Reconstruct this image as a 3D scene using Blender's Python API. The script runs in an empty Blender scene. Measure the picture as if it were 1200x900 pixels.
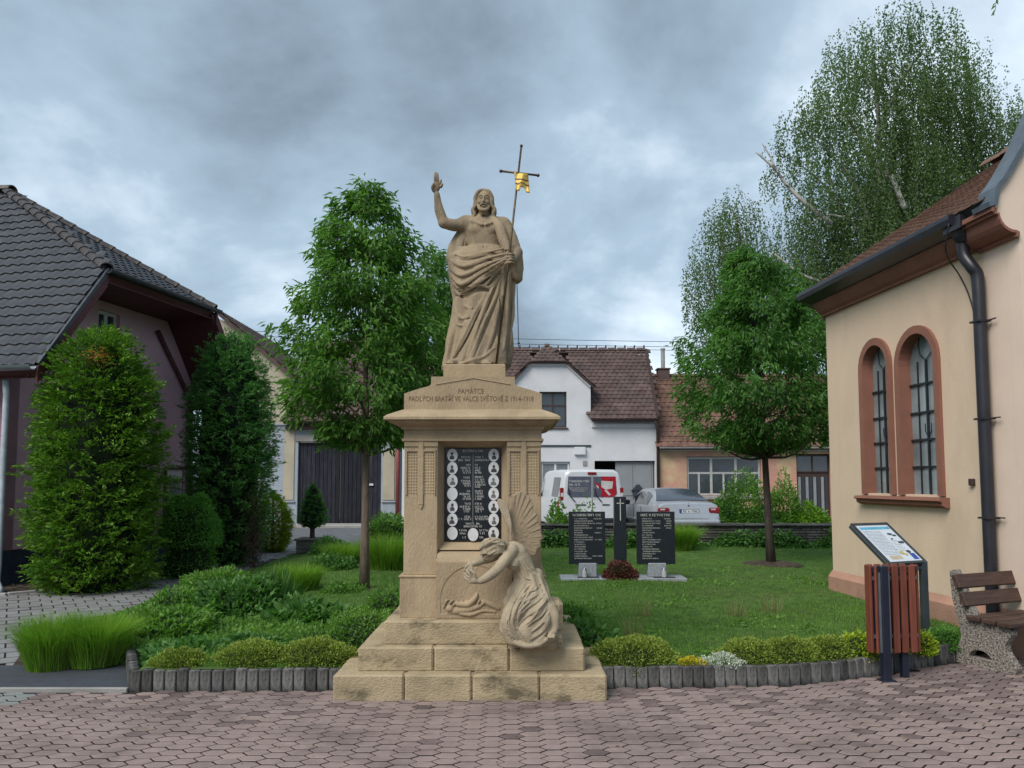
import bpy, math, random
import numpy as np
from mathutils import Vector, Matrix
from mathutils.geometry import tessellate_polygon

SC = bpy.context.scene
COL = SC.collection
random.seed(7)
RNG = np.random.default_rng(11)
R = math.radians

# ------------------------------------------------------------------ camera
TH = math.atan(65 / 900.0)
PY0 = 500                      # the photo is cropped: its optical centre lies 50 px below the middle
CAMY = 0.12
CT, ST = math.cos(TH), math.sin(TH)
CAMH = 1.6
cam_d = bpy.data.cameras.new('camera')
cam_d.lens = 27.0
cam_d.sensor_width = 36.0
cam_d.shift_y = 50 / 1200.0
cam_d.clip_start = 0.05
cam_d.clip_end = 2000
cam = bpy.data.objects.new('camera', cam_d)
cam.location = (0, CAMY, CAMH)
cam.rotation_euler = (math.pi / 2 + TH, 0, 0)
COL.objects.link(cam)
SC.camera = cam

# ------------------------------------------------------------------ light
SUN_EL, SUN_AZ = R(46), R(218)      # azimuth clockwise from +Y: behind the camera
sun_d = bpy.data.lights.new('sun', 'SUN')
sun_d.energy = 1.2
sun_d.angle = R(32)
sun_d.color = (1.0, 0.955, 0.90)
sun = bpy.data.objects.new('sun', sun_d)
sdir = Vector((math.sin(SUN_AZ) * math.cos(SUN_EL), math.cos(SUN_AZ) * math.cos(SUN_EL), math.sin(SUN_EL)))
sun.rotation_euler = sdir.to_track_quat('Z', 'Y').to_euler()
sun.location = (0, -5, 20)
COL.objects.link(sun)

SC.view_settings.view_transform = 'Standard'
SC.view_settings.look = 'None'
SC.view_settings.exposure = 1.38
SC.view_settings.gamma = 1.0
SC.render.engine = 'CYCLES'
SC.cycles.use_denoising = True
SC.cycles.max_bounces = 6
SC.cycles.transparent_max_bounces = 4

def px_ray(px, py):
    u = (px - 600) / 900.0
    v = (PY0 - py) / 900.0
    return np.array([u, CT - v * ST, ST + v * CT])

def P(px, py, D):                   # photo pixel at depth D (metres along +Y) -> world point
    r = px_ray(px, py)
    t = (D - CAMY) / r[1]
    return Vector((r[0] * t, D, CAMH + r[2] * t))

def G(px, py, z=0.0):               # photo pixel on the level z -> world point
    r = px_ray(px, py)
    t = (z - CAMH) / r[2]
    return Vector((r[0] * t, r[1] * t + CAMY, z))

# ---- world: overcast sky
W = bpy.data.worlds.new('World')
SC.world = W
W.use_nodes = True
nt = W.node_tree
nt.nodes.clear()
def N(t, **kw):
    n = nt.nodes.new(t)
    for k, v in kw.items():
        setattr(n, k, v)
    return n
def Lk(a, b):
    nt.links.new(a, b)
def mth(op, a, b=None, clamp=False):
    n = N('ShaderNodeMath', operation=op)
    n.use_clamp = clamp
    for i, s in enumerate((a, b)):
        if s is None:
            continue
        if isinstance(s, (int, float)):
            n.inputs[i].default_value = s
        else:
            Lk(s, n.inputs[i])
    return n.outputs[0]
sky = N('ShaderNodeTexSky', sky_type='NISHITA')
sky.sun_disc = False
sky.sun_elevation = SUN_EL
sky.sun_rotation = SUN_AZ
tc = N('ShaderNodeTexCoord')
sep = N('ShaderNodeSeparateXYZ')
Lk(tc.outputs['Generated'], sep.inputs[0])
zz = mth('ADD', mth('ABSOLUTE', sep.outputs[2]), 0.42)
cmb = N('ShaderNodeCombineXYZ')
Lk(mth('DIVIDE', sep.outputs[0], zz), cmb.inputs[0])
Lk(mth('DIVIDE', sep.outputs[1], zz), cmb.inputs[1])
def wnoise(scale, detail, dist, rough=0.5, off=0.0):
    n = N('ShaderNodeTexNoise')
    n.inputs['Scale'].default_value = scale
    n.inputs['Detail'].default_value = detail
    n.inputs['Roughness'].default_value = rough
    n.inputs['Distortion'].default_value = dist
    mp = N('ShaderNodeMapping')
    mp.inputs['Location'].default_value = (off, off * 0.7, 0)
    Lk(cmb.outputs[0], mp.inputs[0])
    Lk(mp.outputs[0], n.inputs['Vector'])
    return n.outputs[0]
n1 = wnoise(0.85, 8, 0.25, 0.52, 3.1)
n2 = wnoise(2.4, 8, 0.2, 0.55, 9.0)
val = mth('ADD', mth('MULTIPLY', mth('SUBTRACT', n1, 0.5), 2.1), mth('MULTIPLY', mth('SUBTRACT', n2, 0.5), 1.6))
def blob(px, py, rad_deg, amp):
    r = px_ray(px, py)
    r = r / np.linalg.norm(r)
    vm = N('ShaderNodeVectorMath', operation='DOT_PRODUCT')
    nrm = N('ShaderNodeVectorMath', operation='NORMALIZE')
    Lk(tc.outputs['Generated'], nrm.inputs[0])
    Lk(nrm.outputs[0], vm.inputs[0])
    vm.inputs[1].default_value = tuple(r)
    k = 1.0 / (1 - math.cos(R(rad_deg)))
    e = mth('POWER', 2.718, mth('MULTIPLY', mth('SUBTRACT', vm.outputs['Value'], 1.0), k))
    return mth('MULTIPLY', e, amp)
for b in ((800, 310, 12, 0.26), (690, 190, 8, 0.20), (330, 330, 11, 0.14), (1150, 20, 9, 0.2), (770, 95, 10, -0.36), (540, 115, 10, -0.18), (260, 70, 13, 0.06), (120, 330, 10, -0.06), (30, 10, 9, 0.08), (930, 200, 7, 0.14)):
    val = mth('ADD', val, blob(*b))
val = mth('ADD', val, 0.37, clamp=True)
ramp = N('ShaderNodeValToRGB')
cr = ramp.color_ramp
cr.elements[0].position = 0.0
cr.elements[0].color = (0.125, 0.162, 0.20, 1)
cr.elements[1].position = 1.0
cr.elements[1].color = (0.66, 0.73, 0.79, 1)
e = cr.elements.new(0.45)
e.color = (0.25, 0.325, 0.395, 1)
Lk(val, ramp.inputs[0])
# overcast sky seen at the frame, about 6.2x brighter before the 0.1 world strength and exposure
scl = N('ShaderNodeVectorMath', operation='SCALE')
Lk(ramp.outputs[0], scl.inputs[0])
scl.inputs['Scale'].default_value = 6.9
mx = N('ShaderNodeMix', data_type='RGBA')
mx.inputs[0].default_value = 0.93
Lk(sky.outputs[0], mx.inputs[6])
Lk(scl.outputs[0], mx.inputs[7])
bg = N('ShaderNodeBackground')
bg.inputs[1].default_value = 0.10
Lk(mx.outputs[2], bg.inputs[0])
wo = N('ShaderNodeOutputWorld')
Lk(bg.outputs[0], wo.inputs[0])

# ------------------------------------------------------------------ materials
MATS = {}
def mat(name, col, rough=0.8, var=0.18, scale=6.0, bump=0.0, bscale=60.0, stain=None, stain_amt=0.5, stain_scale=2.0,
        metal=0.0, spec=0.3, stretch=(1, 1, 1), stain_lo=0.5, stain_hi=0.68, hue=None, objrand=0.0, sss=0.0, detail=5, coords='Object'):
    if name in MATS:
        return MATS[name]
    m = bpy.data.materials.new(name)
    m.use_nodes = True
    t = m.node_tree
    b = t.nodes['Principled BSDF']
    b.inputs['Roughness'].default_value = rough
    b.inputs['Metallic'].default_value = metal
    b.inputs['Specular IOR Level'].default_value = spec
    nd = lambda ty: t.nodes.new(ty)
    tcn = nd('ShaderNodeTexCoord')
    mp = nd('ShaderNodeMapping')
    mp.inputs['Scale'].default_value = stretch
    if coords == 'World':
        ge = nd('ShaderNodeNewGeometry')
        t.links.new(ge.outputs['Position'], mp.inputs[0])
    else:
        t.links.new(tcn.outputs['Object'], mp.inputs[0])
    nz = nd('ShaderNodeTexNoise')
    nz.inputs['Scale'].default_value = scale
    nz.inputs['Detail'].default_value = detail
    nz.inputs['Roughness'].default_value = 0.62
    t.links.new(mp.outputs[0], nz.inputs['Vector'])
    rp = nd('ShaderNodeValToRGB')
    lo = [max(0, c * (1 - var * 1.6)) for c in col]
    hi = [min(1, c * (1 + var * 1.3)) for c in col]
    if hue:
        hi = [min(1, h) for h in hue]
    rp.color_ramp.elements[0].position = 0.28
    rp.color_ramp.elements[0].color = (*lo, 1)
    rp.color_ramp.elements[1].position = 0.72
    rp.color_ramp.elements[1].color = (*hi, 1)
    t.links.new(nz.outputs[0], rp.inputs[0])
    out = rp.outputs[0]
    if stain:
        n3 = nd('ShaderNodeTexNoise')
        n3.inputs['Scale'].default_value = stain_scale
        n3.inputs['Detail'].default_value = 8
        n3.inputs['Roughness'].default_value = 0.68
        t.links.new(mp.outputs[0], n3.inputs['Vector'])
        r3 = nd('ShaderNodeMapRange')
        r3.inputs[1].default_value = stain_lo
        r3.inputs[2].default_value = stain_hi
        r3.inputs[4].default_value = stain_amt
        t.links.new(n3.outputs[0], r3.inputs[0])
        m3 = nd('ShaderNodeMix')
        m3.data_type = 'RGBA'
        t.links.new(r3.outputs[0], m3.inputs[0])
        t.links.new(out, m3.inputs[6])
        m3.inputs[7].default_value = (*stain, 1)
        out = m3.outputs[2]
    if objrand > 0:
        oi = nd('ShaderNodeObjectInfo')
        mr = nd('ShaderNodeMapRange')
        mr.inputs[3].default_value = 1 - objrand
        mr.inputs[4].default_value = 1 + objrand
        t.links.new(oi.outputs['Random'], mr.inputs[0])
        vs = nd('ShaderNodeVectorMath')
        vs.operation = 'SCALE'
        t.links.new(out, vs.inputs[0])
        t.links.new(mr.outputs[0], vs.inputs['Scale'])
        out = vs.outputs[0]
    t.links.new(out, b.inputs['Base Color'])
    if bump > 0:
        nb = nd('ShaderNodeTexNoise')
        nb.inputs['Scale'].default_value = bscale
        nb.inputs['Detail'].default_value = 6
        t.links.new(mp.outputs[0], nb.inputs['Vector'])
        bp = nd('ShaderNodeBump')
        bp.inputs['Strength'].default_value = bump
        bp.inputs['Distance'].default_value = 0.02
        t.links.new(nb.outputs[0], bp.inputs['Height'])
        t.links.new(bp.outputs[0], b.inputs['Normal'])
    MATS[name] = m
    return m

def leafmat(name, c1, c2, rough=0.55, trans=0.28, per_island=True, clump=1.2):
    if name in MATS:
        return MATS[name]
    m = bpy.data.materials.new(name)
    m.use_nodes = True
    t = m.node_tree
    b = t.nodes['Principled BSDF']
    b.inputs['Roughness'].default_value = rough
    b.inputs['Specular IOR Level'].default_value = 0.25
    ge = t.nodes.new('ShaderNodeNewGeometry')
    rp = t.nodes.new('ShaderNodeValToRGB')
    rp.color_ramp.elements[0].color = (*c1, 1)
    rp.color_ramp.elements[1].color = (*c2, 1)
    nz = t.nodes.new('ShaderNodeTexNoise')
    nz.inputs['Scale'].default_value = clump
    nz.inputs['Detail'].default_value = 3
    t.links.new(ge.outputs['Position'], nz.inputs['Vector'])
    ma = t.nodes.new('ShaderNodeMath')
    ma.operation = 'MULTIPLY_ADD'
    t.links.new(ge.outputs['Random Per Island'], ma.inputs[0])
    ma.inputs[1].default_value = 0.6
    mb_ = t.nodes.new('ShaderNodeMath')
    mb_.operation = 'SUBTRACT'
    t.links.new(nz.outputs[0], mb_.inputs[0])
    mb_.inputs[1].default_value = 0.3
    t.links.new(mb_.outputs[0], ma.inputs[2])
    t.links.new(ma.outputs[0], rp.inputs[0])
    t.links.new(rp.outputs[0], b.inputs['Base Color'])
    tr = t.nodes.new('ShaderNodeBsdfTranslucent')
    vs = t.nodes.new('ShaderNodeVectorMath')
    vs.operation = 'MULTIPLY'
    t.links.new(rp.outputs[0], vs.inputs[0])
    vs.inputs[1].default_value = (1.5, 1.9, 0.8)
    t.links.new(vs.outputs[0], tr.inputs[0])
    ms = t.nodes.new('ShaderNodeMixShader')
    ms.inputs[0].default_value = trans
    t.links.new(b.outputs[0], ms.inputs[1])
    t.links.new(tr.outputs[0], ms.inputs[2])
    t.links.new(ms.outputs[0], t.nodes['Material Output'].inputs[0])
    MATS[name] = m
    return m

def glassmat(name, col=(0.03, 0.035, 0.04), rough=0.08, spec=0.8):
    return mat(name, col, rough, var=0.1, spec=spec)

# ------------------------------------------------------------------ objects and meshes
def tagit(o, label=None, cat=None, group=None, kind=None):
    if label: o['label'] = label
    if cat: o['category'] = cat
    if group: o['group'] = group
    if kind: o['kind'] = kind
    return o

def thing(name, label, cat, loc=(0, 0, 0), rz=0.0, group=None):
    o = bpy.data.objects.new(name, None)
    o.empty_display_size = 0.1
    COL.objects.link(o)
    o.location = loc
    o.rotation_euler = (0, 0, rz)
    return tagit(o, label, cat, group)

class MB:
    """collects faces; build() links them as one mesh object"""
    def __init__(s):
        s.v = []
        s.f = []
        s.mi = []
        s.cur = 0
    def add(s, vs, fs):
        n = len(s.v)
        s.v.extend([tuple(q) for q in vs])
        s.f.extend([tuple(i + n for i in f) for f in fs])
        s.mi.extend([s.cur] * len(fs))
        return s
    def box(s, x0, x1, y0, y1, z0, z1, ch=0.0, M=None):
        if ch <= 0:
            vs = [(x, y, z) for z in (z0, z1) for y in (y0, y1) for x in (x0, x1)]
            fs = [(0, 2, 3, 1), (4, 5, 7, 6), (0, 1, 5, 4), (2, 6, 7, 3), (0, 4, 6, 2), (1, 3, 7, 5)]
        else:
            c = min(ch, (x1 - x0) / 2.01, (y1 - y0) / 2.01, (z1 - z0) / 2.01)
            vs = []
            fs = []
            # rounded by corner cutting: 24 verts
            idx = {}
            for ix, x in enumerate((x0, x1)):
                for iy, y in enumerate((y0, y1)):
                    for iz, z in enumerate((z0, z1)):
                        dx = c if ix == 0 else -c
                        dy = c if iy == 0 else -c
                        dz = c if iz == 0 else -c
                        idx[(ix, iy, iz, 'x')] = len(vs); vs.append((x, y + dy, z + dz))
                        idx[(ix, iy, iz, 'y')] = len(vs); vs.append((x + dx, y, z + dz))
                        idx[(ix, iy, iz, 'z')] = len(vs); vs.append((x + dx, y + dy, z))
            I = idx
            for a in (0, 1):
                q = [(a, 0, 0), (a, 1, 0), (a, 1, 1), (a, 0, 1)]
                f = [I[(*k, 'x')] for k in q]
                fs.append(tuple(f if a else f[::-1]))
                q = [(0, a, 0), (1, a, 0), (1, a, 1), (0, a, 1)]
                f = [I[(*k, 'y')] for k in q]
                fs.append(tuple(f[::-1] if a else f))
                q = [(0, 0, a), (1, 0, a), (1, 1, a), (0, 1, a)]
                f = [I[(*k, 'z')] for k in q]
                fs.append(tuple(f if a else f[::-1]))
            for a in (0, 1):
                for b in (0, 1):
                    fs.append((I[(a, b, 0, 'x')], I[(a, b, 1, 'x')], I[(a, b, 1, 'y')], I[(a, b, 0, 'y')]))
                    fs.append((I[(a, 0, b, 'x')], I[(a, 1, b, 'x')], I[(a, 1, b, 'z')], I[(a, 0, b, 'z')]))
                    fs.append((I[(0, a, b, 'y')], I[(1, a, b, 'y')], I[(1, a, b, 'z')], I[(0, a, b, 'z')]))
            for a in (0, 1):
                for b in (0, 1):
                    for d in (0, 1):
                        fs.append((I[(a, b, d, 'x')], I[(a, b, d, 'y')], I[(a, b, d, 'z')]))
        if M is not None:
            vs = [M @ Vector(q) for q in vs]
        return s.add(vs, fs)
    def prism(s, poly, z0, z1, M=None):       # poly in xy, extruded along z
        n = len(poly)
        vs = [(p[0], p[1], z0) for p in poly] + [(p[0], p[1], z1) for p in poly]
        fs = [(i, (i + 1) % n, n + (i + 1) % n, n + i) for i in range(n)]
        tris = tessellate_polygon([[Vector((p[0], p[1], 0)) for p in poly]])
        for a, b, c in tris:
            fs.append((a, b, c))
            fs.append((n + a, n + c, n + b))
        if M is not None:
            vs = [M @ Vector(q) for q in vs]
        return s.add(vs, fs)
    def xprism(s, poly, x0, x1, M=None):      # poly in (y,z), extruded along x
        T = Matrix(((0, 0, 1, 0), (1, 0, 0, 0), (0, 1, 0, 0), (0, 0, 0, 1)))
        return s.prism(poly, x0, x1, (M @ T) if M is not None else T)
    def yprism(s, poly, y0, y1, M=None):      # poly in (x,z), extruded along y
        T = Matrix(((1, 0, 0, 0), (0, 0, 1, 0), (0, 1, 0, 0), (0, 0, 0, 1)))
        return s.prism(poly, y0, y1, (M @ T) if M is not None else T)
    def holed(s, outer, holes, y0, y1, M=None):   # wall panel in (x,z) with holes, thickness y0..y1
        loops = [outer] + list(holes)
        flat = [p for l in loops for p in l]
        n = len(flat)
        vs = [(p[0], y0, p[1]) for p in flat] + [(p[0], y1, p[1]) for p in flat]
        fs = []
        for a, b, c in tessellate_polygon([[Vector((p[0], p[1], 0)) for p in l] for l in loops]):
            fs.append((a, b, c))
            fs.append((n + a, n + c, n + b))
        k = 0
        for l in loops:
            m = len(l)
            for i in range(m):
                a, b = k + i, k + (i + 1) % m
                fs.append((a, b, n + b, n + a))
            k += m
        if M is not None:
            vs = [M @ Vector(q) for q in vs]
        return s.add(vs, fs)
    def quad(s, a, b, c, d):
        return s.add([a, b, c, d], [(0, 1, 2, 3)])
    def tube(s, pts, rad, n=8, cap=True, sq=None):
        pts = [Vector(p) for p in pts]
        if not isinstance(rad, (list, tuple)):
            rad = [rad] * len(pts)
        vs = []
        up0 = None
        for i, p in enumerate(pts):
            d = (pts[min(i + 1, len(pts) - 1)] - pts[max(i - 1, 0)]).normalized()
            if up0 is None:
                up0 = Vector((0, 0, 1)) if abs(d.z) < 0.9 else Vector((0, 1, 0))
            a = d.cross(up0)
            if a.length < 1e-4:
                a = d.cross(Vector((1, 0, 0)))
            a.normalize()
            b = a.cross(d).normalized()
            up0 = b
            for k in range(n):
                an = 2 * math.pi * (k + 0.5) / n
                vs.append(p + (a * math.cos(an) + b * math.sin(an)) * rad[i])
        fs = []
        for i in range(len(pts) - 1):
            for k in range(n):
                fs.append((i * n + k, i * n + (k + 1) % n, (i + 1) * n + (k + 1) % n, (i + 1) * n + k))
        if cap:
            fs.append(tuple(range(n)))
            fs.append(tuple(range((len(pts) - 1) * n, len(pts) * n))[::-1])
        return s.add(vs, fs)
    def lathe(s, prof, n=16, c=(0, 0), sx=1, sy=1):   # prof list of (r, z)
        vs = []
        for r, z in prof:
            for k in range(n):
                an = 2 * math.pi * k / n
                vs.append((c[0] + r * sx * math.cos(an), c[1] + r * sy * math.sin(an), z))
        fs = []
        for i in range(len(prof) - 1):
            for k in range(n):
                fs.append((i * n + k, i * n + (k + 1) % n, (i + 1) * n + (k + 1) % n, (i + 1) * n + k))
        fs.append(tuple(range(n))[::-1])
        fs.append(tuple(range((len(prof) - 1) * n, len(prof) * n)))
        return s.add(vs, fs)
    def ball(s, c, r, n=10, m=6, noise=0.0):
        if not isinstance(r, (tuple, list)):
            r = (r, r, r)
        vs = [(c[0], c[1], c[2] - r[2])]
        for i in range(1, m):
            ph = -math.pi / 2 + math.pi * i / m
            for k in range(n):
                th = 2 * math.pi * k / n
                q = 1 + random.uniform(-noise, noise)
                vs.append((c[0] + r[0] * q * math.cos(ph) * math.cos(th), c[1] + r[1] * q * math.cos(ph) * math.sin(th), c[2] + r[2] * q * math.sin(ph)))
        vs.append((c[0], c[1], c[2] + r[2]))
        fs = []
        for k in range(n):
            fs.append((0, 1 + (k + 1) % n, 1 + k))
            fs.append((len(vs) - 1, 1 + (m - 2) * n + k, 1 + (m - 2) * n + (k + 1) % n))
        for i in range(m - 2):
            for k in range(n):
                fs.append((1 + i * n + k, 1 + i * n + (k + 1) % n, 1 + (i + 1) * n + (k + 1) % n, 1 + (i + 1) * n + k))
        return s.add(vs, fs)
    def build(s, name, material, parent=None, smooth=False, off=None, angle=None):
        me = bpy.data.meshes.new(name)
        v = s.v
        if off is not None:
            v = [(p[0] - off[0], p[1] - off[1], p[2] - off[2]) for p in v]
        me.from_pydata(v, [], s.f)
        ml = material if isinstance(material, (list, tuple)) else [material]
        for m in ml:
            me.materials.append(m)
        if len(ml) > 1:
            me.polygons.foreach_set('material_index', s.mi)
        if smooth:
            me.polygons.foreach_set('use_smooth', [True] * len(me.polygons))
            if angle:
                try:
                    me.set_sharp_from_angle(angle=R(angle))
                except Exception:
                    pass
        import bmesh
        bm = bmesh.new()
        bm.from_mesh(me)
        bmesh.ops.recalc_face_normals(bm, faces=bm.faces)
        bm.to_mesh(me)
        bm.free()
        me.update()
        o = bpy.data.objects.new(name, me)
        COL.objects.link(o)
        if parent is not None:
            o.parent = parent
        return o

def inst(name, me, parent, loc=(0, 0, 0), rot=(0, 0, 0), scale=(1, 1, 1)):
    o = bpy.data.objects.new(name, me)
    COL.objects.link(o)
    o.parent = parent
    o.location = loc
    o.rotation_euler = rot
    o.scale = scale
    return o

def np_mesh(name, V, F, material, parent=None, smooth=False, loc=None):
    """V (n,3) array, F (m,k) array, k = 3 or 4"""
    me = bpy.data.meshes.new(name)
    V = np.asarray(V, dtype=np.float32)
    F = np.asarray(F, dtype=np.int32)
    if loc is not None:
        V = V - np.asarray(loc, dtype=np.float32)
    k = F.shape[1]
    me.vertices.add(len(V))
    me.vertices.foreach_set('co', V.ravel())
    me.loops.add(F.size)
    me.loops.foreach_set('vertex_index', F.ravel())
    me.polygons.add(len(F))
    me.polygons.foreach_set('loop_start', np.arange(0, F.size, k, dtype=np.int32))
    me.polygons.foreach_set('loop_total', np.full(len(F), k, dtype=np.int32))
    if smooth:
        me.polygons.foreach_set('use_smooth', np.ones(len(F), dtype=bool))
    me.update(calc_edges=True)
    ml = material if isinstance(material, (list, tuple)) else [material]
    for m in ml:
        me.materials.append(m)
    o = bpy.data.objects.new(name, me)
    COL.objects.link(o)
    if parent is not None:
        o.parent = parent
    return o

def text(parent, name, body, size, material, loc, rot, extrude=0.002, spacing=1.0, width=None):
    c = bpy.data.curves.new(name, 'FONT')
    c.body = body
    c.size = size
    c.extrude = extrude
    c.align_x = 'CENTER'
    c.align_y = 'CENTER'
    c.space_line = spacing
    c.resolution_u = 2
    c.materials.append(material)
    tmp = bpy.data.objects.new('tmp', c)
    COL.objects.link(tmp)
    bpy.context.view_layer.update()
    me = bpy.data.meshes.new_from_object(tmp.evaluated_get(bpy.context.evaluated_depsgraph_get()))
    w = tmp.dimensions.x
    bpy.data.objects.remove(tmp)
    me.name = name
    o = bpy.data.objects.new(name, me)
    COL.objects.link(o)
    o.parent = parent
    o.location = loc
    o.rotation_euler = rot
    if width and w > 0:
        o.scale = (width / w, 1, 1)
    return o

def marks(mb, x0, x1, z, h, y, fill=1.0, M=None):
    """a line of small letter-like strokes from x0 to x1 at height z on the plane y (faces -Y)"""
    x = x0
    while x < x1:
        w = h * random.uniform(0.45, 0.75)
        if x + w > x1:
            break
        if random.random() < 0.1:
            x += w * 0.8
            continue
        k = random.randrange(4)
        th = h * 0.2
        rects = []
        if k in (0, 1, 3): rects.append((x, x + th, z, z + h))
        if k in (0, 2): rects.append((x + w - th, x + w, z, z + h))
        if k in (1, 2): rects.append((x, x + w, z + h - th, z + h))
        if k in (0, 3): rects.append((x, x + w, z + h * 0.4, z + h * 0.4 + th))
        if k in (1, 3): rects.append((x, x + w, z, z + th))
        for a, b, c, d in rects:
            q = [(a, y, c), (b, y, c), (b, y, d), (a, y, d)]
            if M is not None:
                q = [M @ Vector(t) for t in q]
            mb.add(q, [(0, 1, 2, 3)])
        x += w + h * 0.18

def copy_tree(o, parent=None):
    c = o.copy()
    COL.objects.link(c)
    c.parent = parent
    for ch in list(o.children):
        copy_tree(ch, c)
    return c

# ------------------------------------------------------------------ vegetation helpers
def unit(a):
    return a / np.maximum(np.linalg.norm(a, axis=1, keepdims=True), 1e-9)

def leaves(pos, dirs, length, width, fold=0.25, jitter=0.5, shape='leaf'):
    """one folded leaf per position, pointing along dirs. returns V, F"""
    n = len(pos)
    d = unit(dirs + RNG.normal(0, jitter, (n, 3)))
    up = unit(RNG.normal(0, 0.6, (n, 3)) + np.array([0, 0, 1.0]))
    sd = unit(np.cross(d, up))
    nn = np.cross(sd, d)
    L = (length * RNG.uniform(0.65, 1.25, n))[:, None]
    Wd = (width * RNG.uniform(0.7, 1.2, n))[:, None]
    a = pos
    t = pos + d * L - nn * L * 0.12
    m = pos + d * L * 0.45
    l = m + sd * Wd * 0.5 + nn * Wd * fold
    r = m - sd * Wd * 0.5 + nn * Wd * fold
    V = np.stack([a, l, t, r], axis=1).reshape(-1, 3)
    b = np.arange(n)[:, None] * 4
    F = np.concatenate([b + np.array([[0, 1, 2]]), b + np.array([[0, 2, 3]])], axis=1).reshape(-1, 3)
    return V, F

def blades(pos, height, width, lean=0.35, dirs=None):
    """grass blades: narrow two-segment curved blades"""
    n = len(pos)
    h = (height * RNG.uniform(0.55, 1.2, n))[:, None]
    w = (width * RNG.uniform(0.7, 1.3, n))[:, None]
    if dirs is None:
        dirs = RNG.normal(0, 1, (n, 3))
        dirs[:, 2] = 0
        dirs = unit(dirs)
    ln = (lean * RNG.uniform(0.1, 1.4, n))[:, None]
    z = np.array([0, 0, 1.0])
    sd = unit(np.cross(unit(RNG.normal(0, 1, (n, 3)) * np.array([1, 1, 0.01])), z[None, :]))
    p0 = pos
    p1 = pos + z * h * 0.6 + dirs * ln * h * 0.35
    p2 = pos + z * h * (1 - 0.3 * ln) + dirs * ln * h * 1.0
    V = np.stack([p0 - sd * w / 2, p0 + sd * w / 2, p1 + sd * w * 0.4, p1 - sd * w * 0.4, p2], axis=1).reshape(-1, 3)
    b = np.arange(n)[:, None] * 5
    F = np.concatenate([b + np.array([[0, 1, 2]]), b + np.array([[0, 2, 3]]), b + np.array([[3, 2, 4]])], axis=1).reshape(-1, 3)
    return V, F

def vnoise(p, s, seed=0):
    """cheap smooth pseudo-noise for arrays of points, about -1..1"""
    p = p * s + seed * 7.31
    return (np.sin(p[:, 0] * 1.7 + 1.3 * np.sin(p[:, 1] * 1.1 + 0.5)) + np.sin(p[:, 1] * 1.9 + 1.7 * np.sin(p[:, 2] * 1.3)) + np.sin(p[:, 2] * 2.1 + 1.1 * np.sin(p[:, 0] * 1.5 + 2.0))) / 3.0

def smooth_path(pts, sub=4):
    pts = [np.array(p, float) for p in pts]
    if len(pts) < 3:
        return pts
    out = []
    for i in range(len(pts) - 1):
        p0 = pts[max(i - 1, 0)]; p1 = pts[i]; p2 = pts[i + 1]; p3 = pts[min(i + 2, len(pts) - 1)]
        for j in range(sub):
            t = j / sub
            out.append(0.5 * ((2 * p1) + (-p0 + p2) * t + (2 * p0 - 5 * p1 + 4 * p2 - p3) * t * t + (-p0 + 3 * p1 - 3 * p2 + p3) * t ** 3))
    out.append(pts[-1])
    return out

# ------------------------------------------------------------------ ground and paving
M_earth = mat('earth_and_grass', (0.07, 0.085, 0.035), 0.95, var=0.4, scale=0.8, hue=(0.10, 0.12, 0.045), bump=0.3, bscale=20)
M_joint = mat('joint_sand', (0.035, 0.028, 0.024), 0.95, var=0.3, scale=30)
PCOL = (0.285, 0.214, 0.192)
M_pv = mat('red_grey_paver', PCOL, 0.78, var=0.10, scale=9, bump=0.25, bscale=160, stain=(0.13, 0.098, 0.09), stain_amt=0.8, stain_scale=1.1, stain_lo=0.47, stain_hi=0.66, objrand=0.07, coords='World')
M_pvd = mat('dark_paver', (0.185, 0.135, 0.125), 0.8, var=0.14, scale=9, bump=0.25, bscale=160, stain=(0.08, 0.06, 0.055), stain_amt=0.9, stain_scale=1.2, objrand=0.12, coords='World')
M_pvg = mat('green_grey_paver', (0.22, 0.235, 0.22), 0.8, var=0.12, scale=9, bump=0.25, bscale=160, stain=(0.14, 0.15, 0.14), stain_amt=0.8, stain_scale=1.4, objrand=0.1, coords='World')
M_path = mat('grey_path_paver', (0.215, 0.212, 0.208), 0.8, var=0.12, scale=7, bump=0.25, bscale=120, stain=(0.14, 0.135, 0.13), stain_amt=0.7, stain_scale=1.1, objrand=0.1, coords='World')
M_asph = mat('asphalt', (0.13, 0.135, 0.145), 0.85, var=0.2, scale=3, bump=0.4, bscale=120)
M_slab = mat('dark_blue_grey_slab', (0.055, 0.062, 0.073), 0.8, var=0.12, scale=12, bump=0.15, bscale=150)
M_kerb = mat('concrete_kerb', (0.33, 0.32, 0.30), 0.85, var=0.14, scale=8, bump=0.3, bscale=80, stain=(0.17, 0.165, 0.15), stain_amt=0.6)
M_pal = mat('palisade_concrete', (0.185, 0.178, 0.168), 0.9, var=0.22, scale=9, bump=0.35, bscale=80, stain=(0.022, 0.022, 0.02), stain_amt=0.95, stain_scale=7, stain_lo=0.42, stain_hi=0.53, objrand=0.5, stretch=(1, 1, .3))

gr = MB()
gr.quad((-300, -60, -0.06), (300, -60, -0.06), (300, 600, -0.06), (-300, 600, -0.06))
tagit(gr.build('ground', M_earth), kind='structure')
road = MB()
road.quad((-60, 18.5, 0.0), (60, 18.5, 0.0), (60, 28.2, 0.0), (-60, 28.2, 0.0))
tagit(road.build('road', M_asph), kind='structure')
sw = MB()
sw.box(-30, 30, 27.2, 28.6, -0.05, 0.09, 0.02)
tagit(sw.build('pavement', M_kerb), kind='structure')

def inpoly(x, y, poly):
    c = False
    n = len(poly)
    for i in range(n):
        x1, y1 = poly[i]
        x2, y2 = poly[(i + 1) % n]
        if (y1 > y) != (y2 > y) and x < (x2 - x1) * (y - y1) / (y2 - y1) + x1:
            c = not c
    return c
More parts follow.
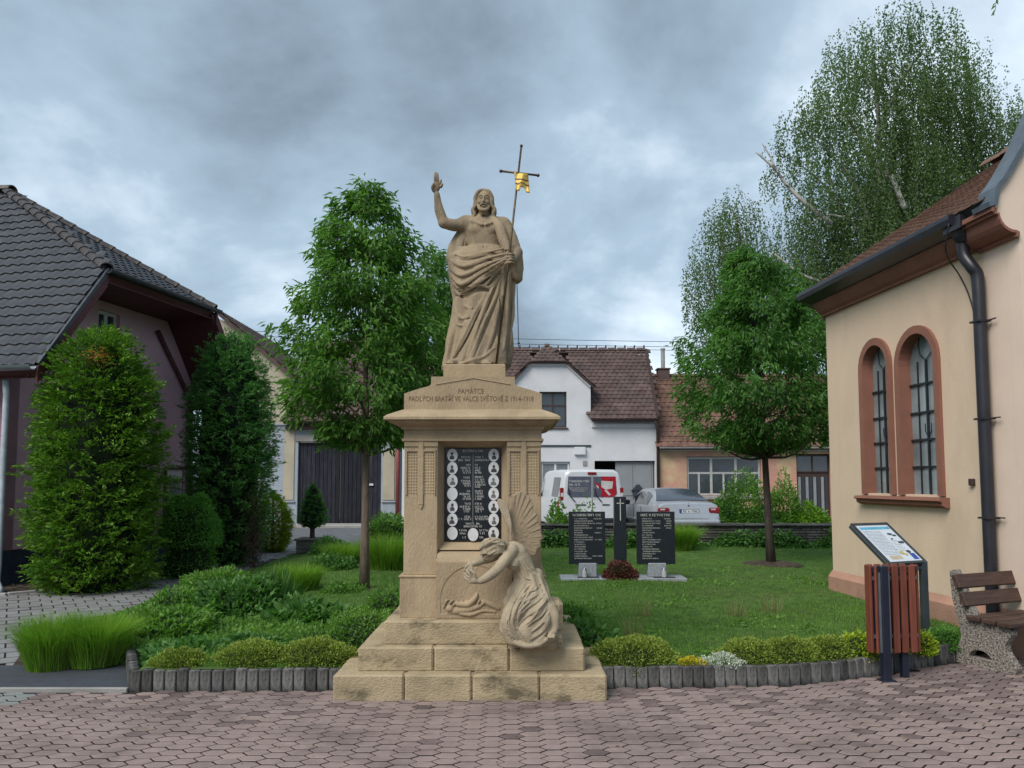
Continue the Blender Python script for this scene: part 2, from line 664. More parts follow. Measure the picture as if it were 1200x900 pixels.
# palisade line (front face)
PAL_R = [(0.712, 6.27), (1.34, 6.272), (2.03, 6.325), (2.58, 6.42), (3.15, 6.70), (4.03, 7.16)]
PAL_L = [(-2.945, 6.15), (-1.335, 6.205)]
def front_y(x):
    if x < -2.945:
        return 6.92
    pts = PAL_L + PAL_R + [(4.8, 7.5), (14, 7.7)]
    return float(np.interp(x, [p[0] for p in pts], [p[1] for p in pts]))

base = MB()
base.add([(-14, -3, -0.012), (14, -3, -0.012), (14, 8.2, -0.012), (4.0, 7.3, -0.012), (2.6, 6.6, -0.012), (0.6, 6.4, -0.012), (-2.9, 6.25, -0.012), (-2.95, 6.148, -0.012), (-14, 6.148, -0.012)], [(0, 1, 2, 3, 4, 5, 6, 7, 8)])
pav = tagit(base.build('square_pavement', M_joint), kind='structure')
PW, PH, PTp = 0.168, 0.0975, 0.042      # hexagonal pavers, points left and right
def hexpaver():
    g = 0.0048
    mb = MB()
    o = [(-PW / 2 + g, 0), (-PW / 2 + PTp + g * .6, -PH / 2 + g * 1.7), (PW / 2 - PTp - g * .6, -PH / 2 + g * 1.7), (PW / 2 - g, 0), (PW / 2 - PTp - g * .6, PH / 2 - g * 1.7), (-PW / 2 + PTp + g * .6, PH / 2 - g * 1.7)]
    vs = [(x, y, -0.011) for x, y in o] + [(x, y, -0.0035) for x, y in o] + [(x * 0.955, y * 0.93, 0.0) for x, y in o]
    fs = []
    for k in (0, 6):
        for i in range(6):
            fs.append((k + i, k + (i + 1) % 6, k + 6 + (i + 1) % 6, k + 6 + i))
    fs.append((12, 13, 14, 15, 16, 17))
    mb.cur = 1
    mb.add(vs, fs[:12])
    mb.mi[6:12] = [0] * 6
    mb.cur = 0
    n0 = len(mb.v)
    mb.f.append((12, 13, 14, 15, 16, 17)); mb.mi.append(0)
    return mb
hp = hexpaver()
cells = []
cx_p = PW - PTp
for i in range(-60, 61):
    for j in range(10, 120):
        x = i * cx_p
        y = 1.2 + j * PH + (PH / 2 if i % 2 else 0)
        if y > 8.05 or y < 1.5:
            continue
        if abs(x) > 0.74 * y + 0.9:
            continue
        if x < -2.945 and y > 6.11: continue
        if y > front_y(x) - 0.03 and x < 4.05 and x > -2.945: continue
        if -1.33 < x < 0.71 and y > 5.89: continue
        if x > 4.4 and y > 7.45: continue
        cells.append((x, y))
def vis(c):
    if c[1] < 4.22 or abs(c[0]) > 0.665 * c[1] * 1.06: return 9e9
    return c[1]
cells.sort(key=vis)
tmp = hp.build('paver_src', [M_pv, M_joint])
me0 = tmp.data
bpy.data.objects.remove(tmp)
mes = []
for m in (M_pv, M_pvd, M_pvg):
    q = me0.copy(); q.name = 'paver'; q.materials[0] = m; mes.append(q)
def paver_kind(x, y):
    if x < -3.5 and y > 5.35 and x < -3.55 + 0.35 * (y - 6.1): return 2
    if x < -4.2 and y > 5.0: return 2
    h = math.sin(x * 12.9898 + y * 78.233) * 43758.5453
    h -= math.floor(h)
    p = 0.012 + 0.42 * min(1, max(0, (y - 5.25) / .7)) * (0.5 + 0.5 * math.sin(x * 1.7 + 1.2 * math.sin(y * 2.0)))
    p += 0.38 * min(1, max(0, (x - 1.9) / 1.4)) * min(1, max(0, (y - 4.9) / 1.2))
    return 1 if h < p else 0
stuffV = {0: MB(), 1: MB(), 2: MB()}
for n_, (x, y) in enumerate(cells):
    k = paver_kind(x, y)
    tilt = (random.gauss(0, 0.006), random.gauss(0, 0.006), random.gauss(0, 0.012))
    if n_ < 300 and vis((x, y)) < 1e9:
        inst('paver', mes[k], pav, (x, y, random.uniform(-0.0015, 0.0015)), tilt)
    else:
        Mx = Matrix.Translation((x, y, random.uniform(-0.0015, 0.0015))) @ Matrix.Rotation(tilt[0], 4, 'X') @ Matrix.Rotation(tilt[1], 4, 'Y')
        stuffV[k].add([Mx @ Vector(v) for v in hp.v], hp.f)
big = MB()
for k in range(3):
    big.add(stuffV[k].v, stuffV[k].f)
    nf_ = len(hp.f)
    for i_ in range(len(stuffV[k].f)):
        big.mi[-len(stuffV[k].f) + i_] = k if hp.mi[i_ % nf_] == 0 else 3
big.cur = 0
tagit(big.build('hexagonal_pavers', [M_pv, M_pvd, M_pvg, M_joint], pav), kind='stuff')

# dark smooth strip with a thin pale kerb at the left
st = MB()
st.box(-12, -2.955, 6.182, 6.93, -0.05, 0.012, 0.004)
tagit(st.build('footpath', M_slab), kind='structure')
kb = MB()
for i in range(10):
    kb.box(-2.955 - (i + 1) * 1.0 + 0.004, -2.955 - i * 1.0 - 0.004, 6.148, 6.180, -0.05, 0.022 + random.uniform(-.001, .001), 0.004)
tagit(kb.build('kerb', M_kerb), kind='structure')

# side path of square grey pavers
PATH = [(-14, 6.93), (-4.22, 6.93), (-4.50, 7.4), (-4.84, 8.3), (-4.78, 11.0), (-4.93, 17.4), (-4.6, 18.5), (-6.1, 18.5), (-5.62, 14.84), (-6.30, 11.95), (-7.17, 11.10), (-14, 10.2)]
pb_ = MB()
pb_.add([(x, y, -0.010) for x, y in PATH], [tuple(range(len(PATH)))])
path = tagit(pb_.build('path', M_joint), kind='structure')
sq = MB()
SQ = 0.25
sq.add([(x * (SQ / 2 - .004), y * (SQ / 2 - .004), -0.009) for x, y in ((-1, -1), (1, -1), (1, 1), (-1, 1))] + [(x * (SQ / 2 - .004), y * (SQ / 2 - .004), -0.003) for x, y in ((-1, -1), (1, -1), (1, 1), (-1, 1))] + [(x * (SQ / 2 - .009), y * (SQ / 2 - .009), 0.001) for x, y in ((-1, -1), (1, -1), (1, 1), (-1, 1))],
       [(0, 1, 5, 4), (1, 2, 6, 5), (2, 3, 7, 6), (3, 0, 4, 7), (4, 5, 9, 8), (5, 6, 10, 9), (6, 7, 11, 10), (7, 4, 8, 11), (8, 9, 10, 11)])
sq.mi = [1] * 8 + [0]
tmp = sq.build('path_src', [M_path, M_joint])
mep = tmp.data
mep.name = 'paver'
bpy.data.objects.remove(tmp)
ang = R(33)
pc = []
for i in range(-70, 110):
    for j in range(-70, 110):
        u = i * SQ + (SQ / 2 if j % 2 else 0)
        v = j * SQ
        x = -6 + u * math.cos(ang) - v * math.sin(ang)
        y = 8 + u * math.sin(ang) + v * math.cos(ang)
        if inpoly(x, y, PATH) and x > -9.5:
            pc.append((x, y))
pc.sort(key=lambda c: c[1] if -0.70 * c[1] < c[0] < -0.3 * c[1] else 99)
pst = MB()
for n_, (x, y) in enumerate(pc):
    if n_ < 300:
        inst('paver', mep, path, (x, y, random.uniform(-.002, .002)), (random.gauss(0, .008), random.gauss(0, .008), ang))
    else:
        Mx = Matrix.Translation((x, y, random.uniform(-.002, .002))) @ Matrix.Rotation(ang, 4, 'Z')
        pst.add([Mx @ Vector(v) for v in sq.v], sq.f); pst.mi[-9:] = sq.mi
tagit(pst.build('square_pavers', [M_path, M_joint], path), kind='stuff')
# low kerb stones along the left edge of the path
kerb_l = MB()
pts = [(-14, 10.25), (-7.17, 11.14), (-6.30, 12.0), (-5.62, 14.84), (-6.08, 18.4)]
kl = tagit(MB().tube([(x, y, -0.04) for x, y in pts], 0.02, 4).build('path_kerb', M_kerb), kind='structure')
for a, b in zip(pts[:-1], pts[1:]):
    L_ = math.dist(a, b)
    n = max(1, int(L_ / 0.5))
    an = math.atan2(b[1] - a[1], b[0] - a[0])
    for i in range(n):
        t = (i + .5) / n
        x, y = a[0] + (b[0] - a[0]) * t, a[1] + (b[1] - a[1]) * t
        if x < -9: continue
        o = MB().box(-L_ / n / 2 + .006, L_ / n / 2 - .006, -0.03, 0.03, -0.05, 0.035, 0.008).build('kerb_stone', M_kerb, kl)
        o.location = (x, y + 0.03, random.uniform(-.004, .004))
        o.rotation_euler = (0, 0, an)

# lawn: gently uneven earth between the edging, the path and the road wall
def left_edge(y):
    pts = [(6.9, -3.30), (7.2, -4.1), (7.6, -4.58), (8.3, -4.80), (11.0, -4.74), (17.4, -4.89), (18.5, -4.58)]
    if y < 6.93: return -2.93
    return float(np.interp(y, [p[0] for p in pts], [p[1] for p in pts]))
LAWN_Z = 0.13
def lawn_z(x, y):
    dl = x - left_edge(y)
    a = min(1, max(0, dl / 0.9)) if y > 6.93 else 1
    if y > 6.93: a = a if x > -2.5 or dl < 0.9 else a
    z = 0.006 + (LAWN_Z - 0.006) * (a * a * (3 - 2 * a))
    if y > 17.2: z -= 0.02
    return z + 0.012 * math.sin(x * 1.9 + 1.3 * math.sin(y)) * a + 0.008 * math.sin(y * 2.7 + x) * a
M_lawn = mat('lawn_soil', (0.055, 0.115, 0.022), 0.95, var=0.35, scale=5, hue=(0.10, 0.18, 0.035), stain=(0.085, 0.07, 0.035), stain_amt=0.5, stain_scale=1.2, bump=0.5, bscale=60)
vs, fs = [], []
ys = list(np.linspace(0, 1, 60))
NXl = 90
for j, t in enumerate(ys):
    for i in range(NXl + 1):
        s_ = i / NXl
        # first guess of y from the middle of the lawn, then follow the front edge
        x = -4.9 + s_ * 17.9
        yf = front_y(max(x, -2.93)) + 0.045
        if x < -2.93: yf = 6.94
        y = yf + (18.1 - yf) * t ** 1.3
        xx = max(x, left_edge(y))
        vs.append((xx, y, lawn_z(xx, y)))
for j in range(len(ys) - 1):
    for i in range(NXl):
        a = j * (NXl + 1) + i
        fs.append((a, a + 1, a + NXl + 2, a + NXl + 1))
lw = MB(); lw.add(vs, fs)
tagit(lw.build('lawn', M_lawn, None, True), kind='structure')

# palisade edging: single concrete posts
def palisade(label, poly, h0, w=0.088):
    p0 = poly[0]
    t = thing('palisade_edging', label, 'edging', (p0[0], p0[1], 0))
    acc = 0
    for a, b in zip(poly[:-1], poly[1:]):
        L_ = math.dist(a, b)
        n = max(1, round(L_ / w))
        an = math.atan2(b[1] - a[1], b[0] - a[0])
        for i in range(n):
            q = (i + .5) / n
            x, y = a[0] + (b[0] - a[0]) * q, a[1] + (b[1] - a[1]) * q
            ww = L_ / n
            mb = MB()
            hh = h0 + random.uniform(-.006, .006)
            r = 0.016
            mb.prism([(-ww / 2 + .002, r), (-ww / 2 + r * .6, 0), (ww / 2 - r * .6, 0), (ww / 2 - .002, r), (ww / 2 - .002, 0.075), (-ww / 2 + .002, 0.075)], -0.03, hh - 0.006)
            mb.prism([(-ww / 2 + .008, r + .003), (-ww / 2 + r * .8, 0.006), (ww / 2 - r * .8, 0.006), (ww / 2 - .008, r + .003), (ww / 2 - .008, 0.07), (-ww / 2 + .008, 0.07)], hh - 0.006, hh)
            o = mb.build('palisade', M_pal, t)
            o.location = (x - p0[0], y - p0[1], 0)
            o.rotation_euler = (random.gauss(0, .012), random.gauss(0, .01), an)
    return t
palisade('curved grey palisade edging running right from the memorial to the bench', PAL_R, 0.148)
palisade('short grey palisade edging left of the memorial around the yellow-green cushions', [(-3.36, 6.93), (-2.955, 6.165), (-1.335, 6.205)], 0.15)

# low stone wall at the roadside
M_stonew = mat('dark_wall_stone', (0.075, 0.075, 0.07), 0.9, var=0.3, scale=3, bump=0.6, bscale=30, objrand=0.25, stain=(0.05, 0.055, 0.04), stain_amt=0.6)
M_mort = mat('wall_mortar', (0.06, 0.06, 0.055), 0.95, var=0.3, scale=10)
wx0, wx1, wy = -1.2, 9.5, 17.95
rw = thing('stone_wall', 'low dark stone retaining wall between the lawn and the road', 'wall', ((wx0 + wx1) / 2, wy, 0))
ox = (wx0 + wx1) / 2
MB().box(wx0 - ox, wx1 - ox, 0.03, 0.42, -0.05, 0.585).build('wall_core', M_mort, rw)
mb = MB()
z = 0.1
while z < 0.57:
    h = random.uniform(0.05, 0.09)
    h = min(h, 0.585 - z)
    x = wx0
    while x < wx1:
        w = random.uniform(0.14, 0.42)
        mb.box(x - ox + .005, min(x + w, wx1) - ox - .005, random.uniform(-.02, .012), 0.05, z + .004, z + h - .004, 0.012)
        x += w
    z += h
tagit(mb.build('walling_stones', M_stonew, rw), kind='stuff')
x = wx0
while x < wx1:
    w = random.uniform(0.55, 0.9)
    MB().box(x - ox + .004, min(x + w, wx1) - ox - .004, -0.045, 0.45, 0.585, 0.635 + random.uniform(-.005, .005), 0.012).build('coping_stone', M_stonew, rw)
    x += w
# ------------------------------------------------------------------ houses
M_purple = mat('mauve_render', (0.62, 0.385, 0.46), 0.9, var=0.07, scale=2, bump=0.2, bscale=90, stain=(0.54, 0.335, 0.40), stain_amt=0.5, stain_scale=0.8)
M_dkbase = mat('dark_blue_base_render', (0.035, 0.045, 0.07), 0.85, var=0.15, scale=4, bump=0.2)
M_tile = mat('charcoal_concrete_tile', (0.048, 0.053, 0.064), 0.62, var=0.22, scale=5, bump=0.25, bscale=70, stain=(0.16, 0.15, 0.12), stain_amt=0.4, stain_scale=4, objrand=0.14)
M_tilebr = mat('weathered_ridge_tile', (0.06, 0.056, 0.058), 0.65, var=0.3, scale=6, bump=0.25, bscale=50, stain=(0.20, 0.15, 0.09), stain_amt=0.7, stain_scale=5, objrand=0.15)
M_dkwood = mat('dark_red_stained_wood', (0.10, 0.030, 0.034), 0.6, var=0.25, scale=6, stretch=(1, 1, 6))
M_zinc = mat('zinc_sheet', (0.24, 0.27, 0.30), 0.4, var=0.12, scale=4, metal=0.5)
M_dkmetal = mat('dark_coated_gutter', (0.035, 0.042, 0.055), 0.4, var=0.15, scale=6, spec=0.5)
M_glass = glassmat('window_glass', (0.045, 0.055, 0.065))
M_glassl = glassmat('pale_window_glass', (0.16, 0.18, 0.19), 0.12)
M_wframe = mat('white_window_frame', (0.62, 0.63, 0.64), 0.5, var=0.05)
M_greyframe = mat('weathered_white_frame', (0.42, 0.42, 0.41), 0.7, var=0.14, scale=10)
M_curt = mat('net_curtain', (0.33, 0.34, 0.34), 0.9, var=0.1, scale=12, stretch=(4, 4, 0.5))

# ---- mauve house, far left. local frame: u along the gable (away), w along the ridge (to the left)
a12 = R(12)
e1 = Vector((math.sin(a12), math.cos(a12), 0))
e2 = Vector((-math.cos(a12), math.sin(a12), 0))
E0 = Vector((-6.93, 11.2, 0))
HO = E0 + e1 * 2.85 + e2 * 4.0
house = thing('mauve_house', 'mauve rendered house with half-hipped charcoal tiled roof at the left edge', 'house', tuple(HO))
def hl(u, w, z):
    return E0 + e1 * u + e2 * w + Vector((0, 0, z)) - HO
Wd, ZE, ZR, S1, Z1, RR, INS = 5.7, 3.30, 7.22, 1.33, 5.07, 3.6, 1.05
pitch = (ZR - ZE) / (Wd / 2)
LW = 9.0
def slab(name, pts, th, m, parent=house):
    """flat polygon given thickness along its normal (downwards)"""
    n = (pts[1] - pts[0]).cross(pts[2] - pts[0]).normalized()
    if n.z < 0: n = -n
    k = len(pts)
    mb = MB()
    vs = [tuple(p) for p in pts] + [tuple(p - n * th) for p in pts]
    mb.add(vs, [tuple(range(k)), tuple(range(2 * k - 1, k - 1, -1))] + [(i, (i + 1) % k, k + (i + 1) % k, k + i) for i in range(k)])
    return mb.build(name, m, parent)
dz = -0.05
# walls
def wallp(name, pts, m, th, dirv):
    mb = MB()
    k = len(pts)
    vs = [tuple(p) for p in pts] + [tuple(p + dirv * th) for p in pts]
    mb.add(vs, [tuple(range(k)), tuple(range(2 * k - 1, k - 1, -1))] + [(i, (i + 1) % k, k + (i + 1) % k, k + i) for i in range(k)])
    return mb.build(name, m, house)
u0, u1 = 0.5, Wd - 0.5
zt = lambda u: ZE + pitch * min(u, Wd - u) - 0.22
# gable wall with a window hole, local (u, z) plane
zc = Z1 + 0.1
uc = (Z1 - ZE) / pitch
outer = [(u0, 0.55), (u1, 0.55), (u1, zt(u1)), (Wd - uc - .25, zc), (uc + .25, zc), (u0, zt(u0))]
# small attic window: photo (116..139, 366..392)
def gable_hit(px, py):
    r = px_ray(px, py)
    o = E0 + e2 * INS
    A = np.array([[r[0], -e1.x], [r[1], -e1.y]])
    t, m_ = np.linalg.solve(A, [o.x, o.y - CAMY])
    return m_, CAMH + r[2] * t
wa = gable_hit(115, 392); wb = gable_hit(141, 366)
wu0, wu1, wz0, wz1 = wa[0], wb[0], min(wa[1], wb[1]) - .12, max(wa[1], wb[1]) - .05
GM = Matrix.Translation(E0 + e2 * INS - HO) @ Matrix(((e1.x, e2.x, 0, 0), (e1.y, e2.y, 0, 0), (0, 0, 1, 0), (0, 0, 0, 1)))
gw = MB().holed(outer, [[(wu0, wz0), (wu1, wz0), (wu1, wz1), (wu0, wz1)]], 0, 0.3, GM).build('wall', M_purple, house)
MB().holed([(u0 - .0, 0.0), (u1, 0.0), (u1, 0.55), (u0, 0.55)], [], 0.02, 0.29, GM).build('wall_base', M_dkbase, house)
wn = MB()
for q in ((wu0, wu0 + .06, wz0, wz1), (wu1 - .06, wu1, wz0, wz1), ((wu0 + wu1) / 2 - .04, (wu0 + wu1) / 2 + .04, wz0 + .06, wz1 - .06)):
    wn.box(q[0], q[1], 0.08, 0.14, q[2], q[3], 0, GM)
wn.box(wu0 + .06, wu1 - .06, 0.08, 0.14, wz0, wz0 + .06, 0, GM)
wn.box(wu0 + .06, wu1 - .06, 0.08, 0.14, wz1 - .06, wz1, 0, GM)
wf = wn.build('window', M_wframe, house)
MB().box(wu0 + .05, wu1 - .05, 0.105, 0.115, wz0 + .05, wz1 - .05, 0, GM).build('pane', M_glass, wf)
# lower gable window almost hidden by the shrubs
lwz = gable_hit(205, 556)
wf2 = MB().box(lwz[0] - .35, lwz[0] + .25, -0.03, 0.02, lwz[1] - .9, lwz[1] + .15, 0.01, GM).build('window', M_dkwood, house)
MB().box(lwz[0] - .29, lwz[0] + .19, -0.035, 0.0, lwz[1] - .84, lwz[1] + .09, 0, GM).build('pane', M_glass, wf2)
# front wall
FM = Matrix.Translation(E0 + e1 * u0 - HO) @ Matrix(((e2.x, e1.x, 0, 0), (e2.y, e1.y, 0, 0), (0, 0, 1, 0), (0, 0, 0, 1)))
MB().holed([(INS, 0.55), (LW, 0.55), (LW, ZE + .2), (INS, ZE + .2)], [], 0, 0.3, FM).build('wall', M_purple, house)
MB().holed([(INS, 0.0), (LW, 0.0), (LW, 0.55), (INS, 0.55)], [], 0.02, 0.29, FM).build('wall_base', M_dkbase, house)
BM = Matrix.Translation(E0 + e1 * (u1 - .3) - HO) @ Matrix(((e2.x, e1.x, 0, 0), (e2.y, e1.y, 0, 0), (0, 0, 1, 0), (0, 0, 0, 1)))
MB().holed([(INS, 0.0), (LW, 0.0), (LW, ZE + .2), (INS, ZE + .2)], [], 0, 0.3, BM).build('wall', M_purple, house)
# roof decks
mid = Wd / 2
A0 = hl(0, 0, ZE + dz); A1 = hl(S1, 0, Z1 + dz); R0 = hl(mid, RR, ZR + dz); R1 = hl(mid, LW, ZR + dz); A2 = hl(0, LW, ZE + dz)
B0 = hl(Wd, 0, ZE + dz); B1 = hl(Wd - S1, 0, Z1 + dz); B2 = hl(Wd, LW, ZE + dz)
slab('roof', [A0, A1, R0, R1, A2], 0.14, M_dkwood)
slab('roof', [B0, B2, R1, R0, B1], 0.14, M_dkwood)
slab('roof', [A1, B1, R0], 0.14, M_dkwood)
# tile piece: a wavy concrete tile, width tw, row pitch th
def wavetile(tw, th):
    mb = MB()
    n = 8
    vs = []
    for j, (yy_, lift) in enumerate(((-0.014, 0.034), (th + 0.014, 0.006))):
        for i in range(n + 1):
            t = i / n
            zz_ = 0.024 * (0.5 - 0.5 * math.cos(2 * math.pi * t)) + lift
            vs.append((t * tw, yy_, zz_))
    for i in range(n + 1):
        vs.append((i / n * tw, -0.02, -0.002))
    fs = [(i, i + 1, n + 2 + i, n + 1 + i) for i in range(n)] + [(2 * n + 2 + i, 2 * n + 3 + i, i + 1, i) for i in range(n)]
    mb.add(vs, fs)
    return mb
def tile_field(parent, origin, U, V, inside, us, vs_, tw, th, m, name='roof_tile', limit=300, src=wavetile, stuffname='roof_tiles', order=None):
    """U along the eave, V up the slope (unit vectors), inside(u, v) -> bool"""
    N_ = U.cross(V).normalized()
    Mx = Matrix(((U.x, V.x, N_.x, 0), (U.y, V.y, N_.y, 0), (U.z, V.z, N_.z, 0), (0, 0, 0, 1)))
    t = src(tw, th)
    tmp = t.build(name + '_src', m, None, True, angle=50)
    me = tmp.data
    me.name = name
    bpy.data.objects.remove(tmp)
    cnt = 0
    st_ = MB()
    v = 0.0
    j = 0
    cl = []
    while v < vs_:
        j += 1
        u = us[0] - (tw / 2 if (j % 2 and src is not wavetile) else 0)
        while u < us[1]:
            if inside(u + tw / 2, v + th * 0.5):
                cl.append((u, v))
            u += tw
        v += th
    cl.sort(key=lambda c: (order or (lambda c_: 0))(c))
    for u, v in cl:
        Mt = Matrix.Translation(origin + U * (u + random.gauss(0, .002)) + V * (v + random.gauss(0, .003))) @ Mx
        if cnt < limit:
            o = bpy.data.objects.new(name, me)
            COL.objects.link(o)
            o.parent = parent
            o.matrix_local = Mt
            cnt += 1
        else:
            st_.add([Mt @ Vector(q) for q in t.v], t.f)
    if st_.f:
        tagit(st_.build(stuffname, m, parent, True, angle=50), kind='stuff')
    return len(cl)
# main slope facing us
Vs = (e1 * 1 + Vector((0, 0, pitch))).normalized()
slope_len = math.hypot(mid, ZR - ZE)
kS = slope_len / mid
org = hl(0, 0, ZE)
# u runs along -e2 reversed: we want U x V up, so use U = -e2 from the left
U1 = -e2
def ins_main(u, v):
    w = LW - u                   # distance from the verge towards the left
    uu = v / kS                  # plan distance from the eave
    if w < 0.02 or v < 0 or uu > mid - .02: return False
    if uu <= S1: return w > 0.02
    return w > (uu - S1) / (mid - S1) * RR - 0.12
tile_field(house, hl(0, LW, ZE), U1, Vs, ins_main, (LW - 7.2, LW - 0.05), slope_len, 0.20, 0.222, M_tile, limit=190, order=lambda c: -c[0])
# half hip slope
Vh = (Vector(R0) - (Vector(A1) + Vector(B1)) / 2).normalized()
Uh = e1.copy()
hl_len = (Vector(R0) - (Vector(A1) + Vector(B1)) / 2).length
half = (Wd - 2 * S1) / 2
def ins_hip(u, v):
    f = v / hl_len
    return abs(u - half) < half * (1 - f) + 0.02 and v < hl_len
NH = Uh.cross(Vh)
if NH.z < 0:
    tile_field(house, hl(Wd - S1, 0, Z1), -Uh, Vh, ins_hip, (0, 2 * half), hl_len, 0.20, 0.222, M_tile, limit=110)
else:
    tile_field(house, hl(S1, 0, Z1), Uh, Vh, ins_hip, (0, 2 * half), hl_len, 0.20, 0.222, M_tile, limit=110)
# hip and ridge tiles
def capline(a, b, r, name='ridge_tile', step=0.36, m=M_tilebr, parent=house):
    d = b - a
    n = int(d.length / step)
    for i in range(n):
        p = a + d * (i / n)
        q = a + d * ((i + 1.12) / n)
        mb = MB()
        dd = (q - p).normalized()
        side = dd.cross(Vector((0, 0, 1))).normalized()
        up = side.cross(dd).normalized()
        if up.z < 0: up = -up
        vs = []
        for c_, rr in ((p, r * 1.12), (q, r * 0.92)):
            for k in range(7):
                an = math.pi * k / 6
                vs.append(c_ - p + side * rr * math.cos(an) + up * (rr * math.sin(an) * .85))
            for k in range(7):
                an = math.pi * k / 6
                vs.append(c_ - p + side * rr * .8 * math.cos(an) + up * (rr * .8 * math.sin(an) * .85))
        fs = []
        for k in range(6):
            fs += [(k, k + 1, 15 + k, 14 + k), (7 + k, 21 + k, 22 + k, 8 + k), (k, 7 + k, 8 + k, k + 1), (14 + k, 15 + k, 22 + k, 21 + k)]
        mb.add(vs, fs)
        o = mb.build(name, m, parent, True, angle=40)
        o.location = p
capline(hl(S1, 0, Z1 + .03), hl(mid, RR, ZR + .04), 0.105, step=.27)
capline(hl(Wd - S1, 0, Z1 + .03), hl(mid, RR, ZR + .04), 0.105, step=.27)
capline(hl(mid, LW - 1.5, ZR + .05), hl(mid, RR - .1, ZR + .05), 0.13)
# verge trim and fascias
nV = e1.cross(Vector((0, 0, 1)))
for a, b in (((0, ZE), (S1, Z1)), ((Wd, ZE), (Wd - S1, Z1))):
    mb = MB()
    p = hl(a[0], -0.04, a[1] - .03); q = hl(b[0], -0.04, b[1] - .03)
    mb.add([p, q, q + Vector((0, 0, -.24)), p + Vector((0, 0, -.24)), p + e2 * .04, q + e2 * .04, q + e2 * .04 + Vector((0, 0, -.24)), p + e2 * .04 + Vector((0, 0, -.24))],
           [(0, 1, 2, 3), (4, 7, 6, 5), (0, 4, 5, 1), (3, 2, 6, 7), (0, 3, 7, 4), (1, 5, 6, 2)])
    mb.build('bargeboard', M_dkwood, house)
mb = MB()
for a, b in (((0, ZE), (S1, Z1)),):
    p = hl(a[0], -0.05, a[1] + .03); q = hl(b[0], -0.05, b[1] + .03)
    pi, qi = hl(a[0], 0.10, a[1] + .05), hl(b[0], 0.10, b[1] + .05)
    mb.add([p, q, qi, pi, p + Vector((0, 0, -.10)), q + Vector((0, 0, -.10))], [(0, 1, 2, 3), (4, 5, 1, 0)])
mb.build('verge_flashing', M_dkmetal, house)
# soffit and dark boarding under the half hip
slab('soffit', [hl(0.1, 0, ZE - .16), hl(S1 - .02, 0, Z1 - .18), hl(S1 - .02, INS, Z1 - .18), hl(.1, INS, ZE - .16)], 0.02, M_dkwood)
slab('soffit', [hl(Wd - .1, 0, ZE - .16), hl(Wd - S1 + .02, 0, Z1 - .18), hl(Wd - S1 + .02, INS, Z1 - .18), hl(Wd - .1, INS, ZE - .16)], 0.02, M_dkwood)
slab('soffit', [hl(S1, 0.02, Z1 - .17), hl(Wd - S1, 0.02, Z1 - .17), hl(Wd - S1, INS, Z1 - .17), hl(S1, INS, Z1 - .17)], 0.02, M_dkwood)
# gutters
def gutter(a, b, r, m, parent, name='gutter'):
    d = (b - a).normalized()
    side = d.cross(Vector((0, 0, 1))).normalized()
    vs = []
    for c_ in (a, b):
        for rr in (r, r * .85):
            for k in range(7):
                an = math.pi + math.pi * k / 6
                vs.append(c_ + side * rr * math.cos(an) + Vector((0, 0, rr * math.sin(an))))
    fs = []
    for k in range(6):
        fs += [(k, k + 1, 15 + k, 14 + k), (7 + k, 21 + k, 22 + k, 8 + k), (k, 7 + k, 8 + k, k + 1), (14 + k, 15 + k, 22 + k, 21 + k)]
    fs += [(0, 14, 21, 7), (6, 13, 27, 20)]
    return MB().add(vs, fs).build(name, m, parent, True, angle=40)
gutter(hl(-.07, -.02, ZE - .01), hl(-.07, LW, ZE - .01), 0.075, M_zinc, house)
gutter(hl(S1 - .05, -.08, Z1 + .0), hl(Wd - S1 + .05, -.08, Z1 + .0), 0.07, M_dkmetal, house)
M_wpipe = mat('pale_downpipe', (0.42, 0.46, 0.50), .45)
# white downpipe on the corner and a dark one further along the gable
c0 = P(2, 600, 11.55) - HO; c0.z = 0
MB().tube([c0 + Vector((-.05, 0, 3.2)), c0 + Vector((0, -.02, 2.9)), c0 + Vector((0, -.02, .35)), c0 + Vector((.03, -.08, .16)), c0 + Vector((.16, -.2, .05)), c0 + Vector((.18, -.22, .0))], 0.045, 10).build('downpipe', M_wpipe, house, True)
g1 = gable_hit(182, 388); g2 = gable_hit(221, 470); g3 = gable_hit(221, 560)
MB().tube([GM @ Vector((g1[0], -.06, g1[1])), GM @ Vector((g2[0], -.06, g2[1])), GM @ Vector((g3[0], -.06, 0.3))], 0.045, 8).build('downpipe', M_dkwood, house, True)

# ---- houses across the road, facades parallel to the picture
FD = 28.6
def wz(px, py, D=FD):
    p = P(px, py, D)
    return p.x, p.z
def rect(x0, y0, x1, y1, D=FD):   # photo rectangle -> x0,x1,z0,z1
    a = P(x0, (y0 + y1) / 2, D); b = P(x1, (y0 + y1) / 2, D)
    return a.x, b.x, P(600, y1, D).z, P(600, y0, D).z
def hole(r):
    return [(r[0], r[2]), (r[1], r[2]), (r[1], r[3]), (r[0], r[3])]
M_whitew = mat('white_render', (0.60, 0.60, 0.61), 0.9, var=0.05, scale=1.2, bump=0.15, stain=(0.46, 0.46, 0.46), stain_amt=0.5, stain_scale=0.7)
M_orange = mat('faded_orange_render', (0.56, 0.41, 0.25), 0.92, var=0.14, scale=2, bump=0.2, stain=(0.50, 0.24, 0.19), stain_amt=0.85, stain_scale=0.7, stain_lo=0.42, stain_hi=0.54)
M_cream = mat('cream_render', (0.44, 0.39, 0.29), 0.92, var=0.1, scale=1.4, bump=0.2, stain=(0.33, 0.30, 0.25), stain_amt=0.6, stain_scale=1)
M_bluegr = mat('blue_grey_render', (0.34, 0.38, 0.42), 0.92, var=0.1, scale=1.6, bump=0.2, stain=(0.24, 0.26, 0.28), stain_amt=0.5, stain_scale=1)
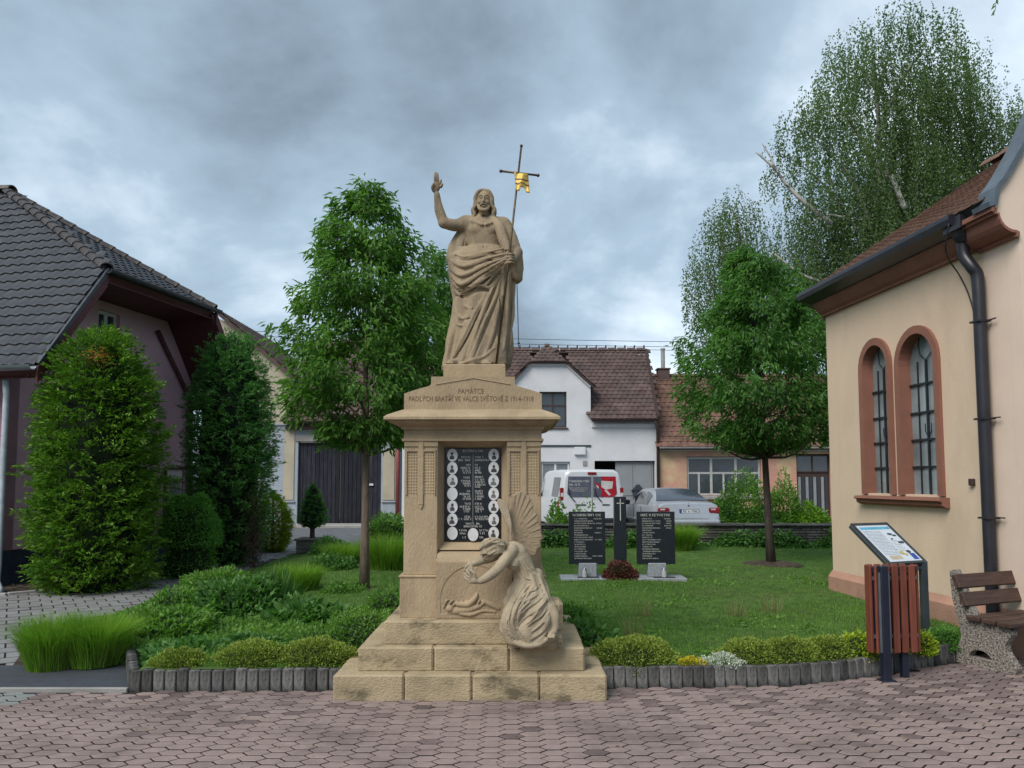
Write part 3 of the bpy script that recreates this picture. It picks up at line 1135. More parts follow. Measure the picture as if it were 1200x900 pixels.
M_plank = mat('black_brown_planks', (0.022, 0.023, 0.032), 0.8, var=0.35, scale=5, stretch=(3, 3, 0.5), bump=0.3, objrand=0.35, stain=(0.07, 0.07, 0.075), stain_amt=0.35)
M_rtile = mat('old_red_brown_tile', (0.115, 0.072, 0.066), 0.85, var=0.35, scale=2.2, hue=(0.155, 0.105, 0.092), stain=(0.075, 0.06, 0.055), stain_amt=0.75, stain_scale=1.4)
M_rtile2 = mat('orange_brown_tile', (0.175, 0.098, 0.072), 0.85, var=0.3, scale=2.2, stain=(0.11, 0.07, 0.055), stain_amt=0.7, stain_scale=1.6)
M_brown = mat('brown_sheet_metal', (0.06, 0.038, 0.032), 0.5, var=0.15)
M_redpipe = mat('red_brown_pipe', (0.20, 0.055, 0.05), 0.5, var=0.1)
M_garage = mat('grey_panel_door', (0.24, 0.25, 0.26), 0.6, var=0.06, scale=3)
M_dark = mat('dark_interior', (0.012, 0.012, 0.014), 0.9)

def flattile(tw, th):
    mb = MB()
    mb.add([(0.004, -0.02, 0.03), (tw * .35, -0.02, 0.045), (tw * .65, -0.02, 0.045), (tw - .004, -0.02, 0.03), (0.004, th + .01, 0.006), (tw * .35, th + .01, 0.018), (tw * .65, th + .01, 0.018), (tw - .004, th + .01, 0.006), (0.004, -.02, 0.0), (tw - .004, -.02, 0.0)],
           [(0, 1, 5, 4), (1, 2, 6, 5), (2, 3, 7, 6), (8, 9, 3, 2), (8, 2, 1, 0)])
    return mb
def window_at(parent, loc, r, cols, rows_, m_frame, m_pane, y, fw=0.06, fd=0.06, transom=None):
    """frame with mullions and panes; r = x0,x1,z0,z1 world; y = front of the frame"""
    ox, oy = loc
    x0, x1, z0, z1 = r
    x0 += .012; x1 -= .012; z0 += .012; z1 -= .012
    mb = MB()
    mb.box(x0 - ox, x0 + fw - ox, y - oy, y + fd - oy, z0, z1)
    mb.box(x1 - fw - ox, x1 - ox, y - oy, y + fd - oy, z0, z1)
    mb.box(x0 + fw - ox, x1 - fw - ox, y - oy, y + fd - oy, z0, z0 + fw)
    mb.box(x0 + fw - ox, x1 - fw - ox, y - oy, y + fd - oy, z1 - fw, z1)
    for i in range(1, cols):
        xc = x0 + (x1 - x0) * i / cols
        mb.box(xc - fw * .6 - ox, xc + fw * .6 - ox, y + .003 - oy, y + fd - .003 - oy, z0 + fw, z1 - fw)
    zs = [z0] + ([z0 + (z1 - z0) * t for t in (transom or [])]) + [z1]
    for t in zs[1:-1]:
        for i in range(cols):
            xa = x0 + (x1 - x0) * i / cols + fw * .6 + (fw * .4 if i == 0 else 0)
            xb = x0 + (x1 - x0) * (i + 1) / cols - fw * .6 - (fw * .4 if i == cols - 1 else 0)
            mb.box(xa - ox, xb - ox, y + .006 - oy, y + fd - .006 - oy, t - fw * .5, t + fw * .5)
    w = mb.build('window', m_frame, parent)
    for i in range(cols):
        for j in range(len(zs) - 1):
            xa = x0 + (x1 - x0) * i / cols; xb = x0 + (x1 - x0) * (i + 1) / cols
            MB().box(xa + .02 - ox, xb - .02 - ox, y + fd * .5 - oy, y + fd * .5 + .008 - oy, zs[j] + .02, zs[j + 1] - .02).build('pane', m_pane, w)
    return w
def roof_slope(parent, loc, x0, x1, ye, ze, yr, zr, m, tw=0.21, th=0.26, x0r=None, x1r=None, deck=True, limit=0, inside=None):
    O = Vector((loc[0], loc[1], 0))
    x0r = x0 if x0r is None else x0r
    x1r = x1 if x1r is None else x1r
    a = Vector((x0, ye, ze)) - O; b = Vector((x1, ye, ze)) - O; c = Vector((x1r, yr, zr)) - O; d = Vector((x0r, yr, zr)) - O
    if deck:
        slab('roof', [a, b, c, d], 0.12, M_brown, parent)
    V_ = Vector((0, yr - ye, zr - ze))
    ln = V_.length
    V_.normalize()
    U_ = Vector((1, 0, 0))
    xa = min(x0, x0r)
    def ins(u, v):
        t = v / ln
        xx = xa + u
        ok = x0 + (x0r - x0) * t - .1 < xx < x1 + (x1r - x1) * t + .1 and v < ln + .05
        if inside is not None:
            ok = ok and inside(xx, ye + (yr - ye) * t, ze + (zr - ze) * t)
        return ok
    tile_field(parent, Vector((xa, ye, ze)) - O + Vector((0, 0, .01)), U_, V_, ins, (0, max(x1, x1r) - xa), ln, tw, th, m, limit=limit, src=flattile)

# white house
hx0 = wz(471, 560)[0]; hx1 = wz(770, 560)[0]
HW = ((hx0 + hx1) / 2, FD + 2)
white = thing('white_house', 'white rendered house with brown tiled roof and clipped gable behind the van', 'house', (HW[0], HW[1], 0))
ox, oy = HW
ze = P(600, 491, FD - .3).z
gpk = P(600, 426, FD).z
gxl, gxr = wz(597, 452)[0], wz(692, 452)[0]
gz0 = P(600, 452, FD).z
gtl, gtr = wz(621, 426)[0], wz(664, 426)[0]
up_win = rect(632, 459, 664, 501)
gr_win = rect(634, 541, 668, 575)
door_r = rect(697, 540, 768, 613.5)
outer = [(hx0 - ox, -.05), (hx1 - ox, -.05), (hx1 - ox, ze - .02), (gxr - ox, ze - .02), (gxr - ox, gz0), (gtr - ox, gpk), (gtl - ox, gpk), (gxl - ox, gz0), (gxl - ox, ze - .02), (hx0 - ox, ze - .02)]
holes = [[(x - ox, z) for x, z in hole(r)] for r in (up_win, gr_win, (door_r[0], door_r[1], 0.02, door_r[3]))]
MB().holed(outer, holes, FD - oy, FD + .3 - oy).build('wall', M_whitew, white)
MB().box(hx1 - .3 - ox, hx1 - .002 - ox, FD + .31 - oy, FD + 6 - oy, 0, ze - .3).build('wall', M_whitew, white)
MB().box(hx0 + .002 - ox, hx0 + .3 - ox, FD + .31 - oy, FD + 6 - oy, 0, ze - .3).build('wall', M_whitew, white)
MB().box(hx0 - ox, hx1 - ox, FD + 6.0 - oy, FD + 6.3 - oy, 0, ze).build('wall', M_whitew, white)
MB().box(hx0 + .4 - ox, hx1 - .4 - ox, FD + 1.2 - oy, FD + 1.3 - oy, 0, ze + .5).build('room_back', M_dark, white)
window_at(white, HW, up_win, 2, 1, M_brown, M_glass, FD + .12, 0.05, transom=[0.62])
MB().box(up_win[0] - .05 - ox, up_win[1] + .05 - ox, FD - .06 - oy, FD - .002 - oy, up_win[2] - .06, up_win[2] - .01).build('sill', M_brown, white)
window_at(white, HW, gr_win, 2, 1, M_wframe, M_glassl, FD + .1, 0.07)
MB().box(gxl - ox, gxr + .0 - ox, FD - .035 - oy, FD - .002 - oy, P(600, 523.5, FD).z, P(600, 521.5, FD).z).build('string_course', M_dkmetal, white)
bxr = rect(673, 524, 686, 533)
MB().box(bxr[0] - ox, bxr[1] - ox, FD - .12 - oy, FD - .002 - oy, bxr[2], bxr[3], .01).build('meter_box', M_wframe, white)
bxr = rect(683, 540, 688, 546)
MB().box(bxr[0] - ox, bxr[1] - ox, FD - .03 - oy, FD - .002 - oy, bxr[2], bxr[3], .005).build('house_number_plate', M_garage, white)
# recessed doorway: dark passage at the left, grey panelled door at the right
dxm = wz(722, 575)[0]
pz0, pz1 = 0.06, door_r[3] - .04
dp = MB().box(dxm - ox, door_r[1] - .05 - ox, FD + .14 - oy, FD + .2 - oy, pz0, pz1, .004).build('door', M_garage, white)
npan = 2
for i in range(npan):
    xa = dxm + .06 + i * (door_r[1] - .05 - dxm) / npan; xb = dxm + (i + 1) * (door_r[1] - .05 - dxm) / npan - .06
    for za, zb in ((0.2, 1.0), (1.1, pz1 - .12)):
        MB().box(xa - ox, xb - ox, FD + .12 - oy, FD + .139 - oy, za, zb, .012).build('door_panel', M_garage, dp)
# white house roof
zr_ = P(600, 411, FD + 3.4).z
rx1e, rx1r = wz(771, 491, FD - .3)[0], wz(757, 411, FD + 3.4)[0]
def notin_gable(x, y, z):
    # leave the dormer gable free: plane x-range shrinks with height
    if x < gxl - .1 or x > gxr + .1: return True
    t = (z - ze) / max(gpk - ze, .1)
    return not (gxl < x < gxr and y < FD + .15) and not (z < gpk + .1 and gxl - .02 < x < gxr + .02 and z < gz0 + (gpk - gz0) * 1.2)
roof_slope(white, HW, hx0, gxl - .02, FD - .3, ze, FD + 3.4, zr_, M_rtile, inside=None, x1r=gxl + .9)
roof_slope(white, HW, gxr + .02, rx1e, FD - .3, ze, FD + 3.4, zr_, M_rtile, x0r=gxr - .6, x1r=rx1r)
# gable roof planes over the clipped gable
O = Vector((ox, oy, 0))
gm = (gtl + gtr) / 2
apex_z = P(600, 405, FD + 1.0).z
gy0 = FD - .15
def tri_roof(pts, m=M_rtile):
    pts = [Vector(p) - O for p in pts]
    slab('roof', pts, 0.08, M_brown, white)
    n = (pts[1] - pts[0]).cross(pts[2] - pts[0]).normalized()
    if n.z < 0: n = -n
    # joined tile rows clipped to the polygon
    hor = Vector((0, 0, 1)).cross(n).normalized()
    upv = n.cross(hor).normalized()
    if upv.z < 0: upv = -upv; hor = -hor
    ctr = pts[0]
    uv = [((p - ctr).dot(hor), (p - ctr).dot(upv)) for p in pts]
    umin, umax = min(u for u, v in uv), max(u for u, v in uv)
    vmin, vmax = min(v for u, v in uv), max(v for u, v in uv)
    if hor.cross(upv).dot(n) < 0:
        pass
    org_ = ctr + hor * umin + upv * vmin + n * .012
    tile_field(white, org_, hor, upv, lambda u, v: inpoly(u + umin, v + vmin, uv), (0, umax - umin), vmax - vmin, 0.21, 0.26, m, limit=0, src=flattile)
back = FD + 3.2
ridge_z = zr_ - .05
gz_e = gz0 - .02
tri_roof([(gxr + .12, gy0, gz_e), (gtr + .0, gy0, gpk + .06), (gm, FD + 1.0, apex_z), (gm, back, ridge_z + .1), (gxr + .12, FD + 1.9, gz_e + .05)])
tri_roof([(gxl - .12, gy0, gz_e), (gtl + .0, gy0, gpk + .06), (gm, FD + 1.0, apex_z), (gm, back, ridge_z + .1), (gxl - .12, FD + 1.9, gz_e + .05)])
tri_roof([(gtl - .05, gy0 - .05, gpk + .04), (gtr + .05, gy0 - .05, gpk + .04), (gm, FD + 1.0, apex_z)])
# mouldings along the gable
mb = MB()
for a, b in (((gxr, gz0), (gtr, gpk)), ((gtr, gpk), (gtl, gpk)), ((gtl, gpk), (gxl, gz0))):
    mb.tube([(a[0] - ox, FD - .05 - oy, a[1] - .05), (b[0] - ox, FD - .05 - oy, b[1] - .05)], 0.05, 4)
mb.build('gable_moulding', M_whitew, white)
mb = MB()
mb.box(gxr + .02 - ox, hx1 - ox, FD - .08 - oy, FD - .002 - oy, ze - .3, ze - .14, .02)
mb.build('eaves_moulding', M_whitew, white)
gutter(Vector((gxr - ox, FD - .37 - oy, ze + .01)), Vector((rx1e - ox, FD - .37 - oy, ze + .01)), 0.07, M_brown, white)
for xx in (hx1 + .03,):
    MB().tube([(xx - .15 - ox, FD - .36 - oy, ze - .05), (xx - ox, FD - .1 - oy, ze - .4), (xx - ox, FD - .1 - oy, .05)], 0.06, 8).build('downpipe', M_brown, white, True)
# ridge tiles with little crests, one part each
xr = rx1r
k = 0
while xr > hx0 + .2:
    mb = MB()
    mb.xprism([(-.12, -.04), (0, .09), (.12, -.04)], 0, 0.36)
    mb.yprism([(.28, .06), (.36, .06), (.34, .19), (.30, .19)], -.03, .03)
    o = mb.build('ridge_tile', M_rtile, white)
    o.location = (xr - .4 - ox, FD + 3.42 - oy, zr_ + .05)
    xr -= .4
# back slope
slab('roof', [Vector((hx0, FD + 3.4, zr_)) - O, Vector((rx1r, FD + 3.4, zr_)) - O, Vector((rx1e, FD + 6.6, ze)) - O, Vector((hx0, FD + 6.6, ze)) - O], .12, M_rtile, white)
MB().yprism([(rx1e - .25 - ox, ze - .3), (rx1e - .05 - ox, ze - .3), (rx1r - .05 - ox, zr_ - .2), (rx1r - .4 - ox, zr_ - .2)], FD + 3.1 - oy, FD + 3.3 - oy).build('gable_end', M_whitew, white)
# verge flashing on the right slope
p = Vector((rx1e, FD - .3, ze + .04)) - O; q = Vector((rx1r, FD + 3.4, zr_ + .04)) - O
MB().tube([p, q], .07, 5).build('verge', M_brown, white)
# antenna mast
am = P(608, 409, FD + 3.4)
mast = thing('antenna_mast', 'thin metal mast rising from the white house roof behind the statue robe', 'mast', (am.x, FD + 3.4, zr_ + .1))
MB().tube([(0, 0, -.15), (-.08, 0, 2.9)], 0.022, 6).build('pole', M_dkmetal, mast)
MB().ball((-.01, 0, .22), .06, 8, 6).ball((0, 0, 0), (.12, .05, .04), 8, 6).build('clamp', M_dkmetal, mast)

# ornamental letter box on the grey door side
lb = P(748, 578, FD - .05)
box = thing('letter_box', 'small black house-shaped letter box beside the grey door', 'letter box', (lb.x, FD + .06, lb.z - .3))
MB().box(-.17, .17, -.09, .05, 0.03, .40, .01).build('body', M_dkmetal, box)
MB().yprism([(-.24, .40), (.24, .40), (.10, .54), (.05, .62), (-.05, .62), (-.10, .54)], -.12, .05).build('roof', M_dkmetal, box)
MB().ball((0, -.095, .2), (.05, .01, .05), 10, 6).build('emblem', M_garage, box)
MB().box(-.2, .2, -.1, .05, 0, .028).build('base', M_dkmetal, box)

# orange house
ox0, ox1 = wz(772, 560)[0], wz(1010, 560)[0]
HOo = ((ox0 + ox1) / 2, FD + 2)
orange = thing('orange_house', 'low faded orange house with tiled roof behind the silver car', 'house', (HOo[0], HOo[1], 0))
ox, oy = HOo
FO = FD + .05
zeo = P(600, 524, FO - .3).z
win_r = rect(805, 535, 892, 581, FO)
dr = rect(934, 532, 974, 612, FO)
outer = [(ox0 - ox, .45), (ox1 - ox, .45), (ox1 - ox, zeo), (ox0 - ox, zeo)]
dd = (dr[0] - ox, dr[1] - ox)
outer = [(ox0 - ox, .0), (dd[0], .0), (dd[0], dr[3]), (dd[1], dr[3]), (dd[1], 0), (ox1 - ox, 0), (ox1 - ox, zeo), (ox0 - ox, zeo)]
MB().holed(outer, [[(x - ox, z) for x, z in hole(win_r)]], FO - oy, FO + .3 - oy).build('wall', M_orange, orange)
MB().box(ox0 + .02 - ox, ox1 - ox, FO + 6 - oy, FO + 6.3 - oy, 0, zeo).build('wall', M_orange, orange)
MB().box(ox1 - .3 - ox, ox1 - .002 - ox, FO + .31 - oy, FO + 5.99 - oy, 0, zeo - .2).build('wall', M_orange, orange)
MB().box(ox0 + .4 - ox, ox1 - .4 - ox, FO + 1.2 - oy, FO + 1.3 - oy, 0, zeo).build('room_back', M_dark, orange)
window_at(orange, HOo, win_r, 3, 1, M_greyframe, M_glass, FO + .08, 0.075, transom=[0.58])
for i in range(3):
    xa = win_r[0] + (win_r[1] - win_r[0]) * i / 3 + .1; xb = win_r[0] + (win_r[1] - win_r[0]) * (i + 1) / 3 - .1
    MB().box(xa - ox, xb - ox, FO + .17 - oy, FO + .18 - oy, win_r[2] + .1, win_r[3] - .1).build('curtain', M_curt, orange)
    MB().box((xa + xb) / 2 - .035 - ox, (xa + xb) / 2 + .035 - ox, FO + .075 - oy, FO + .1 - oy, win_r[2] + .08, win_r[2] + (win_r[3] - win_r[2]) * .56).build('glazing_bar', M_greyframe, orange)
MB().box(win_r[0] - .1 - ox, win_r[1] + .1 - ox, FO - .1 - oy, FO - .002 - oy, win_r[2] - .14, win_r[2] - .01, .02).build('sill', M_kerb, orange)
MB().box(ox0 - ox, ox1 - ox, FO - .16 - oy, FO - .002 - oy, zeo - .14, zeo - .01, .02).build('eaves_board', M_greyframe, orange)
# door with upper light and vertical slats
mb = MB()
dx0, dx1 = dr[0], dr[1]
dn = MB().box(dx0 + .02 - ox, dx1 - .02 - ox, FO + .12 - oy, FO + .16 - oy, .04, dr[3] - .72).build('door', M_brown, orange)
dm = (dx0 + dx1) / 2
nsl = 8
for i in range(nsl):
    xa = dx0 + .06 + i * (dx1 - dx0 - .12) / nsl
    if i == nsl // 2: pass
    MB().box(xa + .02 - ox, xa + (dx1 - dx0 - .12) / nsl - .02 - ox, FO + .095 - oy, FO + .119 - oy, .25, dr[3] - .85, .006).build('slat', M_garage if i % 2 == 0 else M_dkmetal, dn)
window_at(orange, HOo, (dx0, dx1, dr[3] - .70, dr[3] - .02), 2, 1, M_brown, M_glass, FO + .10, 0.05)
MB().box(dx0 - .1 - ox, dx1 + .1 - ox, FO - .45 - oy, FO - .002 - oy, -.02, .12, .02).build('doorstep', M_kerb, orange)
zro = P(600, 441, FO + 3).z
xv = wz(765, 441, FO + 3)[0]
roof_slope(orange, HOo, ox0 - .02, ox1 + .3, FO - .3, zeo, FO + 3, zro, M_rtile2, tw=.24, th=.30, x0r=xv)
O = Vector((ox, oy, 0))
slab('roof', [Vector((xv, FO + 3, zro)) - O, Vector((ox1 + .3, FO + 3, zro)) - O, Vector((ox1 + .3, FO + 6.6, zeo)) - O, Vector((ox0, FO + 6.6, zeo)) - O], .12, M_rtile2, orange)
gutter(Vector((ox0 - ox, FO - .37 - oy, zeo + .0)), Vector((ox1 + .3 - ox, FO - .37 - oy, zeo + .0)), 0.06, M_greyframe, orange)
xr = ox1
while xr > xv:
    o = MB().xprism([(-.12, -.04), (-.06, .05), (.06, .05), (.12, -.04)], 0, 0.37).build('ridge_tile', M_rtile2, orange)
    o.location = (xr - .4 - ox, FO + 3.02 - oy, zro + .05)
    xr -= .4
cb0 = wz(777, 437, FO + 3)
ch = MB().box(-.24, .24, -.22, .22, -.5, .16, .01).box(-.28, .28, -.26, .26, .161, .22, .01).build('chimney', M_rtile, orange)
ch.location = (cb0[0] - ox, FO + 3 - oy, zro + .1)
MB().lathe([(.085, .22), (.085, 1.0), (.10, 1.0), (.10, 1.06), (.02, 1.07)], 10).build('flue', M_kerb, ch, True, angle=40)

# cream farm building with the black gate
FG = FD + .3
gx0, gx1 = wz(250, 560, FG)[0], wz(470, 560, FG)[0]
HG = ((gx0 + gx1) / 2, FG + 2)
farm = thing('farm_building', 'cream and blue-grey farm building with a wide black plank gate', 'building', (HG[0], HG[1], 0))
ox, oy = HG
O = Vector((ox, oy, 0))
zeg = P(600, 494, FG - .3).z
zband = P(600, 498, FG).z
gate_r = rect(348.5, 518, 446.5, 615, FG)
gv = [wz(276, 382, FG), wz(343, 441, FG)]
xw = wz(338, 560, FG)[0]
outer = [(gx0 - ox, zband), (gx1 - ox, zband), (gx1 - ox, zeg + .02), (xw - ox, zeg + .02), (xw - ox, wz(338, 437, FG)[1]), (gv[0][0] - ox, gv[0][1]), (gx0 - ox, gv[0][1] + .3)]
MB().holed(outer, [], FG - oy, FG + .3 - oy).build('wall', M_cream, farm)
outer = [(gx0 - ox, 0), (gate_r[0] - ox, 0), (gate_r[0] - ox, gate_r[3]), (gate_r[1] - ox, gate_r[3]), (gate_r[1] - ox, 0), (gx1 - ox, 0), (gx1 - ox, zband), (gx0 - ox, zband)]
MB().holed(outer, [], FG + .002 - oy, FG + .3 - oy).build('wall', M_bluegr, farm)
for (a, b) in ((333, 345), (449, 462.5)):
    r = rect(a, 527 if a > 400 else 500, b, 586, FG)
    MB().box(r[0] - ox, r[1] - ox, FG - .03 - oy, FG + .001 - oy, r[2], r[3], .008).build('render_panel', M_cream, farm)
    MB().box(r[0] - .05 - ox, r[1] + .05 - ox, FG - .06 - oy, FG + .001 - oy, r[2] - .09, r[2] - .03, .01).build('panel_ledge', M_bluegr, farm)
MB().box(gate_r[0] - .1 - ox, gate_r[1] + .1 - ox, FG - .04 - oy, FG + .001 - oy, gate_r[3] + .005, gate_r[3] + .24, .02).build('lintel', M_kerb, farm)
MB().box(gx0 - ox, gx1 - ox, FG - .05 - oy, FG + .001 - oy, zband - .02, zband + .05, .01).build('string_course', M_bluegr, farm)
# gate leaves with single planks
npl = 20
leafw = (gate_r[1] - gate_r[0]) / 2
for L_ in range(2):
    x0 = gate_r[0] + .01 + L_ * leafw
    gl = MB().box(x0 - ox, x0 + leafw - .02 - ox, FG + .15 - oy, FG + .19 - oy, .06, gate_r[3] - .02).build('gate_leaf', M_plank, farm)
    for i in range(npl // 2):
        a = x0 + i * (leafw - .02) / (npl // 2)
        b = x0 + (i + 1) * (leafw - .02) / (npl // 2)
        if L_ == 1 and i > 6:
            z0_ = .08
        MB().box(a + .006 - ox, b - .006 - ox, FG + .115 + random.uniform(0, .012) - oy, FG + .149 - oy, .05 + random.uniform(0, .04), gate_r[3] - .02, .006).build('plank', M_plank, gl)
    if L_ == 1:
        hh = P(434, 568, FG)
        MB().box(hh.x - .12 - ox, hh.x + .1 - ox, FG + .06 - oy, FG + .11 - oy, hh.z - .04, hh.z + .04, .01).build('handle', M_wframe, gl)
MB().tube([(wz(466.5, 560, FG)[0] - ox, FG - .1 - oy, zeg - .1), (wz(466.5, 560, FG)[0] - ox, FG - .1 - oy, .05)], .075, 8).build('downpipe', M_redpipe, farm, True)
zrg = P(600, 402, FG + 3.4).z
roof_slope(farm, HG, xw - .15, gx1 + .0, FG - .35, zeg, FG + 3.4, zrg, M_rtile, tw=.24, th=.3)
MB().box(xw - .1 - ox, gx1 - ox, FG - .25 - oy, FG - .002 - oy, zeg - .28, zeg - .12, .02).build('eaves_board', M_brown, farm)
gutter(Vector((xw - .1 - ox, FG - .42 - oy, zeg)), Vector((gx1 - ox, FG - .42 - oy, zeg)), .07, M_brown, farm)
# the steeper gable roof at the left
p0 = Vector((gv[0][0] - .6, FG - .2, gv[0][1] + .55)) - O; p1 = Vector((xw + .18, FG - .2, wz(338, 437, FG)[1] - .12)) - O
slab('roof', [p0, p1, p1 + Vector((0, 7, 0)), p0 + Vector((0, 7, 0))], .14, M_rtile, farm)
V_ = (p0 - p1).normalized()
tile_field(farm, p1 + Vector((0, 0, .02)) + Vector((0, 0, 0)), Vector((0, 1, 0)), V_, lambda u, v: True, (0, 7), (p0 - p1).length, .24, .3, M_rtile, limit=0, src=flattile)
MB().box(gx0 - ox, gx1 - ox, FG + 6 - oy, FG + 6.3 - oy, 0, zeg).build('wall', M_cream, farm)

# overhead wires, strung between poles outside the picture
def wire(label, a, b, sag, grp):
    a, b = Vector(a), Vector(b)
    pts = []
    for i in range(25):
        t = i / 24
        p = a.lerp(b, t)
        p.z -= sag * 4 * t * (1 - t)
        pts.append(p - a)
    o = MB().tube(pts, 0.012, 4).build('overhead_wire', M_dkmetal)
    o.location = a
    tagit(o, label, 'wire', grp)
for i, dy_ in enumerate((0, 5.5, 9)):
    a = P(-60, 373 + dy_, 30 + i * .3)
    b = P(1330, 402 + dy_ * 1.2, 30 + i * .3)
    m_ = P(600, 362 + dy_, 30 + i * .3)
    wire(('topmost', 'middle', 'lowest')[i] + ' of the three thin wires crossing the sky behind the statue', a, b, -0.6 + 0.95, 'overhead wires behind the statue')
# ------------------------------------------------------------------ church at the right
M_chw = mat('beige_church_render', (0.66, 0.505, 0.365), 0.92, var=0.045, scale=1.5, bump=0.25, bscale=110, stain=(0.57, 0.43, 0.31), stain_amt=0.8, stain_scale=1.3, stretch=(1, 1, .4))
M_chw2 = mat('pale_pink_render', (0.72, 0.57, 0.455), 0.92, var=0.045, scale=1.5, bump=0.2, bscale=110)
M_terra = mat('terracotta_render', (0.25, 0.112, 0.078), 0.88, var=0.1, scale=3, bump=0.25, bscale=90, stain=(0.21, 0.10, 0.075), stain_amt=0.5)
M_plin = mat('worn_terracotta_plinth', (0.42, 0.235, 0.165), 0.92, var=0.12, scale=2.5, bump=0.3, bscale=60, stain=(0.26, 0.16, 0.12), stain_amt=0.6)
M_slate = mat('blue_grey_slate', (0.10, 0.125, 0.15), 0.55, var=0.18, scale=5)
M_ctile = mat('church_beaver_tile', (0.20, 0.115, 0.085), 0.85, var=0.32, scale=7, hue=(0.27, 0.165, 0.12), stain=(0.09, 0.07, 0.06), stain_amt=0.6, stain_scale=2.5, objrand=0.2)
M_black_m = mat('black_brown_sheet', (0.020, 0.020, 0.026), 0.38, var=0.2, scale=6, spec=0.5)
M_lead = mat('dark_glazing_bars', (0.02, 0.023, 0.027), 0.5)
M_chglass = mat('greenish_leaded_glass', (0.21, 0.245, 0.255), 0.18, var=0.3, scale=2.2, spec=0.6)

hd = R(5.2)
CF = Vector((4.36, 10.66, 0))
cex = Vector((math.sin(hd), -math.cos(hd), 0))      # local x: towards the viewer
cin = Vector((math.cos(hd), math.sin(hd), 0))       # local y: into the building
church = thing('church', 'beige church with paired round-arched windows and terracotta trim at the right edge', 'church', tuple(CF))
church.rotation_euler = (0, 0, math.atan2(cex.y, cex.x))
def chit(px, py, w=0.0):        # photo ray on the plane local y = w -> local x, z
    r = px_ray(px, py)
    o = CF + cin * w
    A = np.array([[r[0], -cex.x], [r[1], -cex.y]])
    t, a = np.linalg.solve(A, [o.x, o.y - CAMY])
    return a, CAMH + r[2] * t
def chit2(px, py, a):           # photo ray on the plane local x = a -> local y, z
    r = px_ray(px, py)
    o = CF + cex * a
    A = np.array([[r[0], -cin.x], [r[1], -cin.y]])
    t, w = np.linalg.solve(A, [o.x, o.y - CAMY])
    return w, CAMH + r[2] * t
AN = 3.12                        # where the gable wall begins
AG = 3.60                        # its front face
ZC = 3.89
ZEV = 4.11
def archpts(x0, x1, z0, zt, n=14):
    """round arch, slightly stilted; from bottom left round to bottom right"""
    c = (x0 + x1) / 2; r = (x1 - x0) / 2
    rz = r * 1.05
    zs = zt - rz
    return [(x0, z0)] + [(c - r * math.cos(math.pi * k / n), zs + rz * math.sin(math.pi * k / n)) for k in range(n + 1)] + [(x1, z0)]
wins = []
for (l, r_, t) in ((1010.5, 1048.5, 395), (1053, 1105.5, 380)):
    a0 = chit(l, 500)[0]; a1 = chit(r_, 500)[0]
    zt_ = chit((l + r_) / 2, t)[1]
    wins.append((a0, a1, zt_))
zsill = (chit(1050, 578)[1] + chit(1105, 581)[1]) / 2
inner = [(a0 + .085, a1 - .085, zt_ - .085) for a0, a1, zt_ in wins]
holes = [archpts(a, b, zsill, z) for a, b, z in inner]
outer = [(0, 0), (AN, 0), (AN, ZEV - .05), (0, ZEV - .05)]
MB().holed(outer, holes, 0, 0.5).build('wall', M_chw, church)
# apse facets
for (p, q) in (((0, 0), (-1.46, 1.46)), ((-1.46, 1.46), (-1.46, 3.54)), ((-1.46, 3.54), (0, 5.0)), ((0, 5.0), (AN, 5.0))):
    d = Vector((q[0] - p[0], q[1] - p[1], 0)); L_ = d.length
    o = MB().box(0.001, L_ - .001, -.4, 0, 0, ZEV - .05).build('wall', M_chw, church)
    o.location = (p[0], p[1], 0)
    o.rotation_euler = (0, 0, math.atan2(d.y, d.x))
# plinth with sloping top
zpl = 0.36
def plinth_run(p, q, name='plinth'):
    d = Vector((q[0] - p[0], q[1] - p[1], 0)); L_ = d.length
    mb = MB()
    # profile in (y, z): y outwards
    mb.xprism([(0.0, -.05), (0.0, zpl + .05), (-.035, zpl), (-.06, zpl - .03), (-.06, -.05)], 0, L_)
    o = mb.build(name, M_plin, church)
    o.location = (p[0], p[1], 0)
    o.rotation_euler = (0, 0, math.atan2(d.y, d.x))
    return o
plinth_run((-.02, 0), (AG + .06, 0))
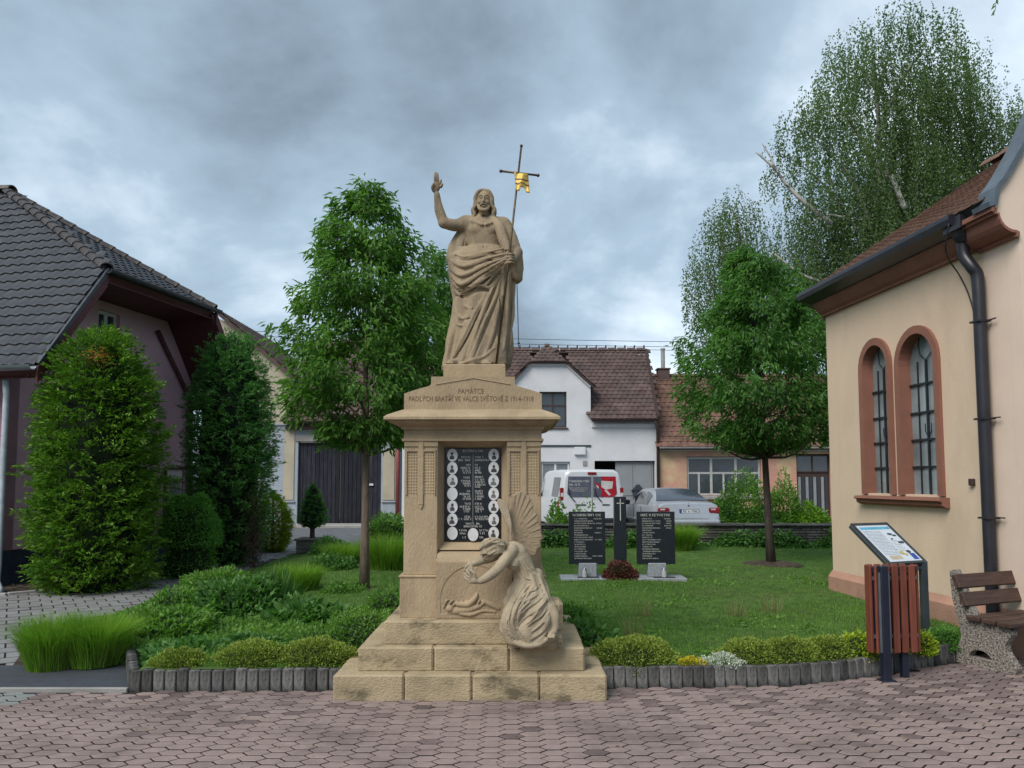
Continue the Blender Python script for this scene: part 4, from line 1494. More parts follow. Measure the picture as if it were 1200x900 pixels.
# window surrounds, reveals, glazing
for (a0, a1, zt_), (b0, b1, zi) in zip(wins, inner):
    oa = archpts(a0, a1, zsill - .01, zt_); ib_ = archpts(b0, b1, zsill - .01, zi)
    n = len(oa)
    mb = MB()
    ib_ = archpts(b0 + .005, b1 - .005, zsill - .01, zi - .005)
    vs = [(x, -.035, z) for x, z in oa] + [(x, -.035, z) for x, z in ib_] + [(x, .0, z) for x, z in oa] + [(x, .13, z) for x, z in ib_]
    vs += [(x + (.006 if x > (b0 + b1) / 2 else -.006), .13, z + .003) for x, z in ib_]
    fs = []
    for i in range(n - 1):
        fs += [(i, i + 1, n + i + 1, n + i), (i, 2 * n + i, 2 * n + i + 1, i + 1), (n + i, n + i + 1, 3 * n + i + 1, 3 * n + i)]
    mb.add(vs, fs)
    sur = mb.build('window', M_terra, church)
    # glass
    mb = MB().yprism(ib_, .112, .122)
    gl = mb.build('pane', M_chglass, sur)
    mb = MB()
    c_ = (b0 + b1) / 2
    for t in (.17, .34, .51, .69):
        z = zsill + (zi - zsill) * t
        mb.box(b0, b1, .092, .111, z - .012, z + .012)
    mb.box(c_ - .012, c_ + .012, .089, .110, zsill, zi - .30)
    w2 = (b1 - b0) * .17
    for sx in (-1, 1):
        mb.tube([(c_, .099, zi - .30), (c_ + sx * w2, .099, zi - .22), (c_ + sx * w2 * 1.2, .099, zi - .10), (c_ + sx * w2 * 1.0, .099, zi - .02)], .006, 5)
        mb.tube([(c_, .099, zsill + (zi - zsill) * .36), (c_ + sx * w2 * .5, .099, zsill + (zi - zsill) * .39), (c_ + sx * w2 * .5, .099, zsill + (zi - zsill) * .44)], .005, 4)
    for sx in (0.25, 0.75):
        mb.box(b0 + (b1 - b0) * sx - .006, b0 + (b1 - b0) * sx + .006, .095, .110, zsill, zi - .30)
    mb.build('glazing_bars', M_lead, gl)
s0 = wins[0][0] - .04; s1_ = wins[1][1] + .06
sl_ = MB().xprism([(.30, zsill - .012), (-.11, zsill - .03), (-.125, zsill - .06), (-.09, zsill - .075), (-.085, zsill - .11), (-.05, zsill - .13), (-.001, zsill - .14), (-.001, zsill - .05), (.30, zsill - .05)], s0, s1_).build('sill', M_terra, church)
# cornice and eaves: terracotta moulding, dark boxed gutter, along the wall and round the apse
def run(poly, a, b, name, m, ext=(0, 0)):
    d = Vector((b[0] - a[0], b[1] - a[1], 0)); L_ = d.length
    # mitred: shear the ends by the profile's own outward offset
    n = len(poly)
    vs = [(ext[0] * y, y, z) for y, z in poly] + [(L_ + ext[1] * y, y, z) for y, z in poly]
    fs = [(i, (i + 1) % n, n + (i + 1) % n, n + i) for i in range(n)]
    for p, q, r_ in tessellate_polygon([[Vector((y, z, 0)) for y, z in poly]]):
        fs += [(p, q, r_), (n + p, n + r_, n + q)]
    o = MB().add(vs, fs).build(name, m, church)
    o.location = (a[0], a[1], 0)
    o.rotation_euler = (0, 0, math.atan2(d.y, d.x))
    return o
t225 = math.tan(R(22.5))
cor_p = [(-.001, ZC), (-.05, ZC), (-.05, ZC + .03), (-.09, ZC + .06), (-.13, ZC + .12), (-.15, ZC + .16), (-.15, ZC + .19), (-.001, ZC + .19)]
eav_p = [(-.0, ZC + .192), (-.17, ZC + .192), (-.33, ZC + .245), (-.345, ZC + .30), (-.34, ZC + .345), (-.30, ZC + .35), (-.0, ZC + .30)]
segs = [((AN, 0), (0, 0), (0, -t225)), ((0, 0), (-1.46, 1.46), (t225, -t225)), ((-1.46, 1.46), (-1.46, 3.54), (t225, -t225)), ((-1.46, 3.54), (0, 5), (t225, -t225)), ((0, 5), (AN, 5), (t225, 0))]
for a, b, ex_ in segs:
    # walking this way round the building the outside is on the right: flip y
    P1 = [(-y, z) for y, z in cor_p][::-1]; P2 = [(-y, z) for y, z in eav_p][::-1]
    run([(y, z) for y, z in P1], a, b, 'cornice', M_terra, (ex_[0] * -1 if 0 else -ex_[0], -ex_[1]))
    run([(y, z) for y, z in P2], a, b, 'boxed_gutter', M_black_m, (-ex_[0], -ex_[1]))
# roof
aw, az = 2.5, P(1150, 199, 10.9).z
apex = Vector((0.0, 2.5, az))
AR = AG - .17
ev = [Vector((AR, -.27, ZC + .33)), Vector((0, -.27, ZC + .33)), Vector((-1.46 - .19, 1.46 - .19 + .08, ZC + .33)), Vector((-1.46 - .27, 3.54, ZC + .33)), Vector((0, 5.27, ZC + .33)), Vector((AR, 5.27, ZC + .33))]
rN = Vector((AR, 2.5, az))
slab('roof', [ev[0], ev[1], apex, rN], .12, M_black_m, church)
slab('roof', [ev[1], ev[2], apex], .12, M_ctile, church)
slab('roof', [ev[2], ev[3], apex], .12, M_ctile, church)
slab('roof', [ev[3], ev[4], apex], .12, M_ctile, church)
slab('roof', [ev[4], ev[5], rN, apex], .12, M_ctile, church)
Vr = (apex - ev[1]); lr = Vr.length; Vr.normalize()
def beaver(tw, th):
    mb = MB()
    mb.add([(.003, .02, .018), (tw * .2, -.012, .02), (tw * .5, -.022, .021), (tw * .8, -.012, .02), (tw - .003, .02, .018), (tw - .003, th + .03, .003), (.003, th + .03, .003),
            (.003, .02, .004), (tw * .2, -.012, .004), (tw * .5, -.022, .004), (tw * .8, -.012, .004), (tw - .003, .02, .004)],
           [(0, 1, 2, 3, 4, 5, 6), (7, 8, 1, 0), (8, 9, 2, 1), (9, 10, 3, 2), (10, 11, 4, 3)])
    return mb
tile_field(church, ev[1] + Vector((0, 0, .012)), Vector((1, 0, 0)), Vr, lambda u, v: u < AR and v < lr, (0.0, AR + .1), lr, .18, .155, M_ctile, limit=300, src=beaver)
capline(apex + Vector((.0, 0, .04)), rN + Vector((0, 0, .04)), .10, m=M_rtile2, parent=church)
# gable wall of the nave: corbelled shoulder and swept top
cur = [chit2(x, y, AG) for x, y in ((1144, 241), (1157, 233), (1169, 223), (1177, 213), (1184, 202), (1192, 188), (1200, 174))]
sh = -.27
zsh = cur[0][1]
prof = [(0.0, -.05), (0.0, 3.86), (-.03, 3.86), (-.03, 3.90)]
for k in range(7):
    an = math.pi / 2 * k / 6
    prof.append((-.03 - .17 * math.sin(an) , 3.90 + .17 * (1 - math.cos(an))))
prof += [(-.22, 4.07), (-.22, 4.10), (sh, 4.10), (sh, 4.12), (-.22, 4.14), (-.22, zsh)]
lastw, lastz = cur[-1]
up = [(w, z) for w, z in cur if w > -.2]
top = [(lastw + .25, lastz + .5), (lastw + .6, lastz + .75), (lastw + 1.2, lastz + .9), (2.5, lastz + .95)]
left = prof + up + top
right = [(5.0 - w, z) for w, z in left[::-1]]
poly = left + right
zl_ = 4.13
lowp = [(w, z) for w, z in prof if z < 4.11] + [(sh, 4.12)]
lowp = lowp + [(5.0 - w, z) for w, z in lowp[::-1]]
MB().xprism(lowp, AN + .002, AG - .162).build('gable_wall', M_chw2, church)
MB().xprism(poly, AG - .16, AG).build('gable_wall', M_chw2, church)
# terracotta pieces of the shoulder
mb = MB()
mb.xprism([(-.012, 3.855), (-.045, 3.855), (-.045, 3.895)] + [(-.045 - .17 * math.sin(math.pi / 2 * k / 6), 3.90 + .17 * (1 - math.cos(math.pi / 2 * k / 6)) - .01) for k in range(7)] + [(-.25, 4.06), (-.25, 4.135), (sh - .01, 4.135), (sh - .01, 4.09), (-.235, 4.09), (-.235, 4.12), (-.225, 4.12), (-.225, 4.06)] + [(-.038 - .165 * math.sin(math.pi / 2 * k / 6), 3.915 + .165 * (1 - math.cos(math.pi / 2 * k / 6))) for k in range(6, -1, -1)] + [(-.012, 3.90)], AN - .02, AG + .03)
mb.box(AG - .20, AG - .0, -.245, -.222, 4.14, zsh - .02)
mb.build('corbel', M_terra, church)
cop = [(-.30, zsh - .02)] + [(-.22, zsh + .005)] + up + top
mb = MB()
vs = []
for w, z in cop:
    pass
for i in range(len(cop)):
    a = Vector(cop[max(i - 1, 0)]); b = Vector(cop[min(i + 1, len(cop) - 1)])
    d = (b - a).normalized(); nn = Vector((-d.y, d.x))
    for off in (0.003, .05):
        for xx in (AG - .19, AG + .04):
            vs.append((xx, cop[i][0] + nn.x * off, cop[i][1] + nn.y * off))
fs = []
for i in range(len(cop) - 1):
    k = i * 4; m2 = k + 4
    fs += [(k, k + 1, m2 + 1, m2), (k + 2, m2 + 2, m2 + 3, k + 3), (k, m2, m2 + 2, k + 2), (k + 1, k + 3, m2 + 3, m2 + 1)]
fs += [(0, 2, 3, 1)]
mb.add(vs, fs)
mb.build('slate_coping', M_slate, church)
# nave body behind the gable, running to the right and towards the viewer's side
# rainwater head and downpipe
def cpt(px, py, w):
    a, z = chit(px, py, w)
    return (a, w, z)
pts = [cpt(1128, 285, -.17), cpt(1130, 300, -.16), cpt(1139, 313, -.13), cpt(1145, 322, -.09), cpt(1147, 345, -.09)]
base_ = cpt(1160, 722, -.09)
pts.append((pts[-1][0], -.09, 1.4)); pts.append((pts[-1][0], -.09, 0.05))
MB().tube(smooth_path(pts[:5], 3) + pts[5:], .058, 12).build('downpipe', M_black_m, church, True, angle=40)
h0 = cpt(1126, 268, -.2)
mb = MB()
mb.prism([(h0[0] - .13, -.30), (h0[0] + .13, -.30), (h0[0] + .13, -.05), (h0[0] - .13, -.05)], h0[2] - .03, h0[2] + .10)
mb.lathe([(.12, h0[2] - .03), (.10, h0[2] - .09), (.065, h0[2] - .14)], 10, (h0[0], -.17))
mb.build('rainwater_head', M_black_m, church)
xp = pts[5][0]
mb = MB()
for z in (3.15, 2.2, 1.25):
    mb.box(xp - .064, xp + .064, -.154, -.02, z, z + .018)
    mb.box(xp + .05, xp + .15, -.045, -.035, z + .008, z + .020)
tagit(mb.build('pipe_brackets', M_black_m, church))
# lightning cable
cb = [cpt(1112, 262, -.36), cpt(1108, 290, -.34), cpt(1113, 306, -.17), cpt(1124, 322, -.03), cpt(1135, 345, -.02), cpt(1142, 372, -.02), cpt(1144, 400, -.02)]
MB().tube(smooth_path(cb, 4) + [(cb[-1][0], -.02, 0.4)], .007, 5).build('cable', M_lead, church, True)
sx_ = cpt(1141, 565, 0)
MB().box(sx_[0] - .03, sx_[0] + .03, -.04, -.001, sx_[2] - .035, sx_[2] + .035, .006).build('socket', M_brown, church)
# grey stone step beside the gable wall
MB().box(AG - .02, AG + 1.2, -.02, .9, -.02, .40, .015).build('side_step', M_kerb, church)
# ------------------------------------------------------------------ implicit sculpting
class SDF:
    def __init__(s, lo, hi, h):
        s.lo = np.array(lo, float)
        s.h = h
        n = np.ceil((np.array(hi) - s.lo) / h).astype(int) + 1
        s.ax = [s.lo[i] + h * np.arange(n[i]) for i in range(3)]
        s.f = np.full(tuple(n), 0.2, dtype=np.float32)
    def sub(s, lo, hi):
        sl = []
        for i in range(3):
            a = max(0, int(math.floor((lo[i] - s.lo[i]) / s.h)))
            b = min(len(s.ax[i]), int(math.ceil((hi[i] - s.lo[i]) / s.h)) + 1)
            sl.append(slice(a, max(a, b)))
        return tuple(sl), s.ax[0][sl[0]][:, None, None], s.ax[1][sl[1]][None, :, None], s.ax[2][sl[2]][None, None, :]
    def mix(s, sl, d, k, cut):
        f = s.f[sl]
        if f.size == 0:
            return
        if cut:
            d = -d
            if k > 0:
                h = np.clip(0.5 - 0.5 * (d - f) / k, 0, 1)
                s.f[sl] = d * (1 - h) + f * h + k * h * (1 - h)
            else:
                s.f[sl] = np.maximum(f, d)
        else:
            if k > 0:
                h = np.clip(0.5 + 0.5 * (d - f) / k, 0, 1)
                s.f[sl] = d * (1 - h) + f * h - k * h * (1 - h)
            else:
                s.f[sl] = np.minimum(f, d)
    def cap(s, a, b, ra, rb=None, k=0.01, cut=False, flat=None):
        rb = ra if rb is None else rb
        a = np.array(a, float); b = np.array(b, float)
        pad = max(ra, rb) + k + 3 * s.h
        sl, X, Y, Z = s.sub(np.minimum(a, b) - pad, np.maximum(a, b) + pad)
        d = b - a
        L2 = max(float(d @ d), 1e-9)
        t = np.clip(((X - a[0]) * d[0] + (Y - a[1]) * d[1] + (Z - a[2]) * d[2]) / L2, 0, 1)
        qx = X - a[0] - t * d[0]; qy = Y - a[1] - t * d[1]; qz = Z - a[2] - t * d[2]
        dist = np.sqrt(qx * qx + qy * qy + qz * qz) - (ra + (rb - ra) * t)
        s.mix(sl, dist, k, cut)
    def path(s, pts, r, k=0.01, cut=False, sub=4):
        P_ = smooth_path(pts, sub)
        n = len(P_)
        rr = np.interp(np.linspace(0, 1, n), np.linspace(0, 1, len(r)), r) if isinstance(r, (list, tuple)) else [r] * n
        # evaluated as one distance so that the segments do not swell each other
        P_ = [np.array(p, float) for p in P_]
        pad = max(rr) + k + 3 * s.h
        lo = np.min(P_, axis=0) - pad; hi = np.max(P_, axis=0) + pad
        sl, X, Y, Z = s.sub(lo, hi)
        best = np.full((X.shape[0], Y.shape[1], Z.shape[2]), 9.0, dtype=np.float32)
        for i in range(n - 1):
            a, b = P_[i], P_[i + 1]
            d = b - a
            L2 = max(float(d @ d), 1e-9)
            t = np.clip(((X - a[0]) * d[0] + (Y - a[1]) * d[1] + (Z - a[2]) * d[2]) / L2, 0, 1)
            qx = X - a[0] - t * d[0]; qy = Y - a[1] - t * d[1]; qz = Z - a[2] - t * d[2]
            dd = np.sqrt(qx * qx + qy * qy + qz * qz) - (rr[i] + (rr[i + 1] - rr[i]) * t)
            np.minimum(best, dd, out=best)
        s.mix(sl, best, k, cut)
    def ell(s, c, r, k=0.01, cut=False, M=None):
        c = np.array(c, float); r = np.array(r, float)
        pad = max(r) + k + 3 * s.h
        sl, X, Y, Z = s.sub(c - pad, c + pad)
        x = X - c[0] + 0 * Y + 0 * Z; y = Y - c[1] + 0 * X + 0 * Z; z = Z - c[2] + 0 * X + 0 * Y
        if M is not None:
            M = np.array(M)
            x, y, z = (M[0, 0] * x + M[1, 0] * y + M[2, 0] * z, M[0, 1] * x + M[1, 1] * y + M[2, 1] * z, M[0, 2] * x + M[1, 2] * y + M[2, 2] * z)
        k0 = np.sqrt((x / r[0]) ** 2 + (y / r[1]) ** 2 + (z / r[2]) ** 2)
        k1 = np.sqrt((x / r[0] ** 2) ** 2 + (y / r[1] ** 2) ** 2 + (z / r[2] ** 2) ** 2)
        s.mix(sl, k0 * (k0 - 1) / np.maximum(k1, 1e-6), k, cut)
    def loft(s, rows, k=0.02, cut=False, fold=None, p=2.0):
        """rows: (z, x0, x1, yc, ry) from low to high z"""
        rows = sorted(rows)
        A = np.array(rows, float)
        z0, z1 = A[0, 0], A[-1, 0]
        pad = k + 3 * s.h
        lo = [A[:, 1].min() - pad, (A[:, 3] - A[:, 4]).min() - pad, z0 - pad]
        hi = [A[:, 2].max() + pad, (A[:, 3] + A[:, 4]).max() + pad, z1 + pad]
        sl, X, Y, Z = s.sub(lo, hi)
        zc = np.clip(Z, z0, z1)
        x0 = np.interp(zc, A[:, 0], A[:, 1]); x1 = np.interp(zc, A[:, 0], A[:, 2])
        yc = np.interp(zc, A[:, 0], A[:, 3]); ry = np.interp(zc, A[:, 0], A[:, 4])
        cx = (x0 + x1) / 2; rx = (x1 - x0) / 2
        u = (X - cx) / rx; v = (Y - yc) / ry
        rho = (np.abs(u) ** p + np.abs(v) ** p) ** (1 / p)
        d = (rho - 1) * np.minimum(rx, ry)
        if fold is not None:
            d = d - fold(X, Y, Z, np.arctan2(u, -v))
        d = np.maximum(d, np.abs(Z - (z0 + z1) / 2) - (z1 - z0) / 2)
        s.mix(sl, d, k, cut)
    def cast(s, px, py, d0, d1, out=0.0):
        """first surface point met by the line of sight of a photo position between depths d0 and d1"""
        D = np.arange(d0, d1, s.h * .5)
        r = px_ray(px, py)
        t = (D - CAMY) / r[1]
        p = np.stack([r[0] * t, D, CAMH + r[2] * t], axis=1)
        i = np.clip(np.round((p - s.lo) / s.h).astype(int), 0, np.array(s.f.shape) - 1)
        v = s.f[i[:, 0], i[:, 1], i[:, 2]]
        k = np.argmax(v < 0)
        if v[k] >= 0:
            return None
        return p[k] - np.array(r) / np.linalg.norm(r) * out
    def folds(s, lines, d0, d1, r, groove=True, k=.006, gk=.005, seed=1, jit=1.0, goff=(1.3, 2.6)):
        g = random.Random(seed)
        cur_ = []
        for pts in lines:
            q = [s.cast(a + g.uniform(-jit, jit), b + g.uniform(-jit, jit), d0, d1, g.uniform(-.002, .004)) for a, b in pts]
            gq = [s.cast(a + goff[0], b + goff[1], d0, d1, 0.0) for a, b in pts]
            w = r * g.uniform(.7, 1.15)
            cur_.append(([x for x in q if x is not None], [x for x in gq if x is not None], w))
        for q, gq, w in cur_:
            if groove and len(gq) > 2:
                s.path(gq, [w * .3, w * .75, w * .75, w * .3], gk, True, 3)
        for q, gq, w in cur_:
            if len(q) > 2:
                s.path(q, [w * .35, w, w, w * .4], k, False, 3)
    def mesh(s):
        f = s.f
        ins = f < 0
        nx, ny, nz = f.shape
        c = [(0, 0, 0), (1, 0, 0), (0, 1, 0), (1, 1, 0), (0, 0, 1), (1, 0, 1), (0, 1, 1), (1, 1, 1)]
        cs = lambda a, o: a[o[0]:nx - 1 + o[0], o[1]:ny - 1 + o[1], o[2]:nz - 1 + o[2]]
        cnt = sum(cs(ins, o).astype(np.int8) for o in c)
        act = (cnt > 0) & (cnt < 8)
        I = np.argwhere(act)
        idx = np.full(act.shape, -1, dtype=np.int64)
        idx[act] = np.arange(len(I))
        acc = np.zeros((len(I), 3)); num = np.zeros(len(I))
        val = [f[I[:, 0] + o[0], I[:, 1] + o[1], I[:, 2] + o[2]] for o in c]
        E_ = [(0, 1), (2, 3), (4, 5), (6, 7), (0, 2), (1, 3), (4, 6), (5, 7), (0, 4), (1, 5), (2, 6), (3, 7)]
        for a, b in E_:
            fa, fb = val[a], val[b]
            cr_ = (fa < 0) != (fb < 0)
            t = np.where(cr_, fa / np.where(cr_, fa - fb, 1), 0)
            oa = np.array(c[a]); ob = np.array(c[b])
            p = oa[None, :] + t[:, None] * (ob - oa)[None, :]
            acc[cr_] += p[cr_]
            num += cr_
        V = (I + acc / np.maximum(num, 1)[:, None]) * s.h + s.lo
        F = []
        for ax in range(3):
            o = [0, 0, 0]; o[ax] = 1
            a = ins[:nx - o[0], :ny - o[1], :nz - o[2]]
            b = ins[o[0]:, o[1]:, o[2]:]
            E = np.argwhere(a != b)
            sgn = a[E[:, 0], E[:, 1], E[:, 2]]
            u, v = [(1, 2), (2, 0), (0, 1)][ax]
            ok = (E[:, u] > 0) & (E[:, v] > 0)
            for q in range(3):
                ok &= E[:, q] < f.shape[q] - 1
            E = E[ok]; sgn = sgn[ok]
            du = np.zeros(3, int); du[u] = 1
            dv = np.zeros(3, int); dv[v] = 1
            g = lambda e: idx[e[:, 0], e[:, 1], e[:, 2]]
            q = np.stack([g(E - du - dv), g(E - dv), g(E), g(E - du)], axis=1)
            q[~sgn] = q[~sgn][:, ::-1]
            F.append(q[(q >= 0).all(axis=1)])
        return V, np.concatenate(F)

# ------------------------------------------------------------------ war memorial
SAND = (0.375, 0.285, 0.18)
M_sand = mat('sandstone', SAND, 0.9, var=0.14, scale=3.5, bump=0.35, bscale=70, stain=(0.22, 0.165, 0.105), stain_amt=0.6, stain_scale=2.6, stretch=(1, 1, .45))
M_sand_step = mat('weathered_sandstone', (0.385, 0.305, 0.19), 0.92, var=0.16, scale=4, bump=0.5, bscale=45, stain=(0.09, 0.075, 0.045), stain_amt=0.85, stain_scale=3.2, stain_lo=0.53, stain_hi=0.66, stretch=(1, 1, 1.6))
M_sand_statue = mat('statue_sandstone', (0.325, 0.25, 0.162), 0.9, var=0.13, scale=5, bump=0.3, bscale=90, stain=(0.12, 0.098, 0.075), stain_amt=0.75, stain_scale=4.5, stretch=(1, 1, .35), stain_lo=.48, stain_hi=.66)
M_sand_pale = mat('pale_sandstone', (0.38, 0.31, 0.212), 0.9, var=0.12, scale=8, bump=0.3, bscale=90, stain=(0.24, 0.19, 0.13), stain_amt=0.5, stain_scale=5)
M_engr = mat('engraved_lettering', (0.18, 0.12, 0.075), 0.9, var=0.3, scale=20)
M_black = mat('polished_black_granite', (0.012, 0.014, 0.02), 0.18, var=0.3, scale=40, spec=0.5)
M_white_en = mat('white_enamel', (0.62, 0.62, 0.62), 0.35, var=0.08, scale=30)
M_grey_en = mat('portrait_grey', (0.16, 0.16, 0.165), 0.5, var=0.3, scale=40)
M_grey_dk = mat('portrait_dark_grey', (0.07, 0.068, 0.07), 0.5, var=0.5, scale=60)
M_lett = mat('pale_lettering', (0.5, 0.49, 0.46), 0.6, var=0.1)

MX, MY = -0.31, 6.72
memorial = thing('war_memorial', 'tall sandstone war memorial pedestal with stepped base and black name plaque', 'memorial', (MX, MY, 0))
def mbox(name, x0, x1, y0, y1, z0, z1, m, ch=0.012, label=None, parent=memorial):
    o = MB().box(x0 - MX, x1 - MX, y0 - MY, y1 - MY, z0, z1, ch).build(name, m, parent)
    if label: o['label'] = label
    return o
# lowest step: four front stones, then side and back stones
xs = [-1.325, -0.795, -0.295, 0.205, 0.705]
def sideblocks(x0, x1, y0, y1, z0, z1, xs, d, ny):
    for i in range(len(xs) - 1):
        mbox('step_block', xs[i] + 0.004, xs[i + 1] - 0.004, y0 + random.uniform(-0.003, 0.003), y0 + d, z0, z1 + random.uniform(-0.002, 0.002), M_sand_step, 0.014)
        mbox('step_block', xs[i] + 0.004, xs[i + 1] - 0.004, y1 - d, y1, z0, z1, M_sand_step, 0.014)
    ys = np.linspace(y0 + d + 0.006, y1 - d - 0.006, ny + 1)
    for i in range(ny):
        for a, b in ((x0, x0 + d), (x1 - d, x1)):
            mbox('step_block', a, b, ys[i] + 0.003, ys[i + 1] - 0.003, z0, z1, M_sand_step, 0.014)
sideblocks(-1.325, 0.705, 5.90, 7.60, -0.02, 0.181, xs, 0.34, 2)
mbox('step_core', -1.30, 0.68, 5.93, 7.57, 0.0, 0.172, M_sand_step)
sideblocks(-1.165, 0.552, 6.013, 7.44, 0.174, 0.358, [-1.165, -0.59, -0.02, 0.552], 0.3, 2)
mbox('step_core', -1.14, 0.53, 6.04, 7.41, 0.17, 0.350, M_sand_step)
mbox('base_block', -0.985, 0.362, 6.105, 7.33, 0.352, 0.539, M_sand_step, 0.015)
# plinth and shaft
YF = 6.225                      # face of the plinth
mbox('plinth', -0.882, 0.258, YF, 7.22, 0.536, 0.862, M_sand, 0.006)
MB().box(-0.892 - MX, 0.268 - MX, YF - 0.008 - MY, 7.228 - MY, 0.850, 0.870, 0.006).build('plinth_moulding', M_sand, memorial)
SF = 6.262                      # face of the shaft
NX0, NX1 = -0.592, -0.040       # niche
# shaft as a core with two front piers
mbox('shaft', -0.86, 0.232, SF + 0.22, 7.18, 0.868, 1.932, M_sand, 0.004)
for a, b in ((-0.86, NX0), (NX1, 0.232)):
    pier = mbox('pier', a, b, SF, SF + 0.221, 0.868, 1.930, M_sand, 0.006)
    w = (b - a)
    for k in range(2):           # sunk ornamental strips at the pier head
        x0 = a + 0.022 + k * (w * 0.5)
        x1 = x0 + w * 0.5 - 0.05
        mb = MB()
        fr = 0.010
        for q in ((x0 - fr, x0, 1.50, 1.845), (x1, x1 + fr, 1.50, 1.845)):
            mb.box(q[0] - MX, q[1] - MX, SF - 0.012 - MY, SF + 0.002 - MY, q[2], q[3])
        mb.box(x0 - fr - MX, x1 + fr - MX, SF - 0.014 - MY, SF + 0.002 - MY, 1.845, 1.86)
        nn = 4
        for c_ in range(nn):
            for r_ in range(14):
                cx = x0 + (c_ + 0.5) * (x1 - x0) / nn
                cz = 1.515 + r_ * 0.0235
                mb.ball((cx - MX, SF - MY, cz), (0.0085, 0.0055, 0.0095), 6, 4)
        mb.build('ornament_strip', M_sand, pier)
    mb = MB()
    mb.box((a + b) / 2 - 0.02 - MX, (a + b) / 2 + 0.02 - MX, SF - 0.016 - MY, SF + 0.002 - MY, 1.42, 1.925, 0.004)
    mb.yprism([((a + b) / 2 - 0.02 - MX, 1.42), ((a + b) / 2 + 0.02 - MX, 1.42), ((a + b) / 2 - MX, 1.385)], SF - 0.012 - MY, SF + 0.002 - MY)
    mb.box(a - MX, b - MX, SF - 0.010 - MY, SF + 0.002 - MY, 1.885, 1.925)
    mb.build('pilaster_strip', M_sand, pier)
# niche lining: splayed frame
PY = SF + 0.13
fx0, fx1, fz0, fz1 = -0.545, -0.092, 1.122, 1.875
mb = MB()
o_ = [(NX0, 1.062), (NX1, 1.062), (NX1, 1.930), (NX0, 1.930)]
i_ = [(fx0 - .006, fz0 - .006), (fx1 + .006, fz0 - .006), (fx1 + .006, fz1 + .006), (fx0 - .006, fz1 + .006)]
vs = [(x - MX, SF + 0.03 - MY, z) for x, z in o_] + [(x - MX, PY - MY, z) for x, z in i_]
mb.add(vs, [(0, 1, 5, 4), (1, 2, 6, 5), (2, 3, 7, 6), (3, 0, 4, 7)])
mb.box(NX0 + .001 - MX, NX1 - .001 - MX, PY + 0.012 - MY, SF + 0.219 - MY, 1.0, 1.929)
mb.build('niche_frame', M_sand, memorial)
plq = MB().box(fx0 - MX, fx1 - MX, PY - 0.01 - MY, PY + 0.012 - MY, fz0, fz1, 0.004).build('name_plaque', M_black, memorial)
PF = PY - 0.0115
pw = fx1 - fx0
def ppx(px, py):                 # photo position on the plaque
    p = P(px, py, PF)
    return p.x, p.z
# oval enamel portraits: photo positions measured in the 643x900 crop (x = 500 + X/6.43)
ov = []
for i, Y in enumerate((183, 281, 377, 474, 572, 669, 771)):
    ov.append((194, Y, i in (3, 6)))
    ov.append((505, Y, False))
ov.append((350, 781, True))
for X_, Y_, blank in ov:
    x, z = ppx(500 + X_ / 6.43, 505 + Y_ / 6.43)
    mb = MB()
    n = 20
    rx, rz = 0.0425, 0.0525
    poly = [(x - MX + rx * math.cos(2 * math.pi * k / n), z + rz * math.sin(2 * math.pi * k / n)) for k in range(n)]
    mb.yprism(poly, PF - 0.006 - MY, PF + 0.004 - MY)
    mo = mb.build('portrait', M_white_en, plq)
    if not blank:
        mb = MB()
        yy = PF - 0.0075 - MY
        hx = x - MX + random.uniform(-.004, .004); z += random.uniform(-.003, .003); hs = random.uniform(.8, 1.2)
        hd = [(hx + 0.0105 * math.cos(a), z + 0.012 + 0.014 * math.sin(a)) for a in np.linspace(0, 2 * math.pi, 10, endpoint=False)]
        mb.yprism(hd, yy, yy + 0.003)
        sh = [(hx - 0.022 * hs, z - 0.034), (hx + 0.022 * hs, z - 0.034), (hx + 0.020 * hs, z - 0.014), (hx + 0.008, z - 0.003), (hx - 0.008, z - 0.003), (hx - 0.020 * hs, z - 0.014)]
        mb.yprism(sh, yy, yy + 0.003)
        mb.v = [(q_[0], q_[1], q_[2] + 0) for q_ in mb.v]
        mb.build('portrait_print', random.choice((M_grey_en, M_grey_dk, M_grey_dk)), plq)
mb = MB()
yy = PF - 0.003 - MY
cx_, _ = ppx(500 + 351 / 6.43, 570)
def tline(X0, X1, Y, hpx=14):
    x0, z = ppx(500 + X0 / 6.43, 505 + Y / 6.43)
    x1, _ = ppx(500 + X1 / 6.43, 505 + Y / 6.43)
    marks(mb, x0 - MX, x1 - MX, z - 0.004, hpx / 6.43 / 143.0, yy)
tline(272, 430, 155, 17)
for q in ((262, 334, 202), (236, 334, 223), (300, 334, 260), (256, 334, 281), (270, 334, 300), (272, 334, 318), (275, 334, 355), (245, 334, 380), (270, 334, 398), (280, 334, 415),
          (305, 334, 456), (248, 334, 478), (275, 334, 497), (272, 334, 515), (285, 334, 551), (250, 334, 574), (275, 334, 592), (275, 334, 610), (285, 334, 650), (236, 345, 668), (292, 405, 702), (280, 424, 722),
          (243, 305, 752), (250, 300, 775), (270, 300, 805),
          (364, 440, 202), (364, 470, 223), (364, 390, 260), (364, 432, 281), (364, 420, 300), (364, 420, 318), (364, 430, 350), (364, 436, 370), (364, 440, 388), (364, 452, 407), (364, 410, 424),
          (364, 425, 456), (364, 428, 475), (364, 440, 497), (364, 420, 515), (364, 415, 551), (364, 430, 574), (364, 446, 592), (364, 425, 610), (364, 462, 650), (364, 470, 668), (398, 462, 752), (398, 445, 775), (398, 430, 805)):
    tline(*q)
x0, za = ppx(500 + 350 / 6.43, 505 + 180 / 6.43)
_, zb = ppx(550, 505 + 690 / 6.43)
mb.box(x0 - MX - 0.001, x0 - MX + 0.001, yy - 0.001, yy + 0.001, zb, za)
tagit(mb.build('plaque_lettering', M_lett, plq), kind='stuff')

